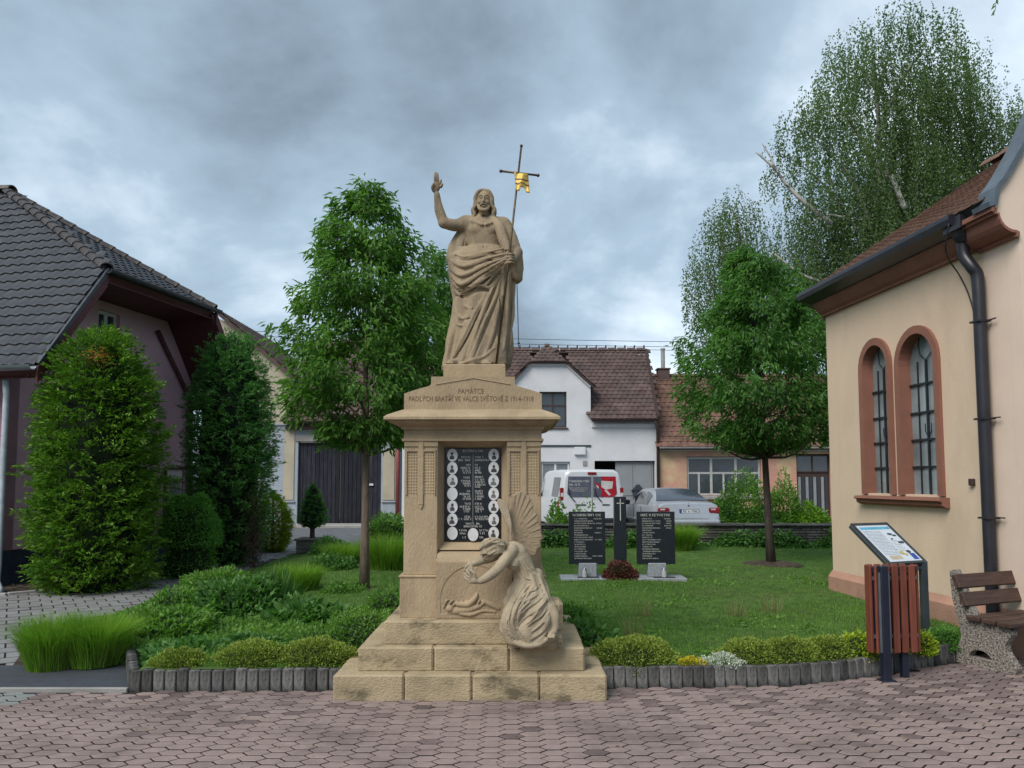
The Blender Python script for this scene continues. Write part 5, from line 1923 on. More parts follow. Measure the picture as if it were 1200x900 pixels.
# entablature and cap, stacked courses whose profile runs round all four sides
def course(name, rows, m=M_sand):
    """rows: (half_x, half_y, z)"""
    mb = MB()
    cx, cy = -0.314, MY
    vs = []
    for hx, hy, z in rows:
        for sx, sy in ((-1, -1), (1, -1), (1, 1), (-1, 1)):
            vs.append((cx + sx * hx - MX, cy + sy * hy - MY, z))
    fs = [(3, 2, 1, 0), tuple(len(vs) - 4 + i for i in range(4))]
    for i in range(len(rows) - 1):
        for k in range(4):
            fs.append((i * 4 + k, i * 4 + (k + 1) % 4, (i + 1) * 4 + (k + 1) % 4, (i + 1) * 4 + k))
    mb.add(vs, fs)
    return mb.build(name, m, memorial)
hx, hy = 0.546, MY - SF
course('architrave', [(hx + .020, hy + .020, 1.928), (hx + .020, hy + .020, 1.946), (hx + .006, hy + .006, 1.950), (hx + .004, hy + .004, 2.016)])
course('frieze_moulding', [(hx + .010, hy + .010, 2.016), (hx + .022, hy + .022, 2.022), (hx + .024, hy + .024, 2.036), (hx + .034, hy + .034, 2.042), (hx + .05, hy + .05, 2.048), (hx + .085, hy + .085, 2.060), (hx + .110, hy + .110, 2.078), (hx + .112, hy + .112, 2.088)])
cor = course('cornice', [(hx + .135, hy + .135, 2.087), (hx + .147, hy + .147, 2.092), (hx + .147, hy + .147, 2.112), (hx + .120, hy + .120, 2.132), (hx + .055, hy + .055, 2.162), (hx + .008, hy + .008, 2.182)], M_sand)
# inscription block with concave shoulders
bx = 0.553
zt0, zt1, zt2 = 2.180, 2.316, 2.448
poly = [(-bx, zt0), (bx, zt0), (bx, 2.310), (bx - 0.05, 2.328), (bx - 0.11, 2.347), (bx - 0.16, 2.360), (bx - 0.205, 2.374), (bx - 0.216, 2.386), (bx - 0.216, zt2)]
poly = poly + [(-x, z) for x, z in poly[:1:-1]]
ib = MB().yprism([(x - .314 - MX, z) for x, z in poly], SF - 0.004 - MY, 7.18 - MY).build('inscription_block', M_sand, memorial)
mb = MB()
for sx in (-1, 1):
    mb.tube([(-.314 - MX + sx * 0.30, SF - 0.005 - MY, 2.385), (-.314 - MX, SF - 0.005 - MY, 2.436)], 0.006, 5)
mb.build('gable_line', M_sand, ib)
text(ib, 'inscription', 'PAMÁTCE', 0.058, M_engr, (-.330 - MX, SF - 0.005 - MY, 2.327), (R(90), 0, 0), 0.0012, width=0.205)
text(ib, 'inscription', 'PADLÝCH BRATŘÍ VE VÁLCE SVĚTOVÉ Z 1914-1918', 0.058, M_engr, (-.328 - MX, SF - 0.005 - MY, 2.266), (R(90), 0, 0), 0.0012, width=1.0)
course('statue_base', [(0.258, 0.245, 2.446), (0.258, 0.245, 2.575), (0.250, 0.237, 2.583)])
# relief block in front of the niche
RX0, RX1, RY = -0.590, 0.015, 6.155
mb = MB()
mb.xprism([(RY - MY, 0.539), (RY - MY, 0.985), (SF + 0.10 - MY, 1.075), (SF + 0.10 - MY, 0.539)], RX0 - MX, RX1 - MX)
rb = mb.build('relief_block', M_sand, memorial)
# relief: arched sunk ground, a fallen soldier, clouds and rays, sculpted
s = SDF((RX0 + .01, RY - 0.05, 0.545), (RX1 - .01, RY + 0.04, 0.985), 0.0045)
s.f[:] = (RY - s.ax[1])[None, :, None] * -1 * 0 + 0.2
s.cap((-0.2875, RY + 0.5, 0.7), (-0.2875, RY + 0.5, 0.7), 0.001)
sl, X, Y, Z = s.sub(s.lo, (RX1, RY + .04, .985))
slab = np.maximum(RY - 0.004 - Y, np.maximum(-(Z - 0.548), Z - 0.984)) + 0 * X
arch = np.where(Z > 0.69, np.sqrt((X + 0.29) ** 2 + (Z - 0.69) ** 2 * 1.02) - 0.262, np.abs(X + 0.29) - 0.262)
arch = np.maximum(arch, 0.585 - Z)
pocket = np.maximum(arch, Y - (RY + 0.022)) + 0 * X
s.f[:] = np.maximum(slab, -pocket)
def rp_(px, py, d=0.0):
    p = P(px, py, RY)
    return (p.x, RY + 0.010 - d * 1.3, p.z)
s.path([rp_(525, 717), rp_(535, 716), rp_(550, 714), rp_(563, 710)], [0.018, 0.03, 0.032, 0.02], 0.01)
s.path([rp_(537, 708, .01), rp_(548, 708, .012), rp_(556, 702, .01), rp_(559, 696, .008)], [0.02, 0.026, 0.022, 0.012], 0.012)
s.ell(rp_(527, 713, .012), (0.03, 0.022, 0.028), 0.006)
s.path([rp_(540, 719, .012), rp_(552, 720, .012), rp_(566, 716, .005), rp_(580, 717, .005)], [0.014, 0.016, 0.013, 0.012], 0.006)
s.path([rp_(566, 705), rp_(574, 708), rp_(584, 713)], [0.02, 0.025, 0.02], 0.01)
for a in ((528, 690), (533, 696), (540, 698), (530, 700), (523, 699)):
    s.ell(rp_(*a), (0.028, 0.012, 0.013), 0.008)
for a in ((540, 682), (547, 684), (535, 683)):
    s.ell(rp_(*a), (0.016, 0.010, 0.009), 0.006)
for q in range(7):
    y_ = 682 + q * 3.2
    s.path([rp_(562, y_), rp_(572, y_ + 1.5), rp_(582, y_ - 2), rp_(588, y_ - 4)], [0.006, 0.008, 0.007, 0.004], 0.006)
for q in range(9):
    s.path([rp_(520 + q * 5.5, 712 - 3 * math.sin(q), .01), rp_(523 + q * 5.5, 706 - 2 * math.cos(q), .014), rp_(527 + q * 5, 703, .006)], [0.006, 0.009, 0.005], 0.005)
for q in range(8):
    an = R(40 + q * 15)
    s.cap(rp_(553, 705), rp_(553 + 38 * math.cos(an), 703 - 36 * math.sin(an)), 0.004, 0.007, 0.004)
V, F = s.mesh()
np_mesh('relief_carving', V, F, M_sand, rb, True, loc=(MX, MY, 0))
del s

# ------------------------------------------------------------------ standing statue
ST_O = (-0.33, 6.75, 2.578)
statue = thing('statue', 'sandstone statue of a robed bearded man raising one hand on the memorial top', 'statue', ST_O)
DZ = 6.72
def Q(px, py, d=0.0):
    return np.array(P(px, py, DZ + d))
s = SDF((-0.80, 6.44, 2.565), (0.14, 7.02, 4.45), 0.0068)
def rows_px(L):
    out = []
    for py, a, b, yc, ry in L:
        p, q = Q(a, py), Q(b, py)
        out.append((p[2], p[0], q[0], DZ + yc, ry))
    return out
# back cloak and lower robe
robe = rows_px([(433.5, 518, 592, .01, .175), (428, 518, 598, .01, .18), (415, 521, 599, .01, .165), (400, 524, 598, .01, .15), (385, 528, 597, .01, .14), (370, 531, 600, .01, .135), (352, 532, 600, .01, .13), (340, 530, 601, .01, .13), (320, 527, 602, .01, .13), (300, 529, 603, .01, .12)])
def fold_low(X, Y, Z, A):
    w = np.clip((4.0 - Z) / 1.2, 0, 1)
    return 0.010 * w * np.sin(A * 7 + 3.0 * Z + 1.5 * np.sin(Z * 5)) + 0.006 * np.sin(A * 13 - 4 * Z)
s.loft(robe, 0.02, fold=fold_low, p=2.3)
wrap = rows_px([(341, 533, 568, .0, .138), (336, 530, 578, .0, .145), (326, 527, 592, .0, .148), (312, 525, 603, .0, .145), (300, 526, 604, .005, .128), (291, 533, 600, .01, .10)])
s.loft(wrap, 0.012, p=2.2)
torso = rows_px([(305, 549, 588, .01, .085), (290, 549, 587, .01, .083), (278, 546, 589, .01, .094), (268, 543, 591, .01, .10), (262, 542, 592, .01, .092), (256, 549, 585, .015, .07), (252, 556, 578, .02, .055)])
s.loft(torso, 0.03, p=2.1)
s.cap(Q(546, 262, .01), Q(588, 264, .01), 0.072, 0.07, 0.03)
s.cap(Q(567, 262, .02), Q(567, 240, -.01), 0.052, 0.048, 0.02)
# pectorals, ribs, navel line
s.ell(Q(557, 269, -.052), (0.050, 0.034, 0.036), 0.03)
s.ell(Q(575.5, 269, -.052), (0.046, 0.034, 0.036), 0.03)
# cloak hanging behind the raised arm
s.path([Q(546, 264, .07), Q(538, 278, .06), Q(531, 292, .04), Q(529, 304, .0)], [.035, .045, .05, .045], .015)
s.path([Q(547, 268, .05), Q(543, 280, .04), Q(538, 294, .02)], [.045, .055, .06], .012)
s.path([Q(541, 274, .01), Q(536, 286, .0), Q(532, 298, -.03)], [.008, .014, .012], .008)
s.path([Q(546, 276, -.01), Q(543, 288, -.02), Q(540, 297, -.03)], [.004, .007, .006], .006, True)
s.path([Q(567, 262, -.10), Q(567.5, 274, -.103), Q(567, 290, -.09)], 0.008, 0.012, cut=True)
s.path([Q(549, 279, -.085), Q(557, 277, -.100), Q(566, 281, -.100), Q(575, 277, -.100), Q(584, 280, -.085)], 0.007, 0.010, cut=True)
s.path([Q(552, 288, -.075), Q(558, 283, -.09), Q(566, 286, -.092), Q(574, 283, -.09), Q(580, 288, -.08)], 0.005, 0.01, cut=True)
s.cap(Q(553, 259, -.07), Q(565, 263, -.10), 0.012, 0.010, 0.02)
s.cap(Q(581, 259, -.07), Q(570, 263, -.10), 0.012, 0.010, 0.02)
# raised arm
s.path([Q(546, 262, 0), Q(533, 264, -.02), Q(520, 261, -.05)], [0.062, 0.053, 0.046], 0.02)
s.path([Q(520, 261, -.05), Q(515, 247, -.07), Q(513, 236, -.085), Q(512, 228, -.095)], [0.045, 0.042, 0.031, 0.026], 0.015)
s.ell(Q(511.5, 219, -.10), (0.034, 0.020, 0.044), 0.012)
for (a, b, c_, r_) in (((510.2, 214), (510, 208), (510.2, 202.2), .0125), ((513.0, 214), (512.9, 208), (512.4, 203.4), .0122)):
    s.path([Q(*a, -.10), Q(*b, -.108), Q(*c_, -.105)], [r_, r_ * .95, r_ * .75], 0.004)
for (a, b, c_) in (((515.6, 215), (516.6, 211.5), (515.2, 214.5)), ((517, 219), (518, 216), (515.8, 219))):
    s.path([Q(*a, -.10), Q(*b, -.125), Q(*c_, -.135)], [0.012, 0.012, 0.010], 0.004)
s.path([Q(508.5, 224, -.10), Q(506.6, 219.5, -.118), Q(508.2, 215.2, -.13)], [0.014, 0.013, 0.009], 0.006)
# sleeve and left arm
s.path([Q(590, 264, .01), Q(597, 280, .0), Q(604, 298, -.01), Q(607, 314, .01)], [0.070, 0.072, 0.060, 0.05], 0.02)
s.loft(rows_px([(330, 603, 609, .03, .06), (327, 599, 612.5, .03, .075), (318, 596, 613, .02, .085), (304, 594, 611, .01, .085), (290, 590, 607, .0, .08)]), 0.015)
s.path([Q(606, 296, -.03), Q(602, 303, -.13), Q(598, 306, -.19)], [0.05, 0.040, 0.028], 0.012)
s.ell(Q(598, 303, -.20), (0.030, 0.024, 0.038), 0.008)
for i, yy_ in enumerate((297.5, 300.8, 304.1, 307.4)):
    s.path([Q(602.5, yy_ + 1, -.205), Q(598.5, yy_, -.236), Q(592.8, yy_ + .8, -.228), Q(592, yy_ + 1.5, -.21)], [0.0105, 0.0112, 0.0105, 0.009], 0.003)
s.path([Q(600, 297, -.20), Q(597, 292.5, -.222), Q(593.5, 292, -.225)], [0.014, 0.012, 0.010], 0.004)
s.path([Q(599, 281, -.085), Q(603, 300, -.11), Q(605, 320, -.06)], 0.007, 0.01, cut=True)
# mantle over the left shoulder
s.path([Q(576, 257, -.04), Q(585, 266, -.095), Q(590, 282, -.125), Q(596, 296, -.16)], [0.035, 0.045, 0.045, 0.035], 0.012)
s.path([Q(577.5, 262, -.09), Q(578.5, 278, -.125), Q(579, 294, -.13)], 0.006, 0.008, cut=True)
for q in range(3):
    s.path([Q(584 + q * 4, 264 + q * 2, -.13 + .02 * q), Q(587 + q * 3, 280, -.165 + .02 * q), Q(592 + q * 2, 293, -.19 + .02 * q)], 0.007, 0.008, cut=False)
# front surface helper for folds
def onrobe(px, py, rows, out=0.0):
    z = Q(px, py)[2]
    A = np.array(sorted(rows))
    x0 = np.interp(z, A[:, 0], A[:, 1]); x1 = np.interp(z, A[:, 0], A[:, 2]); yc = np.interp(z, A[:, 0], A[:, 3]); ry = np.interp(z, A[:, 0], A[:, 4])
    d = yc - ry * 0.8
    for _ in range(2):
        x = P(px, py, d)[0]
        u = min(abs((x - (x0 + x1) / 2) / ((x1 - x0) / 2)), 0.97)
        d = yc - ry * (1 - u ** 2.2) ** (1 / 2.2)
    p = P(px, py, d - out)
    return np.array(p)
def ridge(pts, r, rows, k=0.010, cut=False, out=0.0):
    s.path([onrobe(a, b, rows, out) for a, b in pts], r, k, cut, 3)
# girdle sweep of cloth: folds run from the hip up to the hand
wl = [[(532, 298), (546, 301), (570, 296), (594, 290)], [(529, 305), (544, 312), (569, 304), (594, 297)], [(528, 314), (542, 323), (567, 311), (593, 301)], [(529, 323), (541, 333), (565, 319), (592, 304)],
      [(532, 332), (543, 339), (563, 327), (590, 308)], [(549, 340), (558, 332), (573, 321), (591, 311)], [(560, 335), (570, 333), (579, 322), (592, 313)]]
s.folds(wl, DZ - .4, DZ + .2, .0150, seed=2, jit=.5, k=.010, gk=.008, goff=(0, 4.2))
s.folds([[(x, y + 4) for x, y in l] for l in wl[1:5]], DZ - .4, DZ + .2, .007, seed=3, jit=1.2, goff=(0, 2))
q = [s.cast(x, y, DZ - .4, DZ + .2) for x, y in ((533, 341), (543, 342.5), (553, 337), (563, 334), (573, 337), (581, 328))]
s.path(q, [.010, .014, .012, .012, .012, .008], .006)
q = [s.cast(x, y, DZ - .4, DZ + .2) for x, y in ((534, 346.5), (545, 348), (555, 342), (564, 339.5), (574, 342))]
s.path(q, [.009, .018, .020, .018, .010], .008, True)
s.path([Q(534, 300, -.09), Q(541, 303, -.135), Q(550, 302, -.14)], [.010, .016, .008], .008, True)
# long folds of the robe
ll_ = [[(590, 314), (581, 345), (565, 385), (550, 423)], [(584, 322), (571, 352), (554, 390), (540, 423)], [(592, 318), (586, 350), (578, 390), (568, 416)], [(569, 344), (557, 366), (543, 396), (528, 424)],
       [(533, 352), (534, 365), (542, 374), (554, 367)], [(533, 368), (538, 380), (549, 380)], [(531, 382), (527, 402), (522, 426)], [(596, 320), (595, 350), (593, 385), (591, 410)],
       [(576, 345), (565, 372), (553, 402), (546, 422)], [(546, 348), (545, 358), (552, 362)]]
s.folds(ll_, DZ - .4, DZ + .2, .0150, seed=5, jit=.6, k=.012, gk=.010, goff=(4.0, 1.0))
s.folds([[(x + 2, y) for x, y in l] for l in ll_[:4]], DZ - .4, DZ + .2, .007, seed=8, jit=1.8, goff=(1.8, 0))
q = [s.cast(x, y, DZ - .4, DZ + .2) for x, y in ((587.5, 322), (587, 345), (586, 370), (585, 398))]
s.path(q, [.008, .016, .018, .014], .008, True)
q = [s.cast(x, y, DZ - .4, DZ + .2) for x, y in ((520, 429), (534, 428), (551, 423), (567, 418), (579, 408))]
s.path([x for x in q if x is not None], [.010, .013, .014, .013, .010], .010)
# raised hem opening above the feet
s.ell(Q(572, 430, -.20), (0.11, 0.10, 0.045), 0.015, True)
s.ell(Q(590, 424, -.19), (0.05, 0.08, 0.08), 0.02, True)
# feet
for (a, b) in (((537, 430.5, -.10), (527, 431.5, -.205)), ((565, 424, -.06), (571, 430, -.20))):
    pa, pb = Q(*a), Q(*b)
    pa[2] = 2.615; pb[2] = 2.600
    s.cap(pa, pb, 0.036, 0.024, 0.012)
    for t in range(4):
        o = (t - 1.5) * 0.014
        s.cap(pb + np.array([o, 0, -.004]), pb + np.array([o * 1.3, -.028, -.008]), 0.010, 0.008, 0.003)
s.path([Q(562, 405, -.06), Q(565, 418, -.07), Q(565, 426, -.06)], [0.045, 0.036, 0.032], 0.012)
# head
hc = Q(567, 237, -.02)
def H_(dx, dy, dz):              # head coordinates, metres; dy negative is towards the viewer
    return hc + np.array([dx, dy, dz])
s.ell(H_(0, .012, .022), (0.072, 0.085, 0.088), 0.01)
s.ell(H_(0, -.022, -.028), (0.054, 0.062, 0.078), 0.015)
s.ell(H_(0, -.045, -.085), (0.038, 0.036, 0.045), 0.015)       # beard
s.cap(H_(-.012, -.05, -.10), H_(-.016, -.055, -.128), 0.020, 0.010, 0.01)
s.cap(H_(.012, -.05, -.10), H_(.016, -.055, -.128), 0.020, 0.010, 0.01)
s.path([H_(-.045, -.045, -.05), H_(-.034, -.068, -.085), H_(0, -.08, -.10), H_(.034, -.068, -.085), H_(.045, -.045, -.05)], 0.014, 0.008)
for sx in (-1, 1):
    s.ell(H_(sx * .026, -.080, .014), (0.016, 0.012, 0.011), 0.008, True)     # eye sockets
    s.ell(H_(sx * .026, -.071, .010), (0.012, 0.009, 0.008), 0.002)           # eyes
    s.path([H_(sx * .010, -.088, .026), H_(sx * .026, -.090, .031), H_(sx * .045, -.072, .024)], [.006, .007, .005], 0.004)
    s.ell(H_(sx * .034, -.068, -.022), (0.016, 0.014, 0.014), 0.012)          # cheeks
    s.path([H_(sx * .003, -.092, -.044), H_(sx * .020, -.086, -.050), H_(sx * .030, -.074, -.062)], [.008, .007, .005], 0.004)  # moustache
s.path([H_(0, -.080, .024), H_(0, -.094, -.004), H_(0, -.104, -.026)], [.007, .009, .011], 0.006)   # nose
s.ell(H_(0, -.095, -.030), (0.015, 0.010, 0.008), 0.005)
s.path([H_(-.016, -.092, -.058), H_(0, -.096, -.057), H_(.016, -.092, -.058)], 0.0042, 0.002, True)
s.cap(H_(-.010, -.088, -.066), H_(.010, -.088, -.066), 0.006, 0.006, 0.004)
# hair: centre parting, wavy locks to the shoulders with deep gaps between them
s.ell(H_(0, .045, .0), (0.080, 0.062, 0.098), 0.02)
s.ell(H_(0, .05, -.07), (0.082, 0.050, 0.075), 0.02)
for sx in (-1, 1):
    for q in range(6):
        t = q / 5
        yo = -0.036 + 0.10 * t
        wv = .010 * (-1) ** q
        s.path([H_(sx * .004, yo * .7 - .012, .106 - .016 * abs(t - .4)), H_(sx * (.044 + .01 * t), yo - .010, .082), H_(sx * (.070 + wv * .4), yo, .028), H_(sx * (.074 - wv * .6), yo + .004, -.030), H_(sx * (.086 + wv), yo + .008, -.078), H_(sx * (.084 - wv * .5), yo + .006 + .012 * t, -.120), H_(sx * (.098 + wv), yo + .010, -.158 + .012 * (q % 3))],
               [.010, .015, .017, .016, .0175, .015, .007], 0.0035)
    for q in range(5):
        t = q / 4
        yo = -0.046 + 0.10 * t
        s.path([H_(sx * .012, yo * .7 - .02, .112), H_(sx * (.052 + .01 * t), yo - .014, .088), H_(sx * .082, yo - .006, .02), H_(sx * .086, yo, -.04), H_(sx * .098, yo, -.10), H_(sx * .104, yo + .01, -.15)], 0.0042, 0.003, True)
V, F = s.mesh()
np_mesh('figure', V, F, M_sand_statue, statue, True, loc=ST_O)
del s

M_iron = mat('bronzed_iron', (0.10, 0.075, 0.045), 0.45, var=0.3, scale=20, metal=0.6)
M_gold = mat('gilded_metal', (0.62, 0.42, 0.10), 0.42, var=0.12, scale=15, metal=0.25)
M_maroon = mat('dark_red_stripe', (0.10, 0.05, 0.03), 0.5)
pb, pt = P(581.5, 431, 6.50), P(611, 171, 6.47)
pb.z = 2.585
staff = thing('banner_staff', 'thin metal cross staff with a small gilded banner held by the standing statue', 'cross staff', tuple(pb))
L = lambda p: (p[0] - pb.x, p[1] - pb.y, p[2] - pb.z)
MB().tube([L(pb), L(P(598, 287, 6.485)), L(pt)], [0.011, 0.010, 0.009], 8).ball(L(pt), 0.014, 8, 6).build('pole', M_iron, staff, True)
ca, cb = P(587, 200.5, 6.47), P(630.5, 205.5, 6.47)
MB().tube([L(ca), L(cb)], 0.009, 8).ball(L(ca), 0.015, 8, 6).ball(L(cb), 0.015, 8, 6).build('crossbar', M_iron, staff, True)
mb = MB()
gx = [(603, 201.5), (619, 203.5)]
nr, ncx = 12, 8
vs = []
for j in range(nr + 1):
    for i in range(ncx + 1):
        u, v = i / ncx, j / nr
        px_ = 603 + 16 * u + 1.4 * v
        py_ = 201.8 + 1.8 * u + (21 - (5 if 0.25 < u < 0.75 else 0) * v + 1.5 * u) * v
        p = P(px_, py_, 6.455 + 0.012 * math.sin(u * 7 + v * 3))
        vs.append(L(p))
fs = [(j * (ncx + 1) + i, j * (ncx + 1) + i + 1, (j + 1) * (ncx + 1) + i + 1, (j + 1) * (ncx + 1) + i) for j in range(nr) for i in range(ncx)]
mb.add(vs, fs)
mb.mi = [1 if (i // ncx) in (4, 7) else 0 for i in range(len(fs))]
fl = mb.build('banner', [M_gold, M_maroon], staff, True)
md = fl.modifiers.new('thickness', 'SOLIDIFY')
md.thickness = 0.006

# ------------------------------------------------------------------ mourning angel
AO = (0.13, 6.06, 0.358)
angel = thing('angel_statue', 'pale carved sandstone angel bending over the relief at the memorial foot', 'statue', AO)
DA = 5.99
def A_(px, py, d=0.0):
    return np.array(P(px, py, DA + d))
s = SDF((-0.46, 5.72, 0.352), (0.46, 6.30, 1.36), 0.0058)
def arows(Ls):
    out = []
    for py, a, b, yc, ry in Ls:
        p, q = A_(a, py), A_(b, py)
        out.append((p[2], p[0], q[0], DA + yc, ry))
    return out
low = arows([(755, 599, 640, -.02, .11), (748, 592, 648, -.02, .145), (738, 588, 650, -.01, .16), (724, 588, 651, .0, .16), (710, 590, 648, .0, .15), (696, 595, 644, .02, .13), (682, 602, 638, .04, .11), (672, 605, 634, .05, .095)])
def fold_a(X, Y, Z, A):
    return 0.009 * np.sin(A * 9 - 22 * Z + 2 * np.sin(Z * 14)) + 0.006 * np.sin(A * 5 + 30 * Z)
s.loft(low, 0.02, fold=fold_a, p=2.2)
s.path([A_(619, 690, .03), A_(615, 672, .03), A_(608, 655, .02), A_(602, 645, .01)], [0.095, 0.085, 0.088, 0.070], 0.025)
s.ell(A_(601, 660, -.05), (0.055, 0.055, 0.055), 0.02)
s.ell(A_(607, 646, .0), (0.062, 0.06, 0.055), 0.02)
# thigh and knee under cloth, lap folds
s.path([A_(622, 700, -.03), A_(606, 712, -.10), A_(598, 728, -.11), A_(602, 748, -.09)], [0.08, 0.075, 0.07, 0.06], 0.02)
s.path([A_(628, 702, -.02), A_(640, 722, -.04), A_(646, 738, -.05)], [0.08, 0.05, 0.032], 0.02)
# back skirt edge falling to the right
s.path([A_(630, 672, .08), A_(637, 695, .08), A_(643, 715, .06)], [0.04, 0.035, 0.03], 0.02)
# drapery of the skirt
def ar(px, py, out=0.0):
    z = A_(px, py)[2]
    A = np.array(sorted(low))
    x0 = np.interp(z, A[:, 0], A[:, 1]); x1 = np.interp(z, A[:, 0], A[:, 2]); yc = np.interp(z, A[:, 0], A[:, 3]); ry = np.interp(z, A[:, 0], A[:, 4])
    d = yc - ry * 0.8
    for _ in range(2):
        x = P(px, py, d)[0]
        u = min(abs((x - (x0 + x1) / 2) / ((x1 - x0) / 2)), 0.97)
        d = yc - ry * (1 - u ** 2.2) ** (1 / 2.2)
    return np.array(P(px, py, d - out - 0.012))
sk = [[(610, 683), (603, 693), (597, 707), (592, 722), (593, 738), (602, 751)], [(615, 683), (607, 696), (600, 711), (596, 728), (601, 744)], [(620, 684), (612, 698), (604, 714), (601, 731), (608, 748)],
      [(625, 686), (616, 701), (608, 718), (606, 735), (616, 751)], [(634, 683), (624, 692), (612, 698), (604, 706)], [(636, 689), (626, 699), (614, 706), (604, 716)], [(638, 695), (628, 706), (616, 714), (605, 725)],
      [(641, 702), (631, 713), (618, 722), (607, 733)], [(643, 708), (634, 722), (621, 731), (609, 741)], [(645, 714), (636, 730), (624, 740), (612, 747)], [(646, 722), (639, 737), (628, 747), (618, 752)],
      [(633, 676), (638, 690), (642, 704), (646, 716)], [(628, 676), (633, 689), (638, 703)], [(638, 684), (643, 700), (648, 714)], [(598, 716), (594, 728), (596, 741), (605, 750)],
      [(590, 722), (589, 734), (593, 744)], [(630, 716), (622, 726), (614, 733)], [(622, 704), (615, 710), (609, 716)]]
s.folds(sk, DA - .45, DA + .25, .0080, seed=3, goff=(1.0, 1.9))
s.folds([[(x + 2.5, y - 2) for x, y in l] for l in sk[::2]], DA - .45, DA + .25, .0045, seed=4, jit=1.2, goff=(.8, 1.2))
s.folds([[(606, 656), (611, 668), (617, 678)], [(612, 653), (618, 664), (625, 675)], [(601, 662), (606, 671), (611, 679)], [(608, 652), (614, 664), (620, 676)], [(615, 650), (622, 662), (629, 673)], [(597, 664), (602, 672), (607, 680)],
         [(612, 672), (618, 678), (626, 680)], [(596, 656), (601, 662), (607, 664)], [(595, 660), (600, 667), (606, 668)]], DA - .35, DA + .25, .0065, seed=6, jit=.6, goff=(1.6, 1.0))
# hem frill
s.path([ar(592, 745, 0), ar(600, 751, .01), ar(609, 755, .02), ar(620, 757, .02), ar(632, 755, .02), ar(641, 749, .01)], [.014, .018, .02, .02, .018, .014], 0.008)
# near arm
s.path([A_(600, 645, -.05), A_(591, 657, -.12), A_(583, 667, -.17), A_(572, 676, -.19), A_(563, 681, -.19)], [0.050, 0.044, 0.038, 0.034, 0.024], 0.012)
s.ell(A_(556.5, 680.5, -.19), (0.040, 0.020, 0.024), 0.010)
for i, (e1, e2) in enumerate((((549.5, 672.5), (546.5, 667.5)), ((548.2, 676), (543.8, 671.5)), ((548.6, 679.6), (544.2, 676)), ((550.2, 682.4), (546, 680)))):
    s.path([A_(555, 678 + i * 1.2, -.19), A_(*e1, -.20), A_(*e2, -.185)], [0.0105, 0.0092, 0.0070], 0.003)
s.path([A_(558, 677, -.20), A_(555.5, 671.5, -.21), A_(551.5, 668, -.20)], [0.0115, 0.0095, 0.0075], 0.004)
# far arm, coming round in front of the head
s.path([A_(590, 643, .02), A_(578, 652, .0), A_(566, 656, -.06), A_(556, 660, -.10)], [0.045, 0.040, 0.034, 0.024], 0.012)
s.ell(A_(551, 663.5, -.115), (0.024, 0.018, 0.034), 0.008)
for i, (e1, e2) in enumerate((((546.2, 664), (544.4, 670)), ((548.2, 668), (546.2, 674.5)), ((550.6, 669), (549.2, 676)), ((553.4, 668), (552.6, 674)))):
    s.path([A_(550 + i * .7, 661, -.12), A_(*e1, -.135), A_(*e2, -.13)], [0.0105, 0.009, 0.0065], 0.003)
# head bowed, face down to the left
ha = A_(577, 643, -.07)
s.ell(ha + np.array([0.0, 0, 0.0]), (0.080, 0.078, 0.070), 0.01, M=None)
s.ell(ha + np.array([-0.022, -.012, -.048]), (0.050, 0.052, 0.048), 0.012)
s.path([A_(590, 648, -.04), A_(598, 646, -.02)], [0.045, 0.05], 0.02)
s.cap(ha + np.array([-.052, -.028, -.052]), ha + np.array([-.060, -.03, -.066]), 0.010, 0.009, 0.006)
s.ell(ha + np.array([-.03, -.062, -.045]), (0.014, 0.010, 0.008), 0.006, True)
for q in range(11):             # wavy locks running over the crown
    t = q / 10
    y0 = -0.075 + 0.10 * t
    z0 = 0.055 * math.cos((t - .35) * 2.4)
    w = 0.006 * (-1) ** q
    s.path([ha + np.array([-.088 + .01 * t, y0 * .75, z0 - .035 + w]), ha + np.array([-.05, y0 - .008, z0 + .006 - w]), ha + np.array([-.005, y0 - .008, z0 + .018 + w]), ha + np.array([.04, y0, z0 + .012 - w]), ha + np.array([.085, y0 * .8, z0 - .012 + w])], [.011, .013, .013, .012, .010], 0.004)
for q in range(7):
    z0 = -0.03 + 0.014 * q
    s.path([ha + np.array([-.085, -.035, z0 - .012]), ha + np.array([-.05, -.075 + .002 * q, z0 + .006]), ha + np.array([.0, -.085 + .003 * q, z0 - .004]), ha + np.array([.05, -.068, z0 + .008]), ha + np.array([.09, -.03, z0 + .006])], [.008, .010, .010, .009, .007], 0.003)
s.path([ha + np.array([.06, -.02, .03]), ha + np.array([.10, 0, .035]), ha + np.array([.13, .02, .015])], [.03, .022, .012], 0.01)
hl_ = [[(563, 645), (567, 637), (575, 631), (585, 630), (594, 634)], [(564, 648), (569, 641), (577, 636), (587, 635), (597, 637)], [(566, 651), (572, 645), (580, 641), (588, 640)], [(568, 634), (574, 628), (582, 626), (591, 629)],
       [(564, 641), (570, 633), (579, 629)], [(568, 653), (575, 649), (583, 645)], [(577, 633), (585, 632), (593, 638)], [(566, 638), (573, 632), (583, 628), (592, 632)]]
s.folds(hl_, DA - .4, DA + .2, .0062, seed=9, jit=.7, k=.003, gk=.003, goff=(.4, 1.7))
# lower leg and foot at the right
s.path([A_(645, 712, -.05), A_(650, 722, -.07), A_(650, 735, -.08)], [0.045, 0.036, 0.028], 0.012)
s.path([A_(650, 735, -.08), A_(648, 741, -.10), A_(645, 745, -.15)], [0.030, 0.028, 0.020], 0.008)
for t in range(4):
    s.cap(A_(643 + t * 2.2, 744.5, -.15), A_(642 + t * 2.3, 747, -.175), 0.010, 0.008, 0.003)
V, F = s.mesh()
np_mesh('figure', V, F, M_sand_pale, angel, True, loc=AO)
del s
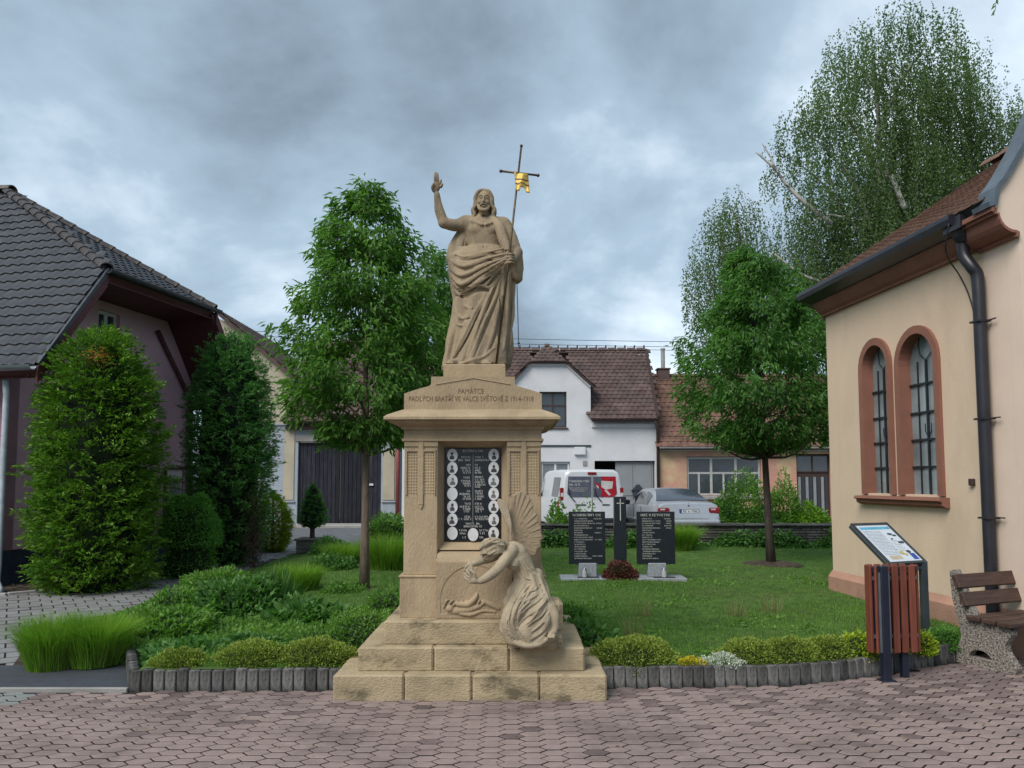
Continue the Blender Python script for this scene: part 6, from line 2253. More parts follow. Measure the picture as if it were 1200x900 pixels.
# rough block she sits on
mb = MB()
mb.box(-0.085, 0.245, -0.13, 0.22, 0.0, 0.115, 0.02)
mb.box(0.02, 0.26, -0.02, 0.24, 0.10, 0.34, 0.03)
mb.build('rock_seat', M_sand_step, angel)
# wings: overlapping carved feathers on a solid web
def wing(name, outline, feathers, coverts, d, m, th=0.022, lean=0.0):
    pts = [P(a, b, DA + d) for a, b in outline]
    lo = np.min([list(p) for p in pts], axis=0) - 0.05
    hi = np.max([list(p) for p in pts], axis=0) + 0.05
    w = SDF((lo[0], DA + d - .08, lo[2]), (hi[0], DA + d + .08, hi[2]), 0.0055)
    X = w.ax[0][:, None]; Z = w.ax[2][None, :]
    n = len(pts)
    dmin = np.full((X.shape[0], Z.shape[1]), 9.0)
    inside = np.zeros_like(dmin, bool)
    for i in range(n):
        ax_, az_ = pts[i].x, pts[i].z
        bx_, bz_ = pts[(i + 1) % n].x, pts[(i + 1) % n].z
        ex, ez = bx_ - ax_, bz_ - az_
        t = np.clip(((X - ax_) * ex + (Z - az_) * ez) / max(ex * ex + ez * ez, 1e-9), 0, 1)
        dmin = np.minimum(dmin, np.hypot(X - ax_ - t * ex, Z - az_ - t * ez))
        c1 = (az_ > Z) != (bz_ > Z)
        xi = ax_ + (Z - az_) / (ez if abs(ez) > 1e-9 else 1e-9) * ex
        inside ^= c1 & (X < xi)
    d2 = np.where(inside, -dmin, dmin)
    w.f[:] = np.maximum(d2[:, None, :], np.abs(w.ax[1][None, :, None] - (DA + d)) - th / 2)
    for (a, b, r_) in feathers:
        pa, pb_ = np.array(P(*a, DA + d + th * .02)), np.array(P(*b, DA + d + th * .02))
        w.cap(pa, pb_, r_ * .7, r_, 0.004)
        w.cap(pa + np.array([r_ * .8, -r_ * .75, 0]), pb_ + np.array([r_ * .8, -r_ * .7, 0]), 0.003, 0.0035, 0.003, True)
    for (a, b, r_) in coverts:
        pa, pb_ = np.array(P(*a, DA + d - th * .12)), np.array(P(*b, DA + d - th * .12))
        w.cap(pa, pb_, r_ * .6, r_, 0.006)
    V, F = w.mesh()
    return np_mesh(name, V, F, m, angel, True, loc=AO)
main = [(599, 640), (594, 632), (594.5, 618), (597, 600), (600, 585), (604, 578), (610, 575), (615, 577), (619, 581), (623, 585), (625, 592), (624.5, 598), (629, 602), (631, 608), (630.5, 613), (634, 618), (634.5, 626), (637, 631), (633, 634), (634, 641), (630, 643), (628, 650), (622, 652), (618, 655), (610, 650)]
fe = []
for i, tip in enumerate([(603, 581), (609, 578), (615, 580), (620, 586), (622, 594), (627, 604), (628, 612), (632, 620), (634, 629), (631, 637), (627, 646), (620, 651)]):
    base = (600 + i * 0.9, 612 + i * 2.6)
    fe.append((base, tip, 0.0165))
co = []
for r0 in range(4):
    for q in range(5):
        a = (598 + r0 * 3.2 + q * 2.2, 634 - r0 * 6 - q * 0.8 + q * q * .5)
        co.append((a, (a[0] + 3.6, a[1] - 5.5 + q * 1.6), 0.013))
wing('wing', main, fe, co, 0.10, M_sand_statue)
far = [(598, 640), (597, 620), (592, 610), (587, 600), (583, 590), (582.5, 585.5), (585, 584), (590, 586.5), (595, 590), (597, 600), (600, 615)]
wing('wing', far, [((596, 620), (585, 588), 0.011), ((598, 615), (590, 589), 0.012), ((598, 610), (594, 593), 0.012)], [], 0.03, M_sand_pale, 0.03)
# ------------------------------------------------------------------ bench, bin, board
M_terrz = mat('exposed_aggregate_concrete', (0.22, 0.185, 0.15), 0.9, var=0.9, scale=60, hue=(0.44, 0.39, 0.33), bump=0.8, bscale=70, detail=2)
M_bslat = mat('dark_stained_slat', (0.070, 0.040, 0.030), 0.55, var=0.3, scale=6, stretch=(0.6, 8, 8), bump=0.2, objrand=.15)
M_binw = mat('red_brown_slat', (0.175, 0.052, 0.032), 0.5, var=0.2, scale=5, stretch=(8, 8, 0.7), objrand=.15)
M_navy = mat('navy_black_steel', (0.012, 0.016, 0.030), 0.35, var=0.2, spec=.5)
M_galv = mat('galvanised_strip', (0.22, 0.24, 0.27), 0.35, var=0.15, metal=.6)
M_board = mat('anthracite_frame', (0.035, 0.045, 0.05), 0.4, var=0.15, spec=.5)
M_print = mat('printed_panel_white', (0.56, 0.62, 0.68), 0.22, var=0.03, spec=.5)
M_cyan = mat('print_cyan', (0.10, 0.36, 0.50), 0.25)
M_prtext = mat('print_text_grey', (0.30, 0.34, 0.38), 0.4)
M_prdark = mat('print_dark', (0.05, 0.06, 0.08), 0.4)
M_prblue = mat('print_blue', (0.03, 0.07, 0.32), 0.4)
M_pryel = mat('print_yellow', (0.45, 0.38, 0.12), 0.4)
M_prbeige = mat('print_beige', (0.5, 0.42, 0.32), 0.4)
hb = 66.0
bench = thing('bench', 'park bench with pebbled concrete supports and dark wooden slats at the right edge', 'bench', (3.97, 7.11, 0), R(90 - hb))
# local x = along the bench (away to the right), local y = back; the front faces -y
prof = [(0.0, 0.0), (-.52, 0.0), (-.535, .05), (-.45, .17), (-.44, .22), (-.50, .32), (-.50, .37), (-.20, .395), (-.125, .56), (-.015, .815), (.035, .80), (.02, .56), (-.03, .36), (-.055, .24), (-.035, .18), (.0, .12)]
def barch(cx, cz, r, rz, n=10):
    return [(cx - r, cz)] + [(cx - r * math.cos(math.pi * k / n), cz + rz * math.sin(math.pi * k / n)) for k in range(1, n)] + [(cx + r, cz)]
for x in (0.0, 1.8):
    mb = MB()
    Mx = Matrix(((0, 1, 0, x), (1, 0, 0, 0), (0, 0, 1, 0), (0, 0, 0, 1)))
    mb.holed(prof, [barch(-.22, .075, .10, .07)], 0.0, 0.08, Mx)
    mb.build('support', M_terrz, bench)
for i, (z, y) in enumerate(((.715, -.055), (.565, -.115))):
    o = MB().box(-.05, 2.0, -.022, .022, -.062, .062, .006).build('backrest_slat', M_bslat, bench)
    o.location = (0, y, z)
    o.rotation_euler = (R(-22), 0, 0)
for i in range(3):
    o = MB().box(-.05, 2.0, -.06, .06, -.02, .02, .006).build('seat_slat', M_bslat, bench)
    o.location = (0, -.20 - i * .135, .415 - i * .006)
for x in (.02, 1.82):
    MB().box(x - .015, x + .055, -.52, -.13, .36, .39).build('seat_bracket', M_lead, bench)

bx_, by_ = 2.965, 6.49
binn = thing('litter_bin', 'litter bin with reddish brown wooden slats on dark blue steel posts', 'bin', (bx_, by_, 0), R(90 - 82))
BW, BD, B0, B1 = .40, .125, .205, .915
mb = MB().box(-.03 + .03, BW - .02, .03, BD - .02, B0 + .03, B1 - .06)
mb.build('liner', M_navy, binn)
mb = MB()
for z in (B0 + .12, B1 - .12):
    mb.box(.004, BW - .004, .018, .03, z, z + .03); mb.box(.004, BW - .004, BD - .03, BD - .018, z, z + .03)
    mb.box(-.0, .02, .03, BD - .03, z, z + .03); mb.box(BW - .02, BW, .03, BD - .03, z, z + .03)
mb.build('hoop', M_galv, binn)
n = 5
for i in range(n):
    w = (BW - .02) / n
    for y in (-.008, BD - .014):
        MB().box(i * w + .010, (i + 1) * w - .010, y, y + .024, B0, B1 - (.0 if i else 0), .005).build('slat', M_binw, binn)
for i in range(1):
    w = (BD - .04) / 1
    for x in (-.020, BW - .004):
        MB().box(x, x + .024, .02 + i * w + .004, .02 + (i + 1) * w - .004, B0, B1, .005).build('slat', M_binw, binn)
MB().box(-.085, .395, -.02, BD, B1 - .0, B1 + .012, .004).build('rim', M_navy, binn) if False else None
MB().box(.02, .085, -.075, -.012, 0, B1 + .004, .006).build('post', M_navy, binn)
o = MB().box(.25, .305, .02, .075, 0, B0 + .04, .006).build('post', M_navy, binn)
for x in (.008, .087):
    MB().box(x, x + .012, -.06, -.045, B0 + .02, B1 - .05).build('metal_strip', M_galv, binn)
MB().box(-.09 + .085, BW, .0 + .012, BD - .02, B1 - .05, B1 - .012, .004).build('top_rim', M_navy, binn)
MB().box(.0, .11, -.10, .0, -.002, .012, .003).build('foot_plate', M_navy, binn)

# information board
LR = Vector((3.84, 7.37, .87)); hB = R(66)
Wv = Vector((math.sin(hB), math.cos(hB), 0))
Uv = Vector((-math.sin(R(156)) * .385, -math.cos(R(156)) * .385, .31))
wB = .43
LL = LR - Wv * wB
board = thing('information_board', 'slanted information board with blue and white print on dark grey posts', 'information board', (LL.x, LL.y, 0))
O = Vector((LL.x, LL.y, 0))
Un = Uv.normalized(); hL = Uv.length
Nn = Wv.cross(Un).normalized()
if Nn.z < 0: Nn = -Nn
BMx = Matrix(((Wv.x, Un.x, Nn.x, (LL - O).x), (Wv.y, Un.y, Nn.y, (LL - O).y), (Wv.z, Un.z, Nn.z, LL.z), (0, 0, 0, 1)))
fr = MB().box(-.03, wB + .03, -.03, hL + .03, -.045, -.004, .006, BMx)
for q in ((-.03, wB + .03, -.03, -.002), (-.03, wB + .03, hL + .002, hL + .03), (-.03, -.002, -.002, hL + .002), (wB + .002, wB + .03, -.002, hL + .002)):
    fr.box(*q, -.004, .008, 0, BMx)
fr = fr.build('frame', M_board, board)
pn = MB().box(0, wB, 0, hL, -.0035, .001, 0, BMx).build('printed_panel', M_print, board)
def flat(m, rs, name):
    mb = MB()
    for a, b, c, d in rs:
        mb.add([BMx @ Vector(t) for t in ((a, c, .002), (b, c, .002), (b, d, .002), (a, d, .002))], [(0, 1, 2, 3)])
    return mb.build(name, m, pn)
flat(M_cyan, [(.03, wB - .01, hL - .06, hL - .025)], 'header_print')
mb = MB()
Mt = BMx @ Matrix(((1, 0, 0, 0), (0, 0, 1, 0), (0, 1, 0, 0), (0, 0, 0, 1)))
for i in range(17):
    marks(mb, .03, wB * .60, hL - .09 - i * .0195, .009, .0022, M=Mt)
for i in range(8):
    marks(mb, wB * .64, wB * .85, hL - .22 - i * .02, .008, .0022, M=Mt)
tagit(mb.build('text_print', M_prtext, pn), kind='stuff')
def blobs(m, cs, name):
    mb = MB()
    for cx, cy, rx, ry in cs:
        k = 9
        vs = [BMx @ Vector((cx + rx * math.cos(2 * math.pi * i / k) * random.uniform(.7, 1.1), cy + ry * math.sin(2 * math.pi * i / k) * random.uniform(.7, 1.1), .0026 + .0001 * len(mb.v))) for i in range(k)]
        mb.add(vs, [tuple(range(k))])
    return mb.build(name, m, pn)
blobs(M_prdark, [(wB * .80, hL - .13, .035, .018), (wB * .90, hL - .15, .03, .014), (wB * .86, hL * .5, .022, .02), (wB * .93, hL * .5, .02, .018), (wB * .72, hL * .6, .02, .008), (wB * .83, .12, .03, .018)], 'photo_print')
flat(M_prblue, [(wB * .80, wB - .02, .02, .10)], 'blue_print')
blobs(M_pryel, [(wB * .62, .11, .03, .035), (wB * .7, .085, .02, .02)], 'yellow_print')
flat(M_prbeige, [(.06, wB * .5, .03, .08)], 'map_print')
p = LR - O
MB().box(p.x - .03, p.x + .03, p.y - .03, p.y + .03, 0.0, .86, .005).build('post', M_board, board)
p = LL - O
MB().box(p.x - .03, p.x + .03, p.y - .03, p.y + .03, 0.0, .86, .005).build('post', M_board, board)
MB().tube([(LL - O) + Vector((0, 0, -.07)), (LR - O) + Vector((0, 0, -.07))], .02, 6).build('crossbar', M_board, board)

# ------------------------------------------------------------------ black granite memorial on the lawn
M_gbase = mat('grey_granite', (0.27, 0.29, 0.31), 0.6, var=0.2, scale=30, stain=(0.18, 0.19, 0.19), stain_amt=.4)
M_blk2 = mat('dull_black_granite', (0.014, 0.017, 0.024), 0.3, var=0.3, scale=40, spec=.45)
GD = 11.66
gm0 = thing('granite_memorial', 'two black granite name tablets and a slim black cross pillar on a grey slab', 'memorial', (1.67, 11.9, .1))
def grect(x0, y0, x1, y1, D):
    a, b = P(x0, (y0 + y1) / 2, D), P(x1, (y0 + y1) / 2, D)
    return a.x - 1.67, b.x - 1.67, P(730, y1, D).z - .1, P(730, y0, D).z - .1
MB().box(.73 - 1.67, 2.61 - 1.67, 11.66 - 11.9, 12.16 - 11.9, -.03, .075, .012).build('base_slab', M_gbase, gm0)
for (x0, x1, xb0, xb1, title) in ((666.5, 709, 678, 699, 'left'), (746, 790.5, 759, 780, 'right')):
    r = grect(x0, 599.5, x1, 661, 11.9)
    rb = grect(xb0, 661, xb1, 674, 11.9)
    MB().box(rb[0], rb[1], -.07, .10, .073, rb[3] + .02, .01).build('pedestal', M_gbase, gm0)
    tb = MB().box(r[0], r[1], -.035, .035, r[2], r[3], .006).build('name_tablet', M_blk2, gm0)
    mb = MB()
    marks(mb, r[0] + .06, r[1] - .06, r[3] - .068, .036, -.0365)
    nl = 18
    for i in range(nl):
        z = r[3] - .115 - i * (r[3] - r[2] - .16) / nl
        xe = r[0] + .08 + random.uniform(.14, .30)
        marks(mb, r[0] + .08, xe, z, .017, -.0365)
        if (title == 'right' and i < 5) or (title == 'left' and i in (0, 2, 4, 6, 9, 16)):
            marks(mb, r[1] - random.uniform(.12, .2), r[1] - .05, z, .017, -.0365)
    tagit(mb.build('tablet_lettering', M_lett, tb), kind='stuff')
    MB().box(rb[0] - .03 if title == 'left' else rb[0] + .06, rb[1] + .02 if title == 'left' else rb[1] + .11, -.2, -.1, .0755, .085).build('dark_plate', M_blk2, gm0)
r = grect(719.5, 582, 733.5, 661, 11.9)
pl = MB().box(r[0], r[1], -.06, .06, .07, r[3], .006).build('pillar', M_blk2, gm0)
mb = MB()
c_ = (r[0] + r[1]) / 2
mb.box(c_ - .006, c_ + .006, -.066, -.0615, r[3] - .36, r[3] - .03)
mb.box(c_ - .055, c_ + .055, -.066, -.0615, r[3] - .105, r[3] - .093)
mb.build('cross', M_lett, pl)
# two grave lanterns and a pot of dark red flowers standing on the slab
M_lant = mat('clear_lantern_glass', (0.42, 0.45, 0.46), 0.15, var=.15, spec=.7)
def lantern(px, label):
    p = P(px, 676, 11.74)
    t = thing('grave_lantern', label, 'lantern', (p.x, 11.74, .176), group='grave lanterns on the granite slab')
    MB().lathe([(.035, .0), (.038, .02), (.036, .09), (.032, .11)], 12).build('glass', M_lant, t, True, angle=50)
    MB().lathe([(.038, .111), (.030, .13), (.012, .145), (.010, .165), (.002, .168)], 12).build('lid', M_galv, t, True, angle=50)
lantern(685, 'clear grave lantern in front of the left black tablet')
lantern(778.5, 'clear grave lantern in front of the right black tablet')

# ------------------------------------------------------------------ vehicles
M_vwhite = mat('white_car_paint', (0.60, 0.62, 0.64), 0.28, var=.03, spec=.5, stain=(.5, .5, .49), stain_amt=.3)
M_silver = mat('silver_car_paint', (0.40, 0.43, 0.46), 0.25, var=.03, metal=.35, spec=.5)
M_cglass = mat('tinted_car_glass', (0.035, 0.042, 0.05), .06, var=.1, spec=.9)
M_cglass2 = mat('rear_car_glass', (0.035, 0.045, 0.065), .06, var=.2, spec=.9)
M_tyre = mat('tyre_rubber', (0.015, 0.015, 0.016), .8)
M_rim = mat('alloy_rim', (0.30, 0.31, 0.32), .35, metal=.6)
M_redl = mat('red_tail_light', (0.22, 0.010, 0.014), .15, var=.1, spec=.7)
M_clrl = mat('clear_lamp', (0.5, 0.5, 0.5), .15, spec=.7)
M_plst = mat('black_plastic', (0.018, 0.018, 0.02), .6)
M_redv = mat('red_window_film', (0.36, 0.015, 0.03), .3)
M_greyv = mat('grey_window_film', (0.095, 0.105, 0.14), .25, spec=.5)
def loft_body(rows, name, m, parent, mirror=True):
    """rows: (y, [(x, z) ...]) half profiles from bottom to the top centre; x >= 0"""
    k = len(rows[0][1])
    full = 2 * k - 1
    vs = []
    for y, pr in rows:
        pts = [(-x, z) for x, z in pr] + [(x, z) for x, z in pr[::-1][1:]]
        vs += [(x, y, z) for x, z in pts]
    fs = []
    for i in range(len(rows) - 1):
        for j in range(full - 1):
            fs.append((i * full + j, i * full + j + 1, (i + 1) * full + j + 1, (i + 1) * full + j))
        fs.append((i * full + full - 1, i * full, (i + 1) * full, (i + 1) * full + full - 1))
    fs.append(tuple(range(full)))
    fs.append(tuple(range((len(rows) - 1) * full, len(rows) * full))[::-1])
    return MB().add(vs, fs).build(name, m, parent, True, angle=32)
def wheel(parent, x, y, r=.32, w=.2):
    M_ = Matrix.Translation((x, y, r)) @ Matrix.Rotation(math.pi / 2, 4, 'Y')
    mb = MB().lathe([(r * .62, -w / 2), (r * .95, -w / 2), (r, -w * .35), (r, w * .35), (r * .95, w / 2), (r * .62, w / 2)], 24)
    mb.v = [tuple(M_ @ Vector(q)) for q in mb.v]
    wh = mb.build('wheel', M_tyre, parent, True, angle=30)
    mb = MB().lathe([(.05, -w / 2 - .012), (r * .6, -w / 2 - .004), (r * .62, w / 2 + .004), (.05, w / 2 + .012)], 20)
    mb.v = [tuple(M_ @ Vector(q)) for q in mb.v]
    mb.build('rim', M_rim, wh, True, angle=30)
# silver saloon, rear towards us. local y runs towards the front of the car
cr0 = P(808.5, 600, 20.8)
car = thing('silver_car', 'silver saloon car parked by the wall, seen from behind', 'car', (cr0.x, 20.8, 0), R(6))
def cp(zl, wl, wm, zb, wb, zt, wt):
    return [(wl * .8, zl), (wl, zl + .06), (wm, .56), (wb + .01, zb - .06), (wb, zb), (wt, zt - .03), (wt - .10, zt), (0.0, zt + .02)]
rows = [(0.0, cp(.36, .62, .74, .60, .70, .63, .60)), (0.05, cp(.28, .74, .84, .72, .82, .80, .74)), (0.10, cp(.26, .78, .87, .93, .80, 1.00, .74)), (0.16, cp(.25, .80, .88, .97, .82, 1.045, .74)),
        (0.42, cp(.22, .82, .89, .95, .85, 1.05, .77)), (0.62, cp(.22, .83, .89, .94, .86, 1.06, .78)), (1.00, cp(.22, .84, .89, .94, .86, 1.24, .68)), (1.42, cp(.22, .84, .89, .93, .87, 1.385, .585)),
        (1.95, cp(.22, .84, .89, .92, .87, 1.425, .59)), (2.6, cp(.22, .84, .89, .91, .87, 1.41, .58)), (3.0, cp(.22, .84, .89, .90, .86, 1.25, .63)), (3.45, cp(.22, .84, .88, .89, .84, .99, .70)),
        (4.1, cp(.24, .82, .86, .80, .80, .90, .68)), (4.5, cp(.26, .76, .80, .66, .70, .76, .60)), (4.66, cp(.34, .60, .64, .60, .56, .62, .5))]
body = loft_body(rows, 'body', M_silver, car)
def quadpart(name, m, pts, parent, th=.006):
    """flat or slightly bent panel lying just proud of the body"""
    mb = MB()
    mb.add(pts, [tuple(range(len(pts)))])
    return mb.build(name, m, parent)
# rear window between (0.62,1.06) and (1.42,1.385)
nr = Vector((0, -(1.385 - 1.06), .80)).normalized() * .012
rw_ = []
for (y, z, w) in ((.66, 1.085, .735), (1.02, 1.262, .625), (1.38, 1.392, .53)):
    rw_.append((y, z, w))
mb = MB()
vs = []
for y, z, w in rw_:
    for t in (-1, -.5, 0, .5, 1):
        vs.append((t * w, y + nr.y - .012, z + nr.z + (.012 if abs(t) < .9 else -.006)))
mb.add(vs, [(i * 5 + j, i * 5 + j + 1, i * 5 + j + 6, i * 5 + j + 5) for i in range(2) for j in range(4)])
mb.build('rear_window', M_cglass2, car, True)
for sx in (-1, 1):
    # side glass, one panel per door
    for (y0, y1) in ((1.12, 1.62), (1.67, 2.42), (2.47, 3.05)):
        def sp(y, f):
            zs_ = np.interp(y, [r_[0] for r_ in rows], [r_[1][4][1] for r_ in rows]); xs_ = np.interp(y, [r_[0] for r_ in rows], [r_[1][4][0] for r_ in rows])
            zt_ = np.interp(y, [r_[0] for r_ in rows], [r_[1][5][1] for r_ in rows]); xt_ = np.interp(y, [r_[0] for r_ in rows], [r_[1][5][0] for r_ in rows])
            return (sx * (xs_ + (xt_ - xs_) * f + .008), y, zs_ + (zt_ - zs_) * f + .004)
        quadpart('side_window', M_cglass, [sp(y0, .1), sp(y1, .1), sp(y1, .88), sp(y0 + .03, .88)], car)
    MB().box(sx * .97 - .09, sx * .97 + .09, 2.86, 3.0, .93, 1.07, .03).build('wing_mirror', M_plst, car)
    lt = MB().box(-.155, .155, -.03, .10, -.085, .075, .03).build('tail_light', M_redl, car)
    lt.location = (sx * .70, .055, .84)
    MB().box(-.11, .02, -.036, -.029, .01, .05).build('reflector', M_clrl, lt)
    for y in (.85, 3.65):
        wheel(car, sx * .80, y)
MB().box(-.84, .84, -.05, .20, .40, .60, .05).build('bumper', M_silver, car)
for sx in (-1, 1):
    MB().box(sx * .62 - .17, sx * .62 + .17, -.056, .0, .47, .50, .008).build('bumper_strip', M_plst, car)
npl_ = MB().box(-.27, .27, .035, .075, .765, .875, .004).build('number_plate', M_plst, car)
MB().box(-.255, .255, .03, .034, .775, .865).build('plate_face', M_wframe, npl_)
MB().box(-.255, -.215, .026, .029, .775, .865).build('blue_strip', M_prblue, npl_)
mb = MB(); marks(mb, -.19, .23, .795, .05, .0255)
tagit(mb.build('plate_lettering', M_prdark, npl_), kind='stuff')
eb = MB().ball((0, .09, .955), (.035, .012, .035), 12, 6).build('badge', M_prdark, car, True)
MB().tube([(-.76, .075, .90), (-.5, .068, .74), (.5, .068, .74), (.76, .075, .90)], .006, 4).build('boot_seam', M_plst, car)
for sx in (-1, 1):
    for y in (1.65, 2.45):
        MB().box(sx * .893 - .004, sx * .893 + .004, y - .006, y + .006, .35, .90).build('door_seam', M_plst, car)
    MB().box(sx * .90 - .012, sx * .90 + .012, .4, 4.2, .50, .56, .008).build('side_moulding', M_silver, car)
MB().tube([(0, .1, 1.035), (0, .12, 1.04)], .01, 5).build('boot_catch', M_plst, car)

# white van with printed rear windows
vr0 = P(694, 600, 22.5)
van = thing('white_van', 'white delivery van with grey and red printed rear windows', 'van', (vr0.x, 22.5, 0), R(7))
def vp(zl, wl, wm, zb, wb, zt, wt, ztop):
    return [(wl * .85, zl), (wl, zl + .06), (wm, .62), (wb + .005, zb - .06), (wb, zb), (wt + .03, zt - .10), (wt, zt), (wt - .12, ztop - .01), (0.0, ztop)]
rows = [(0.0, vp(.34, .84, .88, 1.10, .86, 1.80, .74, 1.90)), (0.04, vp(.30, .90, .945, 1.10, .93, 1.86, .79, 1.955)), (0.14, vp(.28, .93, .975, 1.10, .96, 1.89, .80, 1.975)),
        (1.2, vp(.26, .94, .98, 1.10, .965, 1.91, .82, 1.99)), (3.2, vp(.26, .94, .98, 1.08, .965, 1.90, .82, 1.98)), (3.6, vp(.26, .94, .98, 1.06, .96, 1.82, .78, 1.90)),
        (4.2, vp(.26, .93, .97, 1.02, .95, 1.30, .80, 1.36)), (4.8, vp(.28, .88, .92, .86, .90, .96, .80, 1.02)), (4.98, vp(.34, .76, .78, .70, .74, .78, .66, .82))]
loft_body(rows, 'body', M_vwhite, van)
# rear doors: seam, two windows
MB().box(-.006, .006, -.012, .02, .45, 1.80).build('door_seam', M_plst, van)
yb = -.008
lean = lambda z: max(0, (z - 1.1)) * .0
for i, (xa, xb) in enumerate(((-.735, -.03), (.03, .735))):
    zb0, zb1 = 1.17, 1.765
    pl_ = [(xa + (.10 if i == 0 else 0), zb0), (xb - (.10 if i else 0), zb0), (xb, zb0 + .10), (xb - (.035 if i else 0), zb1), (xa + (.035 if i == 0 else 0), zb1), (xa, zb0 + .10)]
    wn_ = MB().yprism(pl_, yb - .006, .02).build('rear_window', M_greyv, van)
    if i == 0:
        mb = MB()
        for z, h, x0_, x1_ in ((1.60, .055, -.68, -.08), (1.50, .055, -.68, -.33), (1.42, .022, -.68, -.12), (1.375, .022, -.66, -.12), (1.33, .022, -.6, -.2)):
            marks(mb, x0_, x1_, z, h, yb - .008)
        tagit(mb.build('window_lettering', M_lett, wn_), kind='stuff')
    else:
        MB().yprism([(.27, 1.175), (.63, 1.175), (.725, 1.275), (.695, 1.76), (.27, 1.76)], yb - .0085, yb - .0062).build('window_print', M_redv, wn_)
        MB().yprism([(.06, 1.62), (.27, 1.50), (.27, 1.40), (.14, 1.44)], yb - .0085, yb - .0062).build('window_print', M_redv, wn_)
        MB().yprism([(.27, 1.64), (.62, 1.62), (.60, 1.42), (.40, 1.38), (.27, 1.46)], yb - .0105, yb - .0087).build('pale_print', M_lett, wn_)
        MB().yprism([(.36, 1.36), (.42, 1.38), (.56, 1.24), (.50, 1.21)], yb - .0105, yb - .0087).build('pale_print', M_lett, wn_)
        MB().yprism([(.12, 1.52), (.17, 1.50), (.21, 1.42), (.15, 1.44)], yb - .0105, yb - .0087).build('pale_print', M_lett, wn_)
for x0_ in (-.70, .08):
    MB().tube([(x0_, -.03, 1.42), (x0_ + .03, -.04, 1.22), (x0_ + .20, -.03, 1.03)], .014, 5).build('wiper', M_plst, van)
MB().box(-.13, .13, -.03, .05, 1.82, 1.89, .01).build('brake_light', M_redl, van)
for sx in (-1, 1):
    lt = MB().box(-.055, .055, -.025, .14, -.19, .19, .02).build('tail_light', M_redl, van)
    lt.location = (sx * .885, .02, 1.25)
    MB().box(-.04, .04, -.031, -.026, -.07, .04, .004).build('reflector', M_clrl, lt)
    for y in (.95, 4.0):
        wheel(van, sx * .85, y, .33, .22)
for x0_, x1_ in ((-.50, -.18), (.30, .52)):
    MB().box(x0_, x1_, -.022, .01, .93, .96, .008).build('door_handle', M_plst, van)
MB().box(-.94, .94, -.07, .25, .36, .56, .04).build('bumper', M_plst, van)
MB().box(-.26, .26, -.02, .012, .66, .77, .004).build('number_plate', M_wframe, van)
for sx in (-1, 1):
    for (y0, y1) in ((.30, 1.35), (3.05, 3.75)):
        def sp(y, f):
            zs_ = np.interp(y, [r_[0] for r_ in rows], [r_[1][4][1] for r_ in rows]); xs_ = np.interp(y, [r_[0] for r_ in rows], [r_[1][4][0] for r_ in rows])
            zt_ = np.interp(y, [r_[0] for r_ in rows], [r_[1][5][1] for r_ in rows]); xt_ = np.interp(y, [r_[0] for r_ in rows], [r_[1][5][0] for r_ in rows])
            return (sx * (xs_ + (xt_ - xs_) * f + .010), y, zs_ + (zt_ - zs_) * f)
        quadpart('side_window', M_cglass, [sp(y0, .10), sp(y1, .10), sp(y1, .92), sp(y0 + .05, .92)], van)
    # red side stripe towards the rear corner
    MB().box(sx * .975 - .01, sx * .975 + .01, .10, .28, .55, 1.06, .004).build('side_stripe', M_redv, van)
    MB().box(sx * 1.06 - .1, sx * 1.06 + .1, 3.9, 4.0, 1.1, 1.4, .03).build('wing_mirror', M_plst, van)
# ------------------------------------------------------------------ planting
M_bark = mat('grey_brown_bark', (0.17, 0.125, 0.095), 0.9, var=0.3, scale=8, stretch=(3, 3, .6), bump=.8, bscale=30)
M_bark2 = mat('dark_bark', (0.07, 0.055, 0.045), 0.9, var=0.3, scale=8, stretch=(3, 3, .6), bump=.8, bscale=30)
M_birchb = mat('birch_bark', (0.42, 0.40, 0.37), 0.8, var=0.2, scale=2, stain=(.05, .045, .04), stain_amt=.9, stain_scale=2.5, stain_lo=.52, stain_hi=.6)
L_tree = leafmat('young_tree_leaves', (0.038, 0.1, 0.022), (0.15, 0.29, 0.058), trans=0.38)
L_tree2 = leafmat('darker_tree_leaves', (0.036, 0.1, 0.026), (0.125, 0.26, 0.058), trans=0.38)  # slightly darker green than the slender tree's leaves
L_birch = leafmat('birch_leaves', (0.055, 0.09, 0.038), (0.16, 0.23, 0.095), trans=0.4, clump=.35)
L_thu = leafmat('yellow_green_conifer', (0.032, 0.11, 0.014), (0.2, 0.35, 0.035), trans=0.2, clump=3.5)
L_dark = leafmat('dark_conifer', (0.045, 0.14, 0.045), (0.17, 0.36, 0.1), trans=0.25, clump=3.0)
L_gold = leafmat('golden_conifer', (0.16, 0.24, 0.012), (0.42, 0.52, 0.04), trans=.15, clump=4)
L_box = leafmat('boxwood_leaves', (0.06, 0.17, 0.035), (0.21, 0.42, 0.09), trans=0.3, clump=4)
L_cush = leafmat('cushion_leaves', (0.14, 0.2, 0.03), (0.32, 0.4, 0.075), trans=.15, clump=6)
L_grass = leafmat('lush_grass', (0.075, 0.17, 0.016), (0.25, 0.42, 0.05), trans=.3, clump=2)
L_lawn = leafmat('lawn_blades', (0.07, 0.155, 0.028), (0.18, 0.31, 0.065), trans=0.35, clump=.9)
L_per = leafmat('perennial_leaves', (0.06, 0.14, 0.028), (0.19, 0.34, 0.07), trans=0.35, clump=2)
L_perd = leafmat('bluish_perennial_leaves', (0.045, 0.12, 0.032), (0.14, 0.28, 0.075), trans=0.3, clump=2)
L_straw = leafmat('dry_straw', (0.16, 0.15, 0.06), (0.28, 0.26, 0.13), trans=.2)
L_red = leafmat('reddish_leaves', (0.09, 0.03, 0.03), (0.20, 0.075, 0.06), trans=.15, clump=8)
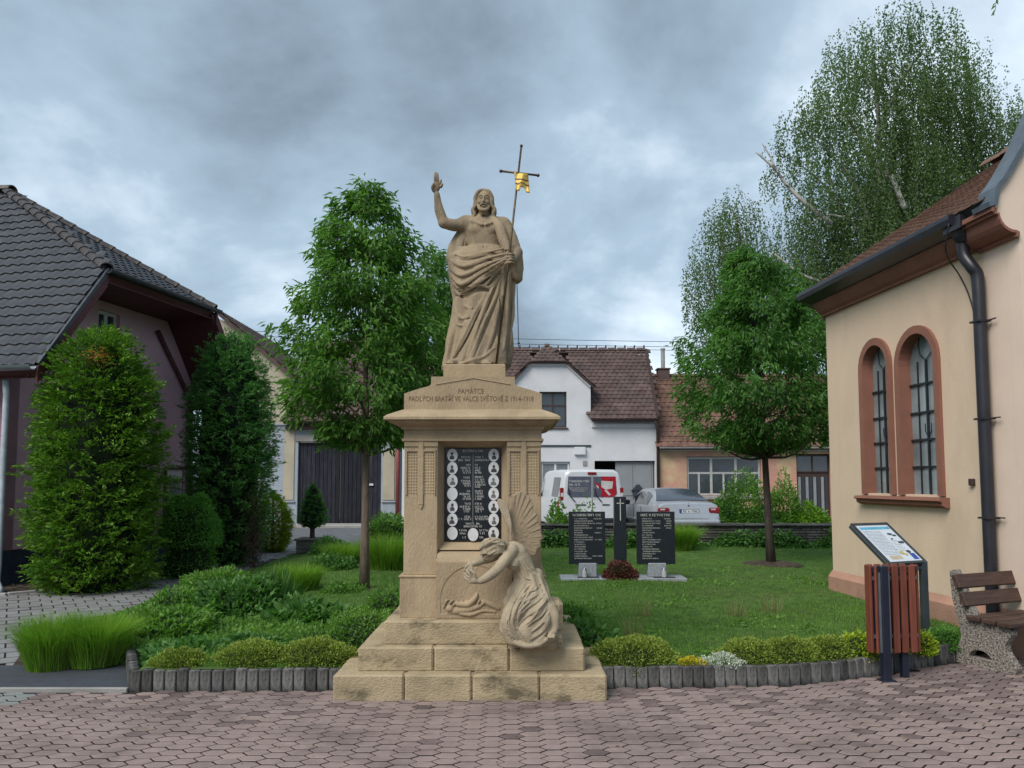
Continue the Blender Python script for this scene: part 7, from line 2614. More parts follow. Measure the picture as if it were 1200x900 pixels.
L_dead = leafmat('dead_twigs', (0.05, 0.035, 0.03), (0.10, 0.065, 0.05), trans=.05)
L_yel = leafmat('yellow_flowers', (0.45, 0.36, 0.02), (0.65, 0.52, 0.05), trans=.2)
L_whi = leafmat('white_flowers', (0.45, 0.48, 0.42), (0.65, 0.67, 0.62), trans=.2)
M_soil = mat('bare_soil', (0.055, 0.042, 0.030), .95, var=.4, scale=8, bump=.8, bscale=30, stain=(.12, .085, .05), stain_amt=.5, stain_scale=8)

def cat_mesh(parts):
    V, F, n = [], [], 0
    for v, f in parts:
        V.append(v); F.append(f + n); n += len(v)
    return np.concatenate(V), np.concatenate(F)

def grow_limbs(base, top, r0, targets, crown_z0, bend=.05, nseg=7):
    mb = MB()
    base = np.array(base, float); top = np.array(top, float)
    tr = []
    for i in range(nseg + 1):
        t = i / nseg
        p = base + (top - base) * t + np.array([math.sin(t * 5 + base[0]) * bend * t, math.cos(t * 4) * bend * t, 0])
        tr.append(p)
    zs = np.array([p[2] for p in tr])
    rad = [r0 * (1.25 if i == 0 else 1.0) * (1 - .86 * (i / nseg) ** 1.1) for i in range(nseg + 1)]
    mb.tube(tr, rad, 9)
    for tg in targets:
        tg = np.array(tg, float)
        L_ = np.linalg.norm((tg - base)[:2])
        zb = max(crown_z0, min(tg[2] - L_ * random.uniform(.5, 1.0), top[2] * .93))
        pb = np.array([np.interp(zb, zs, [q[k] for q in tr]) for k in range(3)])
        rb = np.interp(zb, zs, rad) * .5
        mid_ = pb * .5 + tg * .5 + np.array([0, 0, -.08 * L_]) + np.random.default_rng(int(abs(tg[0] * 1000)) % 9999).normal(0, .05 * L_, 3)
        pts = smooth_path([pb, mid_, tg], 3)
        mb.tube(pts, list(np.linspace(rb, max(.004, rb * .15), len(pts))), 5, cap=False)
    return mb

def broad_tree(label, base, z0, zt, profile, trunk_r, n_tips, per, llen, lwid, lm, bark, seed, name='young_tree', cat='tree', lean=(0, 0), group=None, clump=1.6, thr=-.25, xy=1.0):
    global RNG
    RNG = np.random.default_rng(seed)
    random.seed(seed)
    t = thing(name, label, cat, base, group=group)
    pz = [p[0] for p in profile]; pr = [p[1] for p in profile]; pxo = [p[2] if len(p) > 2 else 0 for p in profile]
    n = n_tips * 3
    z = RNG.uniform(z0, zt, n)
    R_ = np.interp(z, pz, pr)
    keep = RNG.uniform(0, max(pr), n) < R_ + .15 * max(pr)
    z = z[keep]; R_ = R_[keep]
    n = len(z)
    th = RNG.uniform(0, 2 * math.pi, n)
    rho = RNG.uniform(0.05, 1, n) ** .55
    lump = 1 + .11 * np.sin(th * 3 + z * 4.4) + .12 * np.sin(th * 5 - z * 6.1 + seed)
    x = np.cos(th) * R_ * rho * lump + np.interp(z, pz, pxo)
    y = np.sin(th) * R_ * rho * lump * xy
    tips = np.stack([x, y, z], axis=1)
    nz_ = vnoise(tips, clump, seed)
    tips = tips[nz_ > thr][:n_tips]
    lim = tips[RNG.permutation(len(tips))[:70]]
    top = (float(np.interp(zt, pz, pxo)), 0, zt - .1)
    mb = grow_limbs((0, 0, 0), top, trunk_r, lim, z0 - .15)
    mb.build('trunk', bark, t, True)
    # drooping fans of leaves round every tip
    P_ = np.repeat(tips, per, axis=0) + RNG.normal(0, llen * .46, (len(tips) * per, 3))
    out = unit(P_ * np.array([1, 1, .0]) + 1e-6)
    D_ = out * .8 + np.array([0, 0, -.55]) + RNG.normal(0, .45, P_.shape)
    V, F = leaves(P_, D_, llen, lwid, jitter=.25)
    np_mesh('crown', V, F, lm, t)
    return t

# left young tree
b_ = G(427, 692, .13)
sc = 1 / 84.0
broad_tree('slender young tree with drooping leaves left of the memorial', (b_.x, b_.y, .10), 2.02, 5.75,
           [(2.0, .45), (2.25, .80), (2.6, 1.12, -.02), (3.1, 1.18, -.06), (3.6, 1.14, -.04), (4.1, .98, -.02), (4.6, .78), (5.0, .62, .02), (5.3, .46, -.02), (5.6, .30, -.05), (5.8, .12, -.06)],
           .062, 1500, 15, .115, .036, L_tree, M_bark, 5, thr=-.12, clump=4.4)
b2 = P(500, 600, 13.2)
broad_tree('darker tree half hidden behind the memorial and the slender tree', (b2.x, 13.2, .10), 2.3, 5.45, [(2.3, .5), (2.8, .9), (3.6, .98), (4.4, .85), (5.0, .55), (5.5, .15)],
           .06, 800, 15, .12, .04, L_tree2, M_bark, 8, thr=-.4, clump=3)
b3 = G(904, 661, .13)
broad_tree('round-crowned young tree on the lawn between the granite memorial and the church', (b3.x, b3.y, .10), 2.1, 5.8,
           [(2.1, .7), (2.4, 1.30), (2.9, 1.62), (3.5, 1.62), (4.1, 1.40), (4.7, 1.05, -.05), (5.0, .80, -.12), (5.4, .52, -.2), (5.8, .2, -.25)],
           .075, 1850, 15, .12, .04, L_tree2, M_bark2, 12, thr=-.14, clump=3.8)
ring = MB().lathe([(.02, .045), (.25, .05), (.50, .012), (.56, -.02)], 24)
ro = ring.build('bare_soil_ring', M_soil, None, True)
ro.location = (b3.x, b3.y, LAWN_Z)
tagit(ro, kind='structure')
ro = MB().lathe([(.02, .03), (.2, .03), (.32, -.02)], 20).build('bare_soil_ring', M_soil, None, True)
ro.location = (b_.x, b_.y, LAWN_Z)
tagit(ro, kind='structure')

# weeping birches far behind the orange house
def birch(label, base, H, limbs_, seed, n_str, leaf=.12, grp='birches behind the houses', trunk_r=.26):
    global RNG
    RNG = np.random.default_rng(seed)
    random.seed(seed)
    t = thing('birch_tree', label, 'tree', base, group=grp)
    mb = MB()
    tr = [np.array([math.sin(i * .9 + seed) * .25 * (i / 8), 0.1 * math.cos(i), H * .97 * i / 8]) for i in range(9)]
    mb.tube(tr, [trunk_r * (1 - .9 * i / 8) + .02 for i in range(9)], 8)
    P_all, D_all = [], []
    zs = [p[2] for p in tr]
    for (cx, cy, cz, r, h) in limbs_:      # each limb carries a curtain of hanging twigs
        zb = max(H * .22, cz - abs(cx) * 1.1 - 1.2)
        pb = np.array([np.interp(zb, zs, [q[k] for q in tr]) for k in range(3)])
        end = np.array([cx, cy, cz])
        mid_ = pb * .45 + end * .55 + np.array([0, 0, .12 * np.linalg.norm(end - pb)])
        pts = smooth_path([pb, mid_, end], 4)
        rb = .04 + .018 * r
        mb.tube(pts, list(np.linspace(rb * 1.6, .015, len(pts))), 5, cap=False)
        ns = int(n_str * r * r)
        for _ in range(ns):
            a = random.uniform(0, 2 * math.pi); q = r * random.uniform(.05, 1) ** .6
            x0, y0 = cx + q * math.cos(a), cy + q * math.sin(a)
            z0 = cz + h * .35 * (1 - (q / r) ** 2) + random.uniform(-h * .6, .15 * h)
            ln = random.uniform(.5, 1.0) * h * .55
            if math.sin(x0 * 2.3 + z0 * 1.1) + math.sin(y0 * 1.7 + z0 * 1.9 + seed) + math.sin(x0 * .9 - z0 * .8) < -.95: continue
            nl = int(ln / .085)
            tt = np.linspace(0, 1, nl)
            dx, dy = .25 * math.cos(a), .25 * math.sin(a)
            sx = np.stack([x0 + dx * np.sqrt(tt) * .8 + .05 * np.sin(tt * 6 + a), y0 + dy * np.sqrt(tt), z0 - ln * tt], axis=1)
            P_all.append(sx)
    P_ = np.concatenate(P_all)
    P_ += RNG.normal(0, .042, P_.shape)
    D_ = np.tile([0, 0, -1.0], (len(P_), 1))
    P_ = np.concatenate([P_, P_[::2] + RNG.normal(0, .06, P_[::2].shape)])
    D_ = np.concatenate([D_, D_[::2]])
    V, F = leaves(P_, D_, leaf, leaf * .62, jitter=.75)
    mb.build('trunk', M_birchb, t, True)
    np_mesh('crown', V, F, L_birch, t)
    return t, len(P_)
BD_ = 31.0
def bl(px, py, dy, r, h, bx):
    p = P(px, py, BD_ + dy)
    return (p.x - bx, dy, p.z, r, h)
bx = P(1040, 560, BD_).x
L_ = [bl(1045, 60, 0, 2.0, 4.2, bx), bl(1000, 75, 1, 1.5, 3.6, bx), bl(1085, 55, -1, 1.7, 3.6, bx), bl(975, 120, 0, 1.4, 3.6, bx), bl(1030, 120, -1, 2.0, 4.6, bx), bl(1080, 130, 1, 2.1, 4.6, bx),
      bl(945, 155, 0, 1.3, 3.0, bx), bl(985, 190, -1, 1.9, 4.2, bx), bl(1040, 200, 1, 2.3, 5.0, bx), bl(1095, 215, 0, 2.1, 4.6, bx), bl(915, 180, 1, .75, 2.2, bx),
      bl(950, 250, 0, 1.5, 4.0, bx), bl(1000, 270, 1, 2.1, 5.0, bx), bl(1060, 285, -1, 2.2, 5.0, bx), bl(955, 320, 0, 1.7, 4.5, bx), bl(1000, 345, 0, 1.9, 4.5, bx)]
tb_, n1_ = birch('tallest weeping birch, rising over the church roof', (bx, BD_, 0), 19.8, L_, 21, 78, .115)
bx2 = P(1150, 560, BD_ + 1).x
L_ = [bl(1125, 95, 0, 1.5, 3.6, bx2), bl(1155, 80, 0, 1.5, 4.0, bx2), bl(1185, 115, 0, 1.4, 4.0, bx2), bl(1130, 160, 0, 1.8, 4.6, bx2), bl(1175, 175, 0, 2.0, 4.6, bx2), bl(1220, 150, 0, 1.8, 4.6, bx2), bl(1140, 240, 0, 2.0, 5, bx2), bl(1190, 250, 0, 2.0, 5, bx2), bl(1230, 240, 0, 2.0, 5, bx2)]
birch('rightmost weeping birch, partly cut off by the picture edge above the slate coping', (bx2, BD_ + 1, 0), 17.8, L_, 33, 70, .115)
bx3 = P(868, 560, BD_ + 3).x
BD_ = 33.5
L_ = [bl(862, 240, 0, 1.0, 2.6, bx3), bl(845, 275, 0, 1.3, 3.8, bx3), bl(880, 270, 0, 1.5, 3.8, bx3), bl(828, 320, 0, 1.0, 4.0, bx3), bl(862, 330, 0, 1.7, 4.4, bx3), bl(900, 320, 0, 1.8, 4.4, bx3), bl(930, 290, 0, 1.5, 4, bx3), bl(850, 390, 0, 1.5, 4, bx3), bl(900, 390, 0, 2.0, 4.4, bx3), bl(940, 360, 0, 1.8, 4.4, bx3), bl(822, 365, 0, .7, 4.0, bx3)]
birch('smallest weeping birch, left of the tall one and behind the orange roof', (bx3, 34.0, 0), 13.2, L_, 44, 74, .11)
# bare pale boughs of the tall birch
def bough(pts_px, r0, r1):
    mb = MB()
    pts = [np.array(P(a, b, 29.8)) - np.array([bx, 31.0, 0]) for a, b in pts_px]
    pts = smooth_path(pts, 4)
    mb.tube(pts, list(np.linspace(r0, r1, len(pts))), 6)
    mb.build('bough', M_birchb, tb_, True)
bough([(975, 262), (940, 235), (920, 214), (908, 198), (886, 178)], .11, .04)
bough([(908, 198), (904, 186), (893, 168)], .05, .02)
bough([(1060, 245), (1052, 225), (1044, 205)], .12, .09)
bough([(962, 330), (940, 322), (918, 306), (905, 296)], .07, .04)
bough([(990, 255), (968, 252), (950, 262)], .05, .03)
# twig hanging in at the top right corner
p = P(1166, 8, 9.0)
tw = thing('hanging_twig', 'small leafy twig hanging into the picture at the top right corner', 'twig', tuple(p))
MB().tube([(.05, 0, .5), (.03, 0, .15), (0, 0, -.05)], .003, 4).build('stem', M_bark2, tw)
q = np.array([[.02, 0, .06], [.01, 0, .02], [0, 0, -.03], [-.02, 0, -.06], [.03, 0, .1]])
V, F = leaves(q, np.tile([-.5, 0, -.8], (5, 1)), .07, .035, jitter=.5)
np_mesh('leaves', V, F, L_tree2, tw)

def lumpy_core(t, prof, m, n=26, k=.80, noise=.08, sx=1, sy=1, name='shade_core', z0=0):  # solid filler body that stops the view through the leaves
    rows_ = []
    mb = MB()
    vs = []
    zs = np.linspace(prof[0][0], prof[-1][0], 16)
    for i, z in enumerate(zs):
        r = np.interp(z, [p[0] for p in prof], [p[1] for p in prof]) * k
        for j in range(n):
            a = 2 * math.pi * j / n
            q = r * (1 + noise * math.sin(a * 5 + z * 9) + noise * math.sin(a * 9 - z * 15))
            vs.append((q * sx * math.cos(a), q * sy * math.sin(a), z))
    fs = []
    for i in range(15):
        for j in range(n):
            fs.append((i * n + j, i * n + (j + 1) % n, (i + 1) * n + (j + 1) % n, (i + 1) * n + j))
    fs.append(tuple(range(n))[::-1]); fs.append(tuple(range(15 * n, 16 * n)))
    mb.add(vs, fs)
    return mb.build(name, m, t, True)

def conifer(name, label, cat, base, prof, n, ll, lw, lm, seed, group=None, up=.55, core=None, sy=1.0, L_=.20, W_=.07, m=24, lump=.07, ragged=.12, layer=0, jit=.3, k=.78):
    """sprays of scale leaves: n flattened feathery fans set over an uneven body"""
    global RNG
    RNG = np.random.default_rng(seed)
    t = thing(name, label, cat, base, group=group)
    pz = np.array([p[0] for p in prof]); pr = np.array([p[1] for p in prof])
    z = RNG.uniform(pz[0], pz[-1], n * 4)
    R_ = np.interp(z, pz, pr)
    kk = RNG.uniform(0, pr.max(), len(z)) < R_ + .05
    z = z[kk][:n]; R_ = R_[kk][:n]
    n = len(z)
    th = RNG.uniform(0, 2 * math.pi, n)
    lm_ = lump * (np.sin(th * 3 + z * 2.6 + seed) + .8 * np.sin(th * 7 - z * 5.5) + .7 * np.sin(th * 4 + z * 11))
    rr = R_ * (1 + lm_ * .6) - RNG.uniform(0, 1, n) ** 1.3 * .24 * R_ ** .5
    rr = np.where(RNG.uniform(0, 1, n) < ragged, rr + L_ * .5, rr)
    rr = np.maximum(rr, .0)
    p = np.stack([rr * np.cos(th), rr * np.sin(th) * sy, z], axis=1)
    out = np.stack([np.cos(th), np.sin(th) * sy, np.zeros(n)], axis=1)
    topf = np.clip((z - pz[-1] * .8) / (pz[-1] * .2), 0, 1)[:, None]
    ax_ = unit(out * (1 - .5 * topf) + np.array([0, 0, 1]) * (up + topf * .8) + RNG.normal(0, jit, p.shape))
    sd = unit(np.cross(ax_, unit(RNG.normal(0, 1, (n, 3)) * .6 + np.array([0, 0, 1.0]))))
    T_ = RNG.uniform(0, 1, (n, m, 1)) ** .85
    U_ = RNG.uniform(-1, 1, (n, m, 1))
    Ls = (L_ * RNG.uniform(.6, 1.25, n))[:, None, None]
    q = p[:, None, :] + ax_[:, None, :] * Ls * (T_ - .35) + sd[:, None, :] * U_ * W_ * (1.1 - .8 * T_) + RNG.normal(0, .006, (n, m, 3))
    q[:, :, 2:3] -= Ls * .18 * T_ ** 2
    d = ax_[:, None, :] + sd[:, None, :] * U_ * 1.1 + np.array([0, 0, -.25]) * T_ + RNG.normal(0, .2, (n, m, 3))
    V, F = leaves(q.reshape(-1, 3), d.reshape(-1, 3), ll, lw, jitter=.05)
    np_mesh('foliage', V, F, lm, t)
    MB().tube([(0, 0, -.05), (0, 0, pz[-1] * .9)], [.06, .02], 7).build('trunk', M_bark2, t)
    if core:
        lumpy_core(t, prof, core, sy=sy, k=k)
    return t
M_core = mat('inner_shade_core', (0.012, 0.024, 0.008), .95, var=.4, scale=14, bump=.8, bscale=20)  # filler core colour: the shade between the leaves is painted in
M_core2 = mat('darker_shade_core', (0.008, 0.018, 0.008), .95, var=.4, scale=14, bump=.8, bscale=20)  # same painted inner shade, a little darker, for the dark conifers
cb_ = P(113, 600, 11.75)
big_c = conifer('conifer', 'large yellow-green conifer in front of the mauve gable, the broadest of the shrubs', 'conifer', (cb_.x, 11.75, 0),
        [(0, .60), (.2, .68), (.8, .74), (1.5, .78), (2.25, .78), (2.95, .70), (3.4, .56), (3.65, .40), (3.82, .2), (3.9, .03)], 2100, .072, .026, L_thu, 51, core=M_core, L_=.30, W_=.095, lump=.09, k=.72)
q = RNG.normal(0, 1, (260, 3)) * np.array([.10, .07, .05]) + np.array([.20, -.48, 3.42])
V, F = leaves(q, RNG.normal(0, .6, q.shape) + np.array([0, -.6, .3]), .07, .022, jitter=.1)
tagit(np_mesh('dead_spray', V, F, leafmat('orange_dead_spray', (0.22, 0.11, 0.03), (0.42, 0.22, 0.07)), big_c), kind='stuff')
cb_ = P(268, 600, 15.3)
conifer('conifer', 'tall dark green conifer at the far corner of the mauve house', 'conifer', (cb_.x, 15.3, 0),
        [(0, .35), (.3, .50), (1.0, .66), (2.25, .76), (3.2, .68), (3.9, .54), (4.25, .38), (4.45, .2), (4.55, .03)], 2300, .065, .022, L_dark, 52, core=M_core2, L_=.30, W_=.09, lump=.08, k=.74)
cb_ = P(304, 600, 15.0)
t = thing('dead_branches', 'brown dead lower branches on the right side of the tall dark conifer', 'shrub', (cb_.x, 14.75, 0))
q = RNG.normal(0, 1, (1300, 3)) * np.array([.09, .12, .40]) + np.array([0, 0, .62]); q[:, 2] = np.abs(q[:, 2])
V, F = leaves(q, unit(q - np.array([0, .3, .8])), .11, .012, jitter=.6)
np_mesh('twigs', V, F, L_dead, t)
cb_ = P(320, 600, 18.0)
conifer('conifer', 'small golden-green egg-shaped conifer beside the tall dark one', 'conifer', (cb_.x, 18.0, 0), [(0, .20), (.2, .34), (.6, .40), (.95, .33), (1.2, .17), (1.33, .03)], 1500, .04, .014, L_gold, 53, core=None, L_=.14, W_=.05, lump=.03, k=.5)
# clipped cone in a square stone planter
cb_ = P(366.5, 600, 17.0)
tp = P(366, 633, 17.0).z
M_plant = mat('weathered_planter', (0.19, 0.175, 0.15), .9, var=.25, scale=6, bump=.6, bscale=30, stain=(.09, .10, .06), stain_amt=.5)
pl_t = thing('planter', 'square weathered planter holding the little clipped tree near the road', 'planter', (cb_.x, 17.0, 0))
mb = MB()
z = -.02
for i in range(4):
    mb.box(-.28, .28, -.28, .28, z, z + .085, .012)
    z += .09
tagit(mb.build('planter_courses', M_plant, pl_t))
MB().box(-.31, .31, -.31, .31, z, z + .05, .015).build('rim', M_plant, pl_t)
ct = conifer('topiary_tree', 'little clipped cone-shaped tree growing in the square planter', 'topiary tree', (cb_.x, 17.0, z + .03),
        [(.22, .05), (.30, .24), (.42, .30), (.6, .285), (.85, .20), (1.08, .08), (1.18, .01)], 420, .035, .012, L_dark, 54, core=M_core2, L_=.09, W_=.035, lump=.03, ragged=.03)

def bush(name, label, cat, base, rx, ry, h, n, ll, lw, lm, seed, group=None, core=M_core, up=.3, jit=.5, flat=.7, parent_only=False, shape=.5, lumps=.16):
    global RNG
    RNG = np.random.default_rng(seed)
    t = thing(name, label, cat, base, group=group)
    u = RNG.normal(0, 1, (n, 3)); u[:, 2] = np.abs(u[:, 2]) * flat; u = unit(u)
    lump = 1 + lumps * vnoise(u, 3.2, seed) + .08 * vnoise(u, 8, seed)
    r = (1 - .35 * RNG.uniform(0, 1, n) ** 1.5) * lump
    p = u * r[:, None] * np.array([rx, ry, h])
    p[:, 2] -= .05 * h
    d = u * np.array([1, 1, .8]) + np.array([0, 0, up]) + RNG.normal(0, jit, p.shape)
    V, F = leaves(p, d, ll, lw, jitter=.1)
    np_mesh('foliage', V, F, lm, t)
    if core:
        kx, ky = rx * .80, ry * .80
        MB().lathe([(.9, 0), (1.0, h * .12), (.96, h * .36), (.8, h * .56), (.5, h * .72), (.15, h * .79)], 18, (0, 0), kx, ky).build('shade_core', core, t, True)  # opaque filler under the leaves, its inner shade painted as dark colour
    return t
cb_ = P(222, 600, 13.4)
bush('round_shrub', 'rounded boxwood-like shrub between the two big conifers', 'shrub', (cb_.x, 13.4, .55), .52, .52, .92, 13000, .05, .026, L_box, 61, flat=1.6)
bush('shrub_base', 'low shadowed lower growth under the rounded shrub', 'shrub', (cb_.x, 13.4, 0), .46, .46, .9, 3500, .05, .026, L_box, 62)

def gp(px, py, z=.10):
    return G(px, py, z)
def tuft(label, base, r, h, n, lm, seed, group=None, w=.006, lean=.7, name='grass_clump', cat='ornamental grass'):
    global RNG
    RNG = np.random.default_rng(seed)
    t = thing(name, label, cat, tuple(base), group=group)
    a = RNG.uniform(0, 2 * math.pi, n); q = r * RNG.uniform(0, 1, n) ** .6
    p = np.stack([q * np.cos(a) * .55, q * np.sin(a) * .55, np.zeros(n)], axis=1)
    d = unit(np.stack([np.cos(a), np.sin(a), np.zeros(n)], axis=1) + RNG.normal(0, .4, (n, 3)) * np.array([1, 1, 0]))
    V, F = blades(p, h, w, lean * (.3 + (q / r).mean()), d)
    np_mesh('blades', V, F, lm, t)
    k = n // 12
    V, F = blades(p[:k], h * .5, w, lean, d[:k])
    np_mesh('dry_blades', V, F, L_straw, t)
    return t
tuft('bright green grass clump at the far left beside the dark slab', gp(62, 782, .01), .36, .44, 4200, L_grass, 71, lean=.55)
tuft('bright green grass clump between the leftmost clump and the leafy perennials', gp(112, 778, .02), .38, .42, 4200, L_grass, 72, lean=.6)
tuft('bright green grass clump in the middle of the left bed near the slender tree', gp(350, 694), .42, .40, 3000, L_grass, 73)
tuft('tall grass clump directly left of the memorial, at the back of the bed', gp(455, 669), .65, .62, 4200, L_grass, 74)
tuft('tall grass clump left of the one beside the memorial, behind the slender trunk', gp(402, 662), .5, .42, 2600, L_grass, 75)
tuft('bright grass clump at the foot of the stone wall behind the right tablet', gp(800, 646), .42, .60, 3200, L_grass, 76)

def cushion(label, px, py, rx, h, seed, lm=L_cush, ry=None, group='low cushions along the palisade edging', z=.12, back=.0):
    b = gp(px, py, z)
    return bush('cushion_plant', label, 'plant', (b.x, b.y + back, b.z - .02), rx, ry or rx * .72, h, int(16000 * rx * 2.2), .022, .011, lm, seed, group, flat=1.0, jit=.4, lumps=.08)
cushion('smallest low yellow-green cushion at the left end of the left palisade', 204, 786, .26, .17, 81, back=.12)
cushion('broad low yellow-green cushion right of the smallest one on the left', 290, 784, .36, .21, 82, back=.16)
cushion('broad low yellow-green cushion next to the memorial step on the left', 364, 783, .36, .23, 83, back=.16)
cushion('large low green cushion next to the memorial step on the right', 747, 782, .40, .235, 84, back=.18)
cushion('low green cushion directly right of the white flowers', 886, 780, .31, .20, 86, back=.16)
cushion('low green cushion in the middle of the right row', 934, 779, .30, .22, 87, back=.16)
cushion('low green cushion nearest the litter bin', 978, 776, .25, .21, 88, back=.16)
bush('flower_clump', 'small clump of yellow flowers between two low cushions', 'flowers', (*gp(812, 781, .12)[:2], .12), .13, .1, .07, 900, .02, .014, L_yel, 89, core=None)
bush('flower_clump', 'small clump of white flowers above the right palisade', 'flowers', (*gp(846, 781, .12)[:2], .12), .18, .12, .11, 1500, .018, .014, L_whi, 90, core=None)
bush('yellow_shrub', 'yellow-leaved plant just left of the litter bin', 'plant', (*gp(1003, 770, .12)[:2], .12), .17, .15, .21, 2200, .03, .016, L_gold, 91)
bush('yellow_shrub', 'yellow-leaved plant between the litter bin and the board post', 'plant', (*gp(1076, 764, .12)[:2], .12), .15, .15, .20, 2000, .03, .016, L_gold, 92)
bush('round_shrub', 'small dark green shrub between the board post and the bench', 'shrub', (*gp(1108, 758, .1)[:2], .1), .17, .17, .18, 3200, .028, .015, L_box, 93)

# perennials
def per(label, px, py, rx, h, n, ll, lw, lm, seed, core=M_core, **kw):
    b = gp(px, py, .08)
    return bush('leafy_plant', label, 'plant', (b.x, b.y + rx * .3, b.z - .04), rx, rx * .85, h, n, ll, lw, lm, seed, core=core, **kw)
per('low dark-leaved plant behind the smallest cushion', 215, 774, .36, .18, 2600, .07, .05, L_perd, 101)
per('low dark-leaved plant behind the middle cushion on the left', 290, 768, .34, .17, 2600, .07, .05, L_perd, 102)
per('broad light green bush rising behind the bright grass clump', 185, 752, .52, .36, 6500, .06, .035, L_per, 103)
per('dark green leafy bush in the middle of the left bed', 275, 728, .55, .50, 6500, .085, .045, L_perd, 104)
per('light green plant near the path behind the dark leafy bush', 250, 700, .50, .40, 5200, .06, .03, L_per, 105)
per('wide-leaved pale blue-green plant left of the slender tree', 350, 733, .42, .24, 1700, .13, .09, L_perd, 106)
per('wiry bush with thin twigs left of the memorial steps', 428, 764, .46, .42, 7500, .045, .018, L_per, 107, jit=.8)
per('low leafy plant between the wiry bush and the cushions', 365, 762, .36, .22, 4200, .035, .018, L_per, 108)
per('reddish-tipped heather-like plant beside the plinth', 458, 722, .34, .34, 3200, .05, .02, L_per, 109)
per('leafy plant right of the round planter shrubs by the path', 385, 672, .42, .36, 3600, .06, .035, L_perd, 110)
per('bushy plant at the back of the bed left of the memorial', 452, 645, .60, .85, 5600, .08, .045, L_per, 111)
per('loose plant beside the planter at the path edge', 385, 652, .40, .45, 2600, .07, .03, L_perd, 112)
per('low plant on the path side of the dark leafy bush', 205, 722, .45, .34, 4200, .055, .028, L_per, 113)
per('leafy plant in front of the grass clump near the slender trunk', 400, 700, .36, .22, 2800, .05, .025, L_per, 114)
per('narrow-leaved iris clump right of the dark leafy bush', 322, 722, .20, .40, 260, .30, .022, L_perd, 115, core=None, up=2.2, jit=.2)
per('broad-leaved plant right of the memorial steps', 684, 768, .30, .32, 1900, .085, .04, L_perd, 116)
per('leafy plant close to the memorial steps on the right, behind the broad-leaved one', 668, 742, .26, .30, 1500, .08, .04, L_per, 117)
b = gp(730, 680, .175)
bush('flower_pot_plant', 'dark red flowering plant in the middle of the grey granite slab', 'plant', (b.x, 11.78, .17), .26, .18, .26, 3600, .035, .02, L_red, 118)
# plants at the wall and across the road
per('tall climbing bush at the left end of the wall in front of the van', 657, 641, .42, 1.15, 2600, .09, .055, L_per, 119, core=None, lumps=.4)
per('thin vine shoots leaning in front of the van', 690, 640, .34, 1.0, 700, .08, .045, L_per, 120, core=None, lumps=.5)
for i, (px, y0, w, h, lm, lab) in enumerate(((874, 603, .75, 2.1, L_per, 'tall climbing rose bush in front of the orange house window'), (838, 612, .8, .95, L_per, 'low shrub right of the silver car by the road'), (918, 612, .6, 1.65, L_per, 'narrow rose bush left of the plank door of the orange house'), (946, 612, .7, .85, L_grass, 'clump of long-leaved lilies below the plank door'), (890, 612, .9, .7, L_perd, 'low shrub behind the round-crowned tree trunk'), (853, 600, .5, 1.2, L_perd, 'dark shrub under the window right of the silver car'))):
    b = P(px, 600, 26.9)
    bush('roadside_shrub', lab, 'shrub', (b.x, 26.9, 0.05), w, w * .6, h, 3600, .11, .06, lm, 130 + i, core=None, lumps=.35)

# soil beds
def sheet(name, pts, m, z):
    mb = MB()
    mb.add([(x, y, z) for x, y in pts], [tuple(range(len(pts)))])
    return tagit(mb.build(name, m), kind='structure')
sheet('flower_bed', [(-7.17, 11.17), (-6.30, 12.05), (-5.64, 14.84), (-6.1, 18.4), (-7.6, 18.4), (-9, 11.9), (-14, 10.7), (-14, 10.3)], M_soil, 0.006)
sheet('bed_soil', [(-4.75, 6.935), (-3.0, 6.935), (-2.96, 6.25), (-2.7, 6.3), (-2.6, 8.4), (-4.86, 8.4), (-4.62, 7.5), (-4.35, 6.94)], M_soil, 0.004)
sheet('bed_soil', [(4.03, 7.15), (5.2, 7.9), (5.2, 9.0), (3.6, 8.2), (3.15, 6.8)], M_soil, 0.06)

# ground cover over the left bed, ivy along the wall, lawn blades
def scatter(n, xr, yr, ok):
    x = RNG.uniform(xr[0], xr[1], n); y = RNG.uniform(yr[0], yr[1], n)
    k = np.array([ok(a, b) for a, b in zip(x, y)])
    x, y = x[k], y[k]
    z = np.array([lawn_z(a, b) for a, b in zip(x, y)])
    return np.stack([x, y, z], axis=1)
RNG = np.random.default_rng(200)
random.seed(200)
q = scatter(16000, (-4.85, -1.3), (6.35, 11.5), lambda a, b: a > left_edge(b) + .02 and (a < -2.0 - .35 * (b - 6.5) or b < 8.2))
d = RNG.normal(0, .7, q.shape) + np.array([0, 0, .8])
V, F = leaves(q, d, .07, .035, jitter=.2)
tagit(np_mesh('ground_cover', V, F, L_per), kind='stuff')
n = 16000
q = np.stack([RNG.uniform(.1, 9, n), 17.9 - np.abs(RNG.normal(0, .12, n)), .1 + .42 * RNG.uniform(0, 1, n) ** 1.6 * (.55 + .45 * np.sin(np.linspace(0, 9, n)))], axis=1)
q = q[vnoise(q, 1.6, 3) > -.35]
V, F = leaves(q, RNG.normal(0, .6, q.shape) + np.array([0, -.7, .2]), .085, .06, jitter=.3)
tagit(np_mesh('ivy', V, F, L_perd), kind='stuff')
def okl(a, b):
    if b < front_y(a) + .10 or b > 17.9: return False
    if -1.36 < a < .74 and b < 7.65: return False
    if a > 4.34 + .09 * (10.68 - b) and b < 10.8: return False
    if a < left_edge(b) + .03: return False
    if math.hypot(a - b3.x, b - b3.y) < .42: return False
    if .70 < a < 2.63 and 11.6 < b < 12.2: return False
    return True
yy2 = 6.3 + 11.6 * RNG.uniform(0, 1, 230000) ** 1.25
xx2 = RNG.uniform(-.42, .72, len(yy2)) * yy2
k = np.array([okl(a, b) for a, b in zip(xx2, yy2)])
xx2, yy2 = xx2[k], yy2[k]
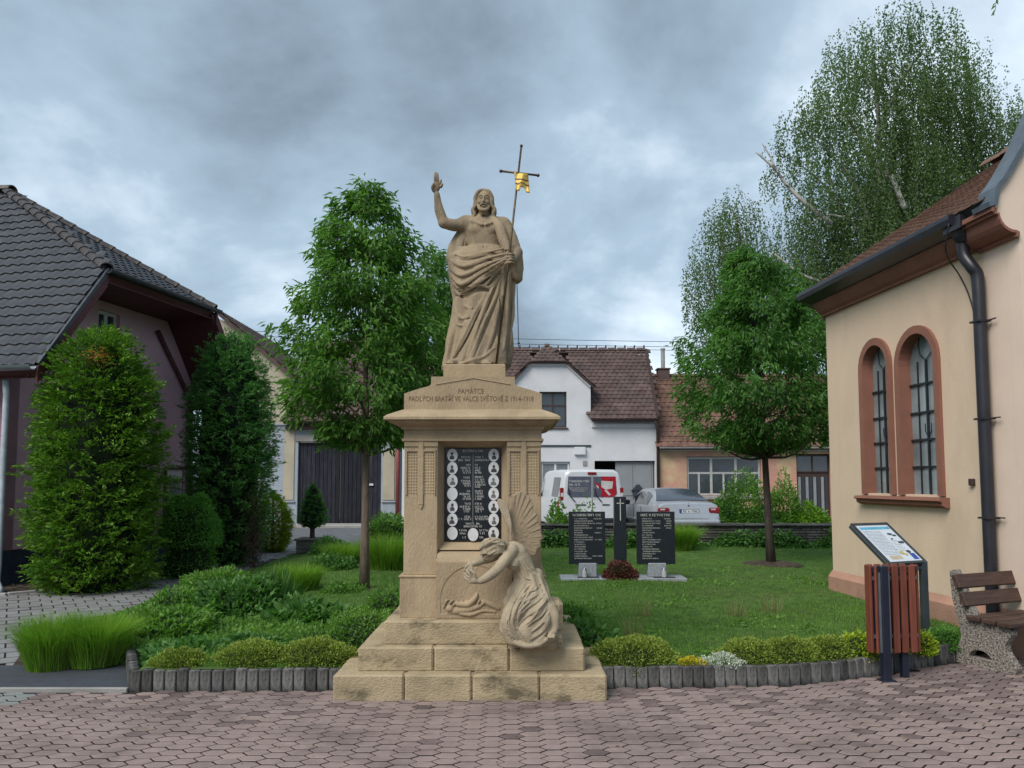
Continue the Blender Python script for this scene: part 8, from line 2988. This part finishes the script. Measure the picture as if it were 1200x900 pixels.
zz2 = np.array([lawn_z(a, b) for a, b in zip(xx2, yy2)])
q = np.stack([xx2, yy2, zz2 - .004], axis=1)
patch = vnoise(q * np.array([1, 1, 0]), 1.1, 2)
hh = .040 + .018 * patch
V, F = blades(q, 1.0, 1.0, .6)
V = V.reshape(-1, 5, 3)
V = (V - q[:, None, :]) * np.stack([hh * .8 + 0 * hh, hh * .8, hh], axis=1)[:, None, :]
# blade width was scaled with height; restore a real width of about 4 mm
V, F = blades(q, .045, .0055, .6)
V = V.reshape(-1, 5, 3); V[:, :, 2] = q[:, None, 2] + (V[:, :, 2] - q[:, None, 2]) * (hh / .045)[:, None]
V = V.reshape(-1, 3)
tagit(np_mesh('lawn_grass', V, F, L_lawn), kind='stuff')
# clover and plantain patches in the lawn, and a little litter on the paving
cx_ = RNG.uniform(-1.5, 6.5, 60); cy_ = RNG.uniform(6.6, 16, 60)
q = np.repeat(np.stack([cx_, cy_], axis=1), 40, axis=0) + RNG.normal(0, .14, (2400, 2))
k = np.array([okl(a, b) for a, b in q])
q = q[k]
q = np.stack([q[:, 0], q[:, 1], np.array([lawn_z(a, b) for a, b in q]) + .012], axis=1)
V, F = leaves(q, RNG.normal(0, 1, q.shape) * np.array([1, 1, .25]) + np.array([0, 0, .2]), .055, .035, jitter=.1)
tagit(np_mesh('clover', V, F, L_per), kind='stuff')
n = 170
q = np.stack([RNG.uniform(-3.2, 4.2, n), 4.2 + 2.0 * RNG.uniform(0, 1, n) ** .5, np.full(n, .004)], axis=1)
k = np.array([b < front_y(a) - .02 and not (-1.36 < a < .74 and b > 5.86) and not (a < -2.9 and b > 6.1) for a, b in q[:, :2]])
V, F = leaves(q[k], RNG.normal(0, 1, (k.sum(), 3)) * np.array([1, 1, .05]), .022, .011, jitter=.05)
tagit(np_mesh('paving_litter', V, F, L_straw), kind='stuff')
# seeding grass stalks standing out of the lawn
for i, (px, py, lab) in enumerate(((752, 722, 'tuft of pale seeding stalks in the lawn right of the memorial'), (862, 722, 'tuft of pale seeding stalks in the middle of the lawn'), (905, 718, 'tuft of pale seeding stalks right of the middle one'), (742, 745, 'tuft of pale stalks just behind the cushions next to the memorial'))):
    tuft(lab, gp(px, py, .13), .20, .24, 55, L_straw, 210 + i, w=.004, lean=.5, cat='grass tuft', name='grass_stalks')
# leaf litter under the conifers
q = np.stack([RNG.uniform(-8.5, -5.4, 2200), RNG.uniform(10.9, 15.5, 2200), np.full(2200, .012)], axis=1)
k = np.array([(not inpoly(a, b, PATH)) and a < -5.3 for a, b in q[:, :2]])
V, F = leaves(q[k], RNG.normal(0, 1, (k.sum(), 3)) * np.array([1, 1, .15]), .05, .02, jitter=.1)
tagit(np_mesh('leaf_litter', V, F, L_dead), kind='stuff')
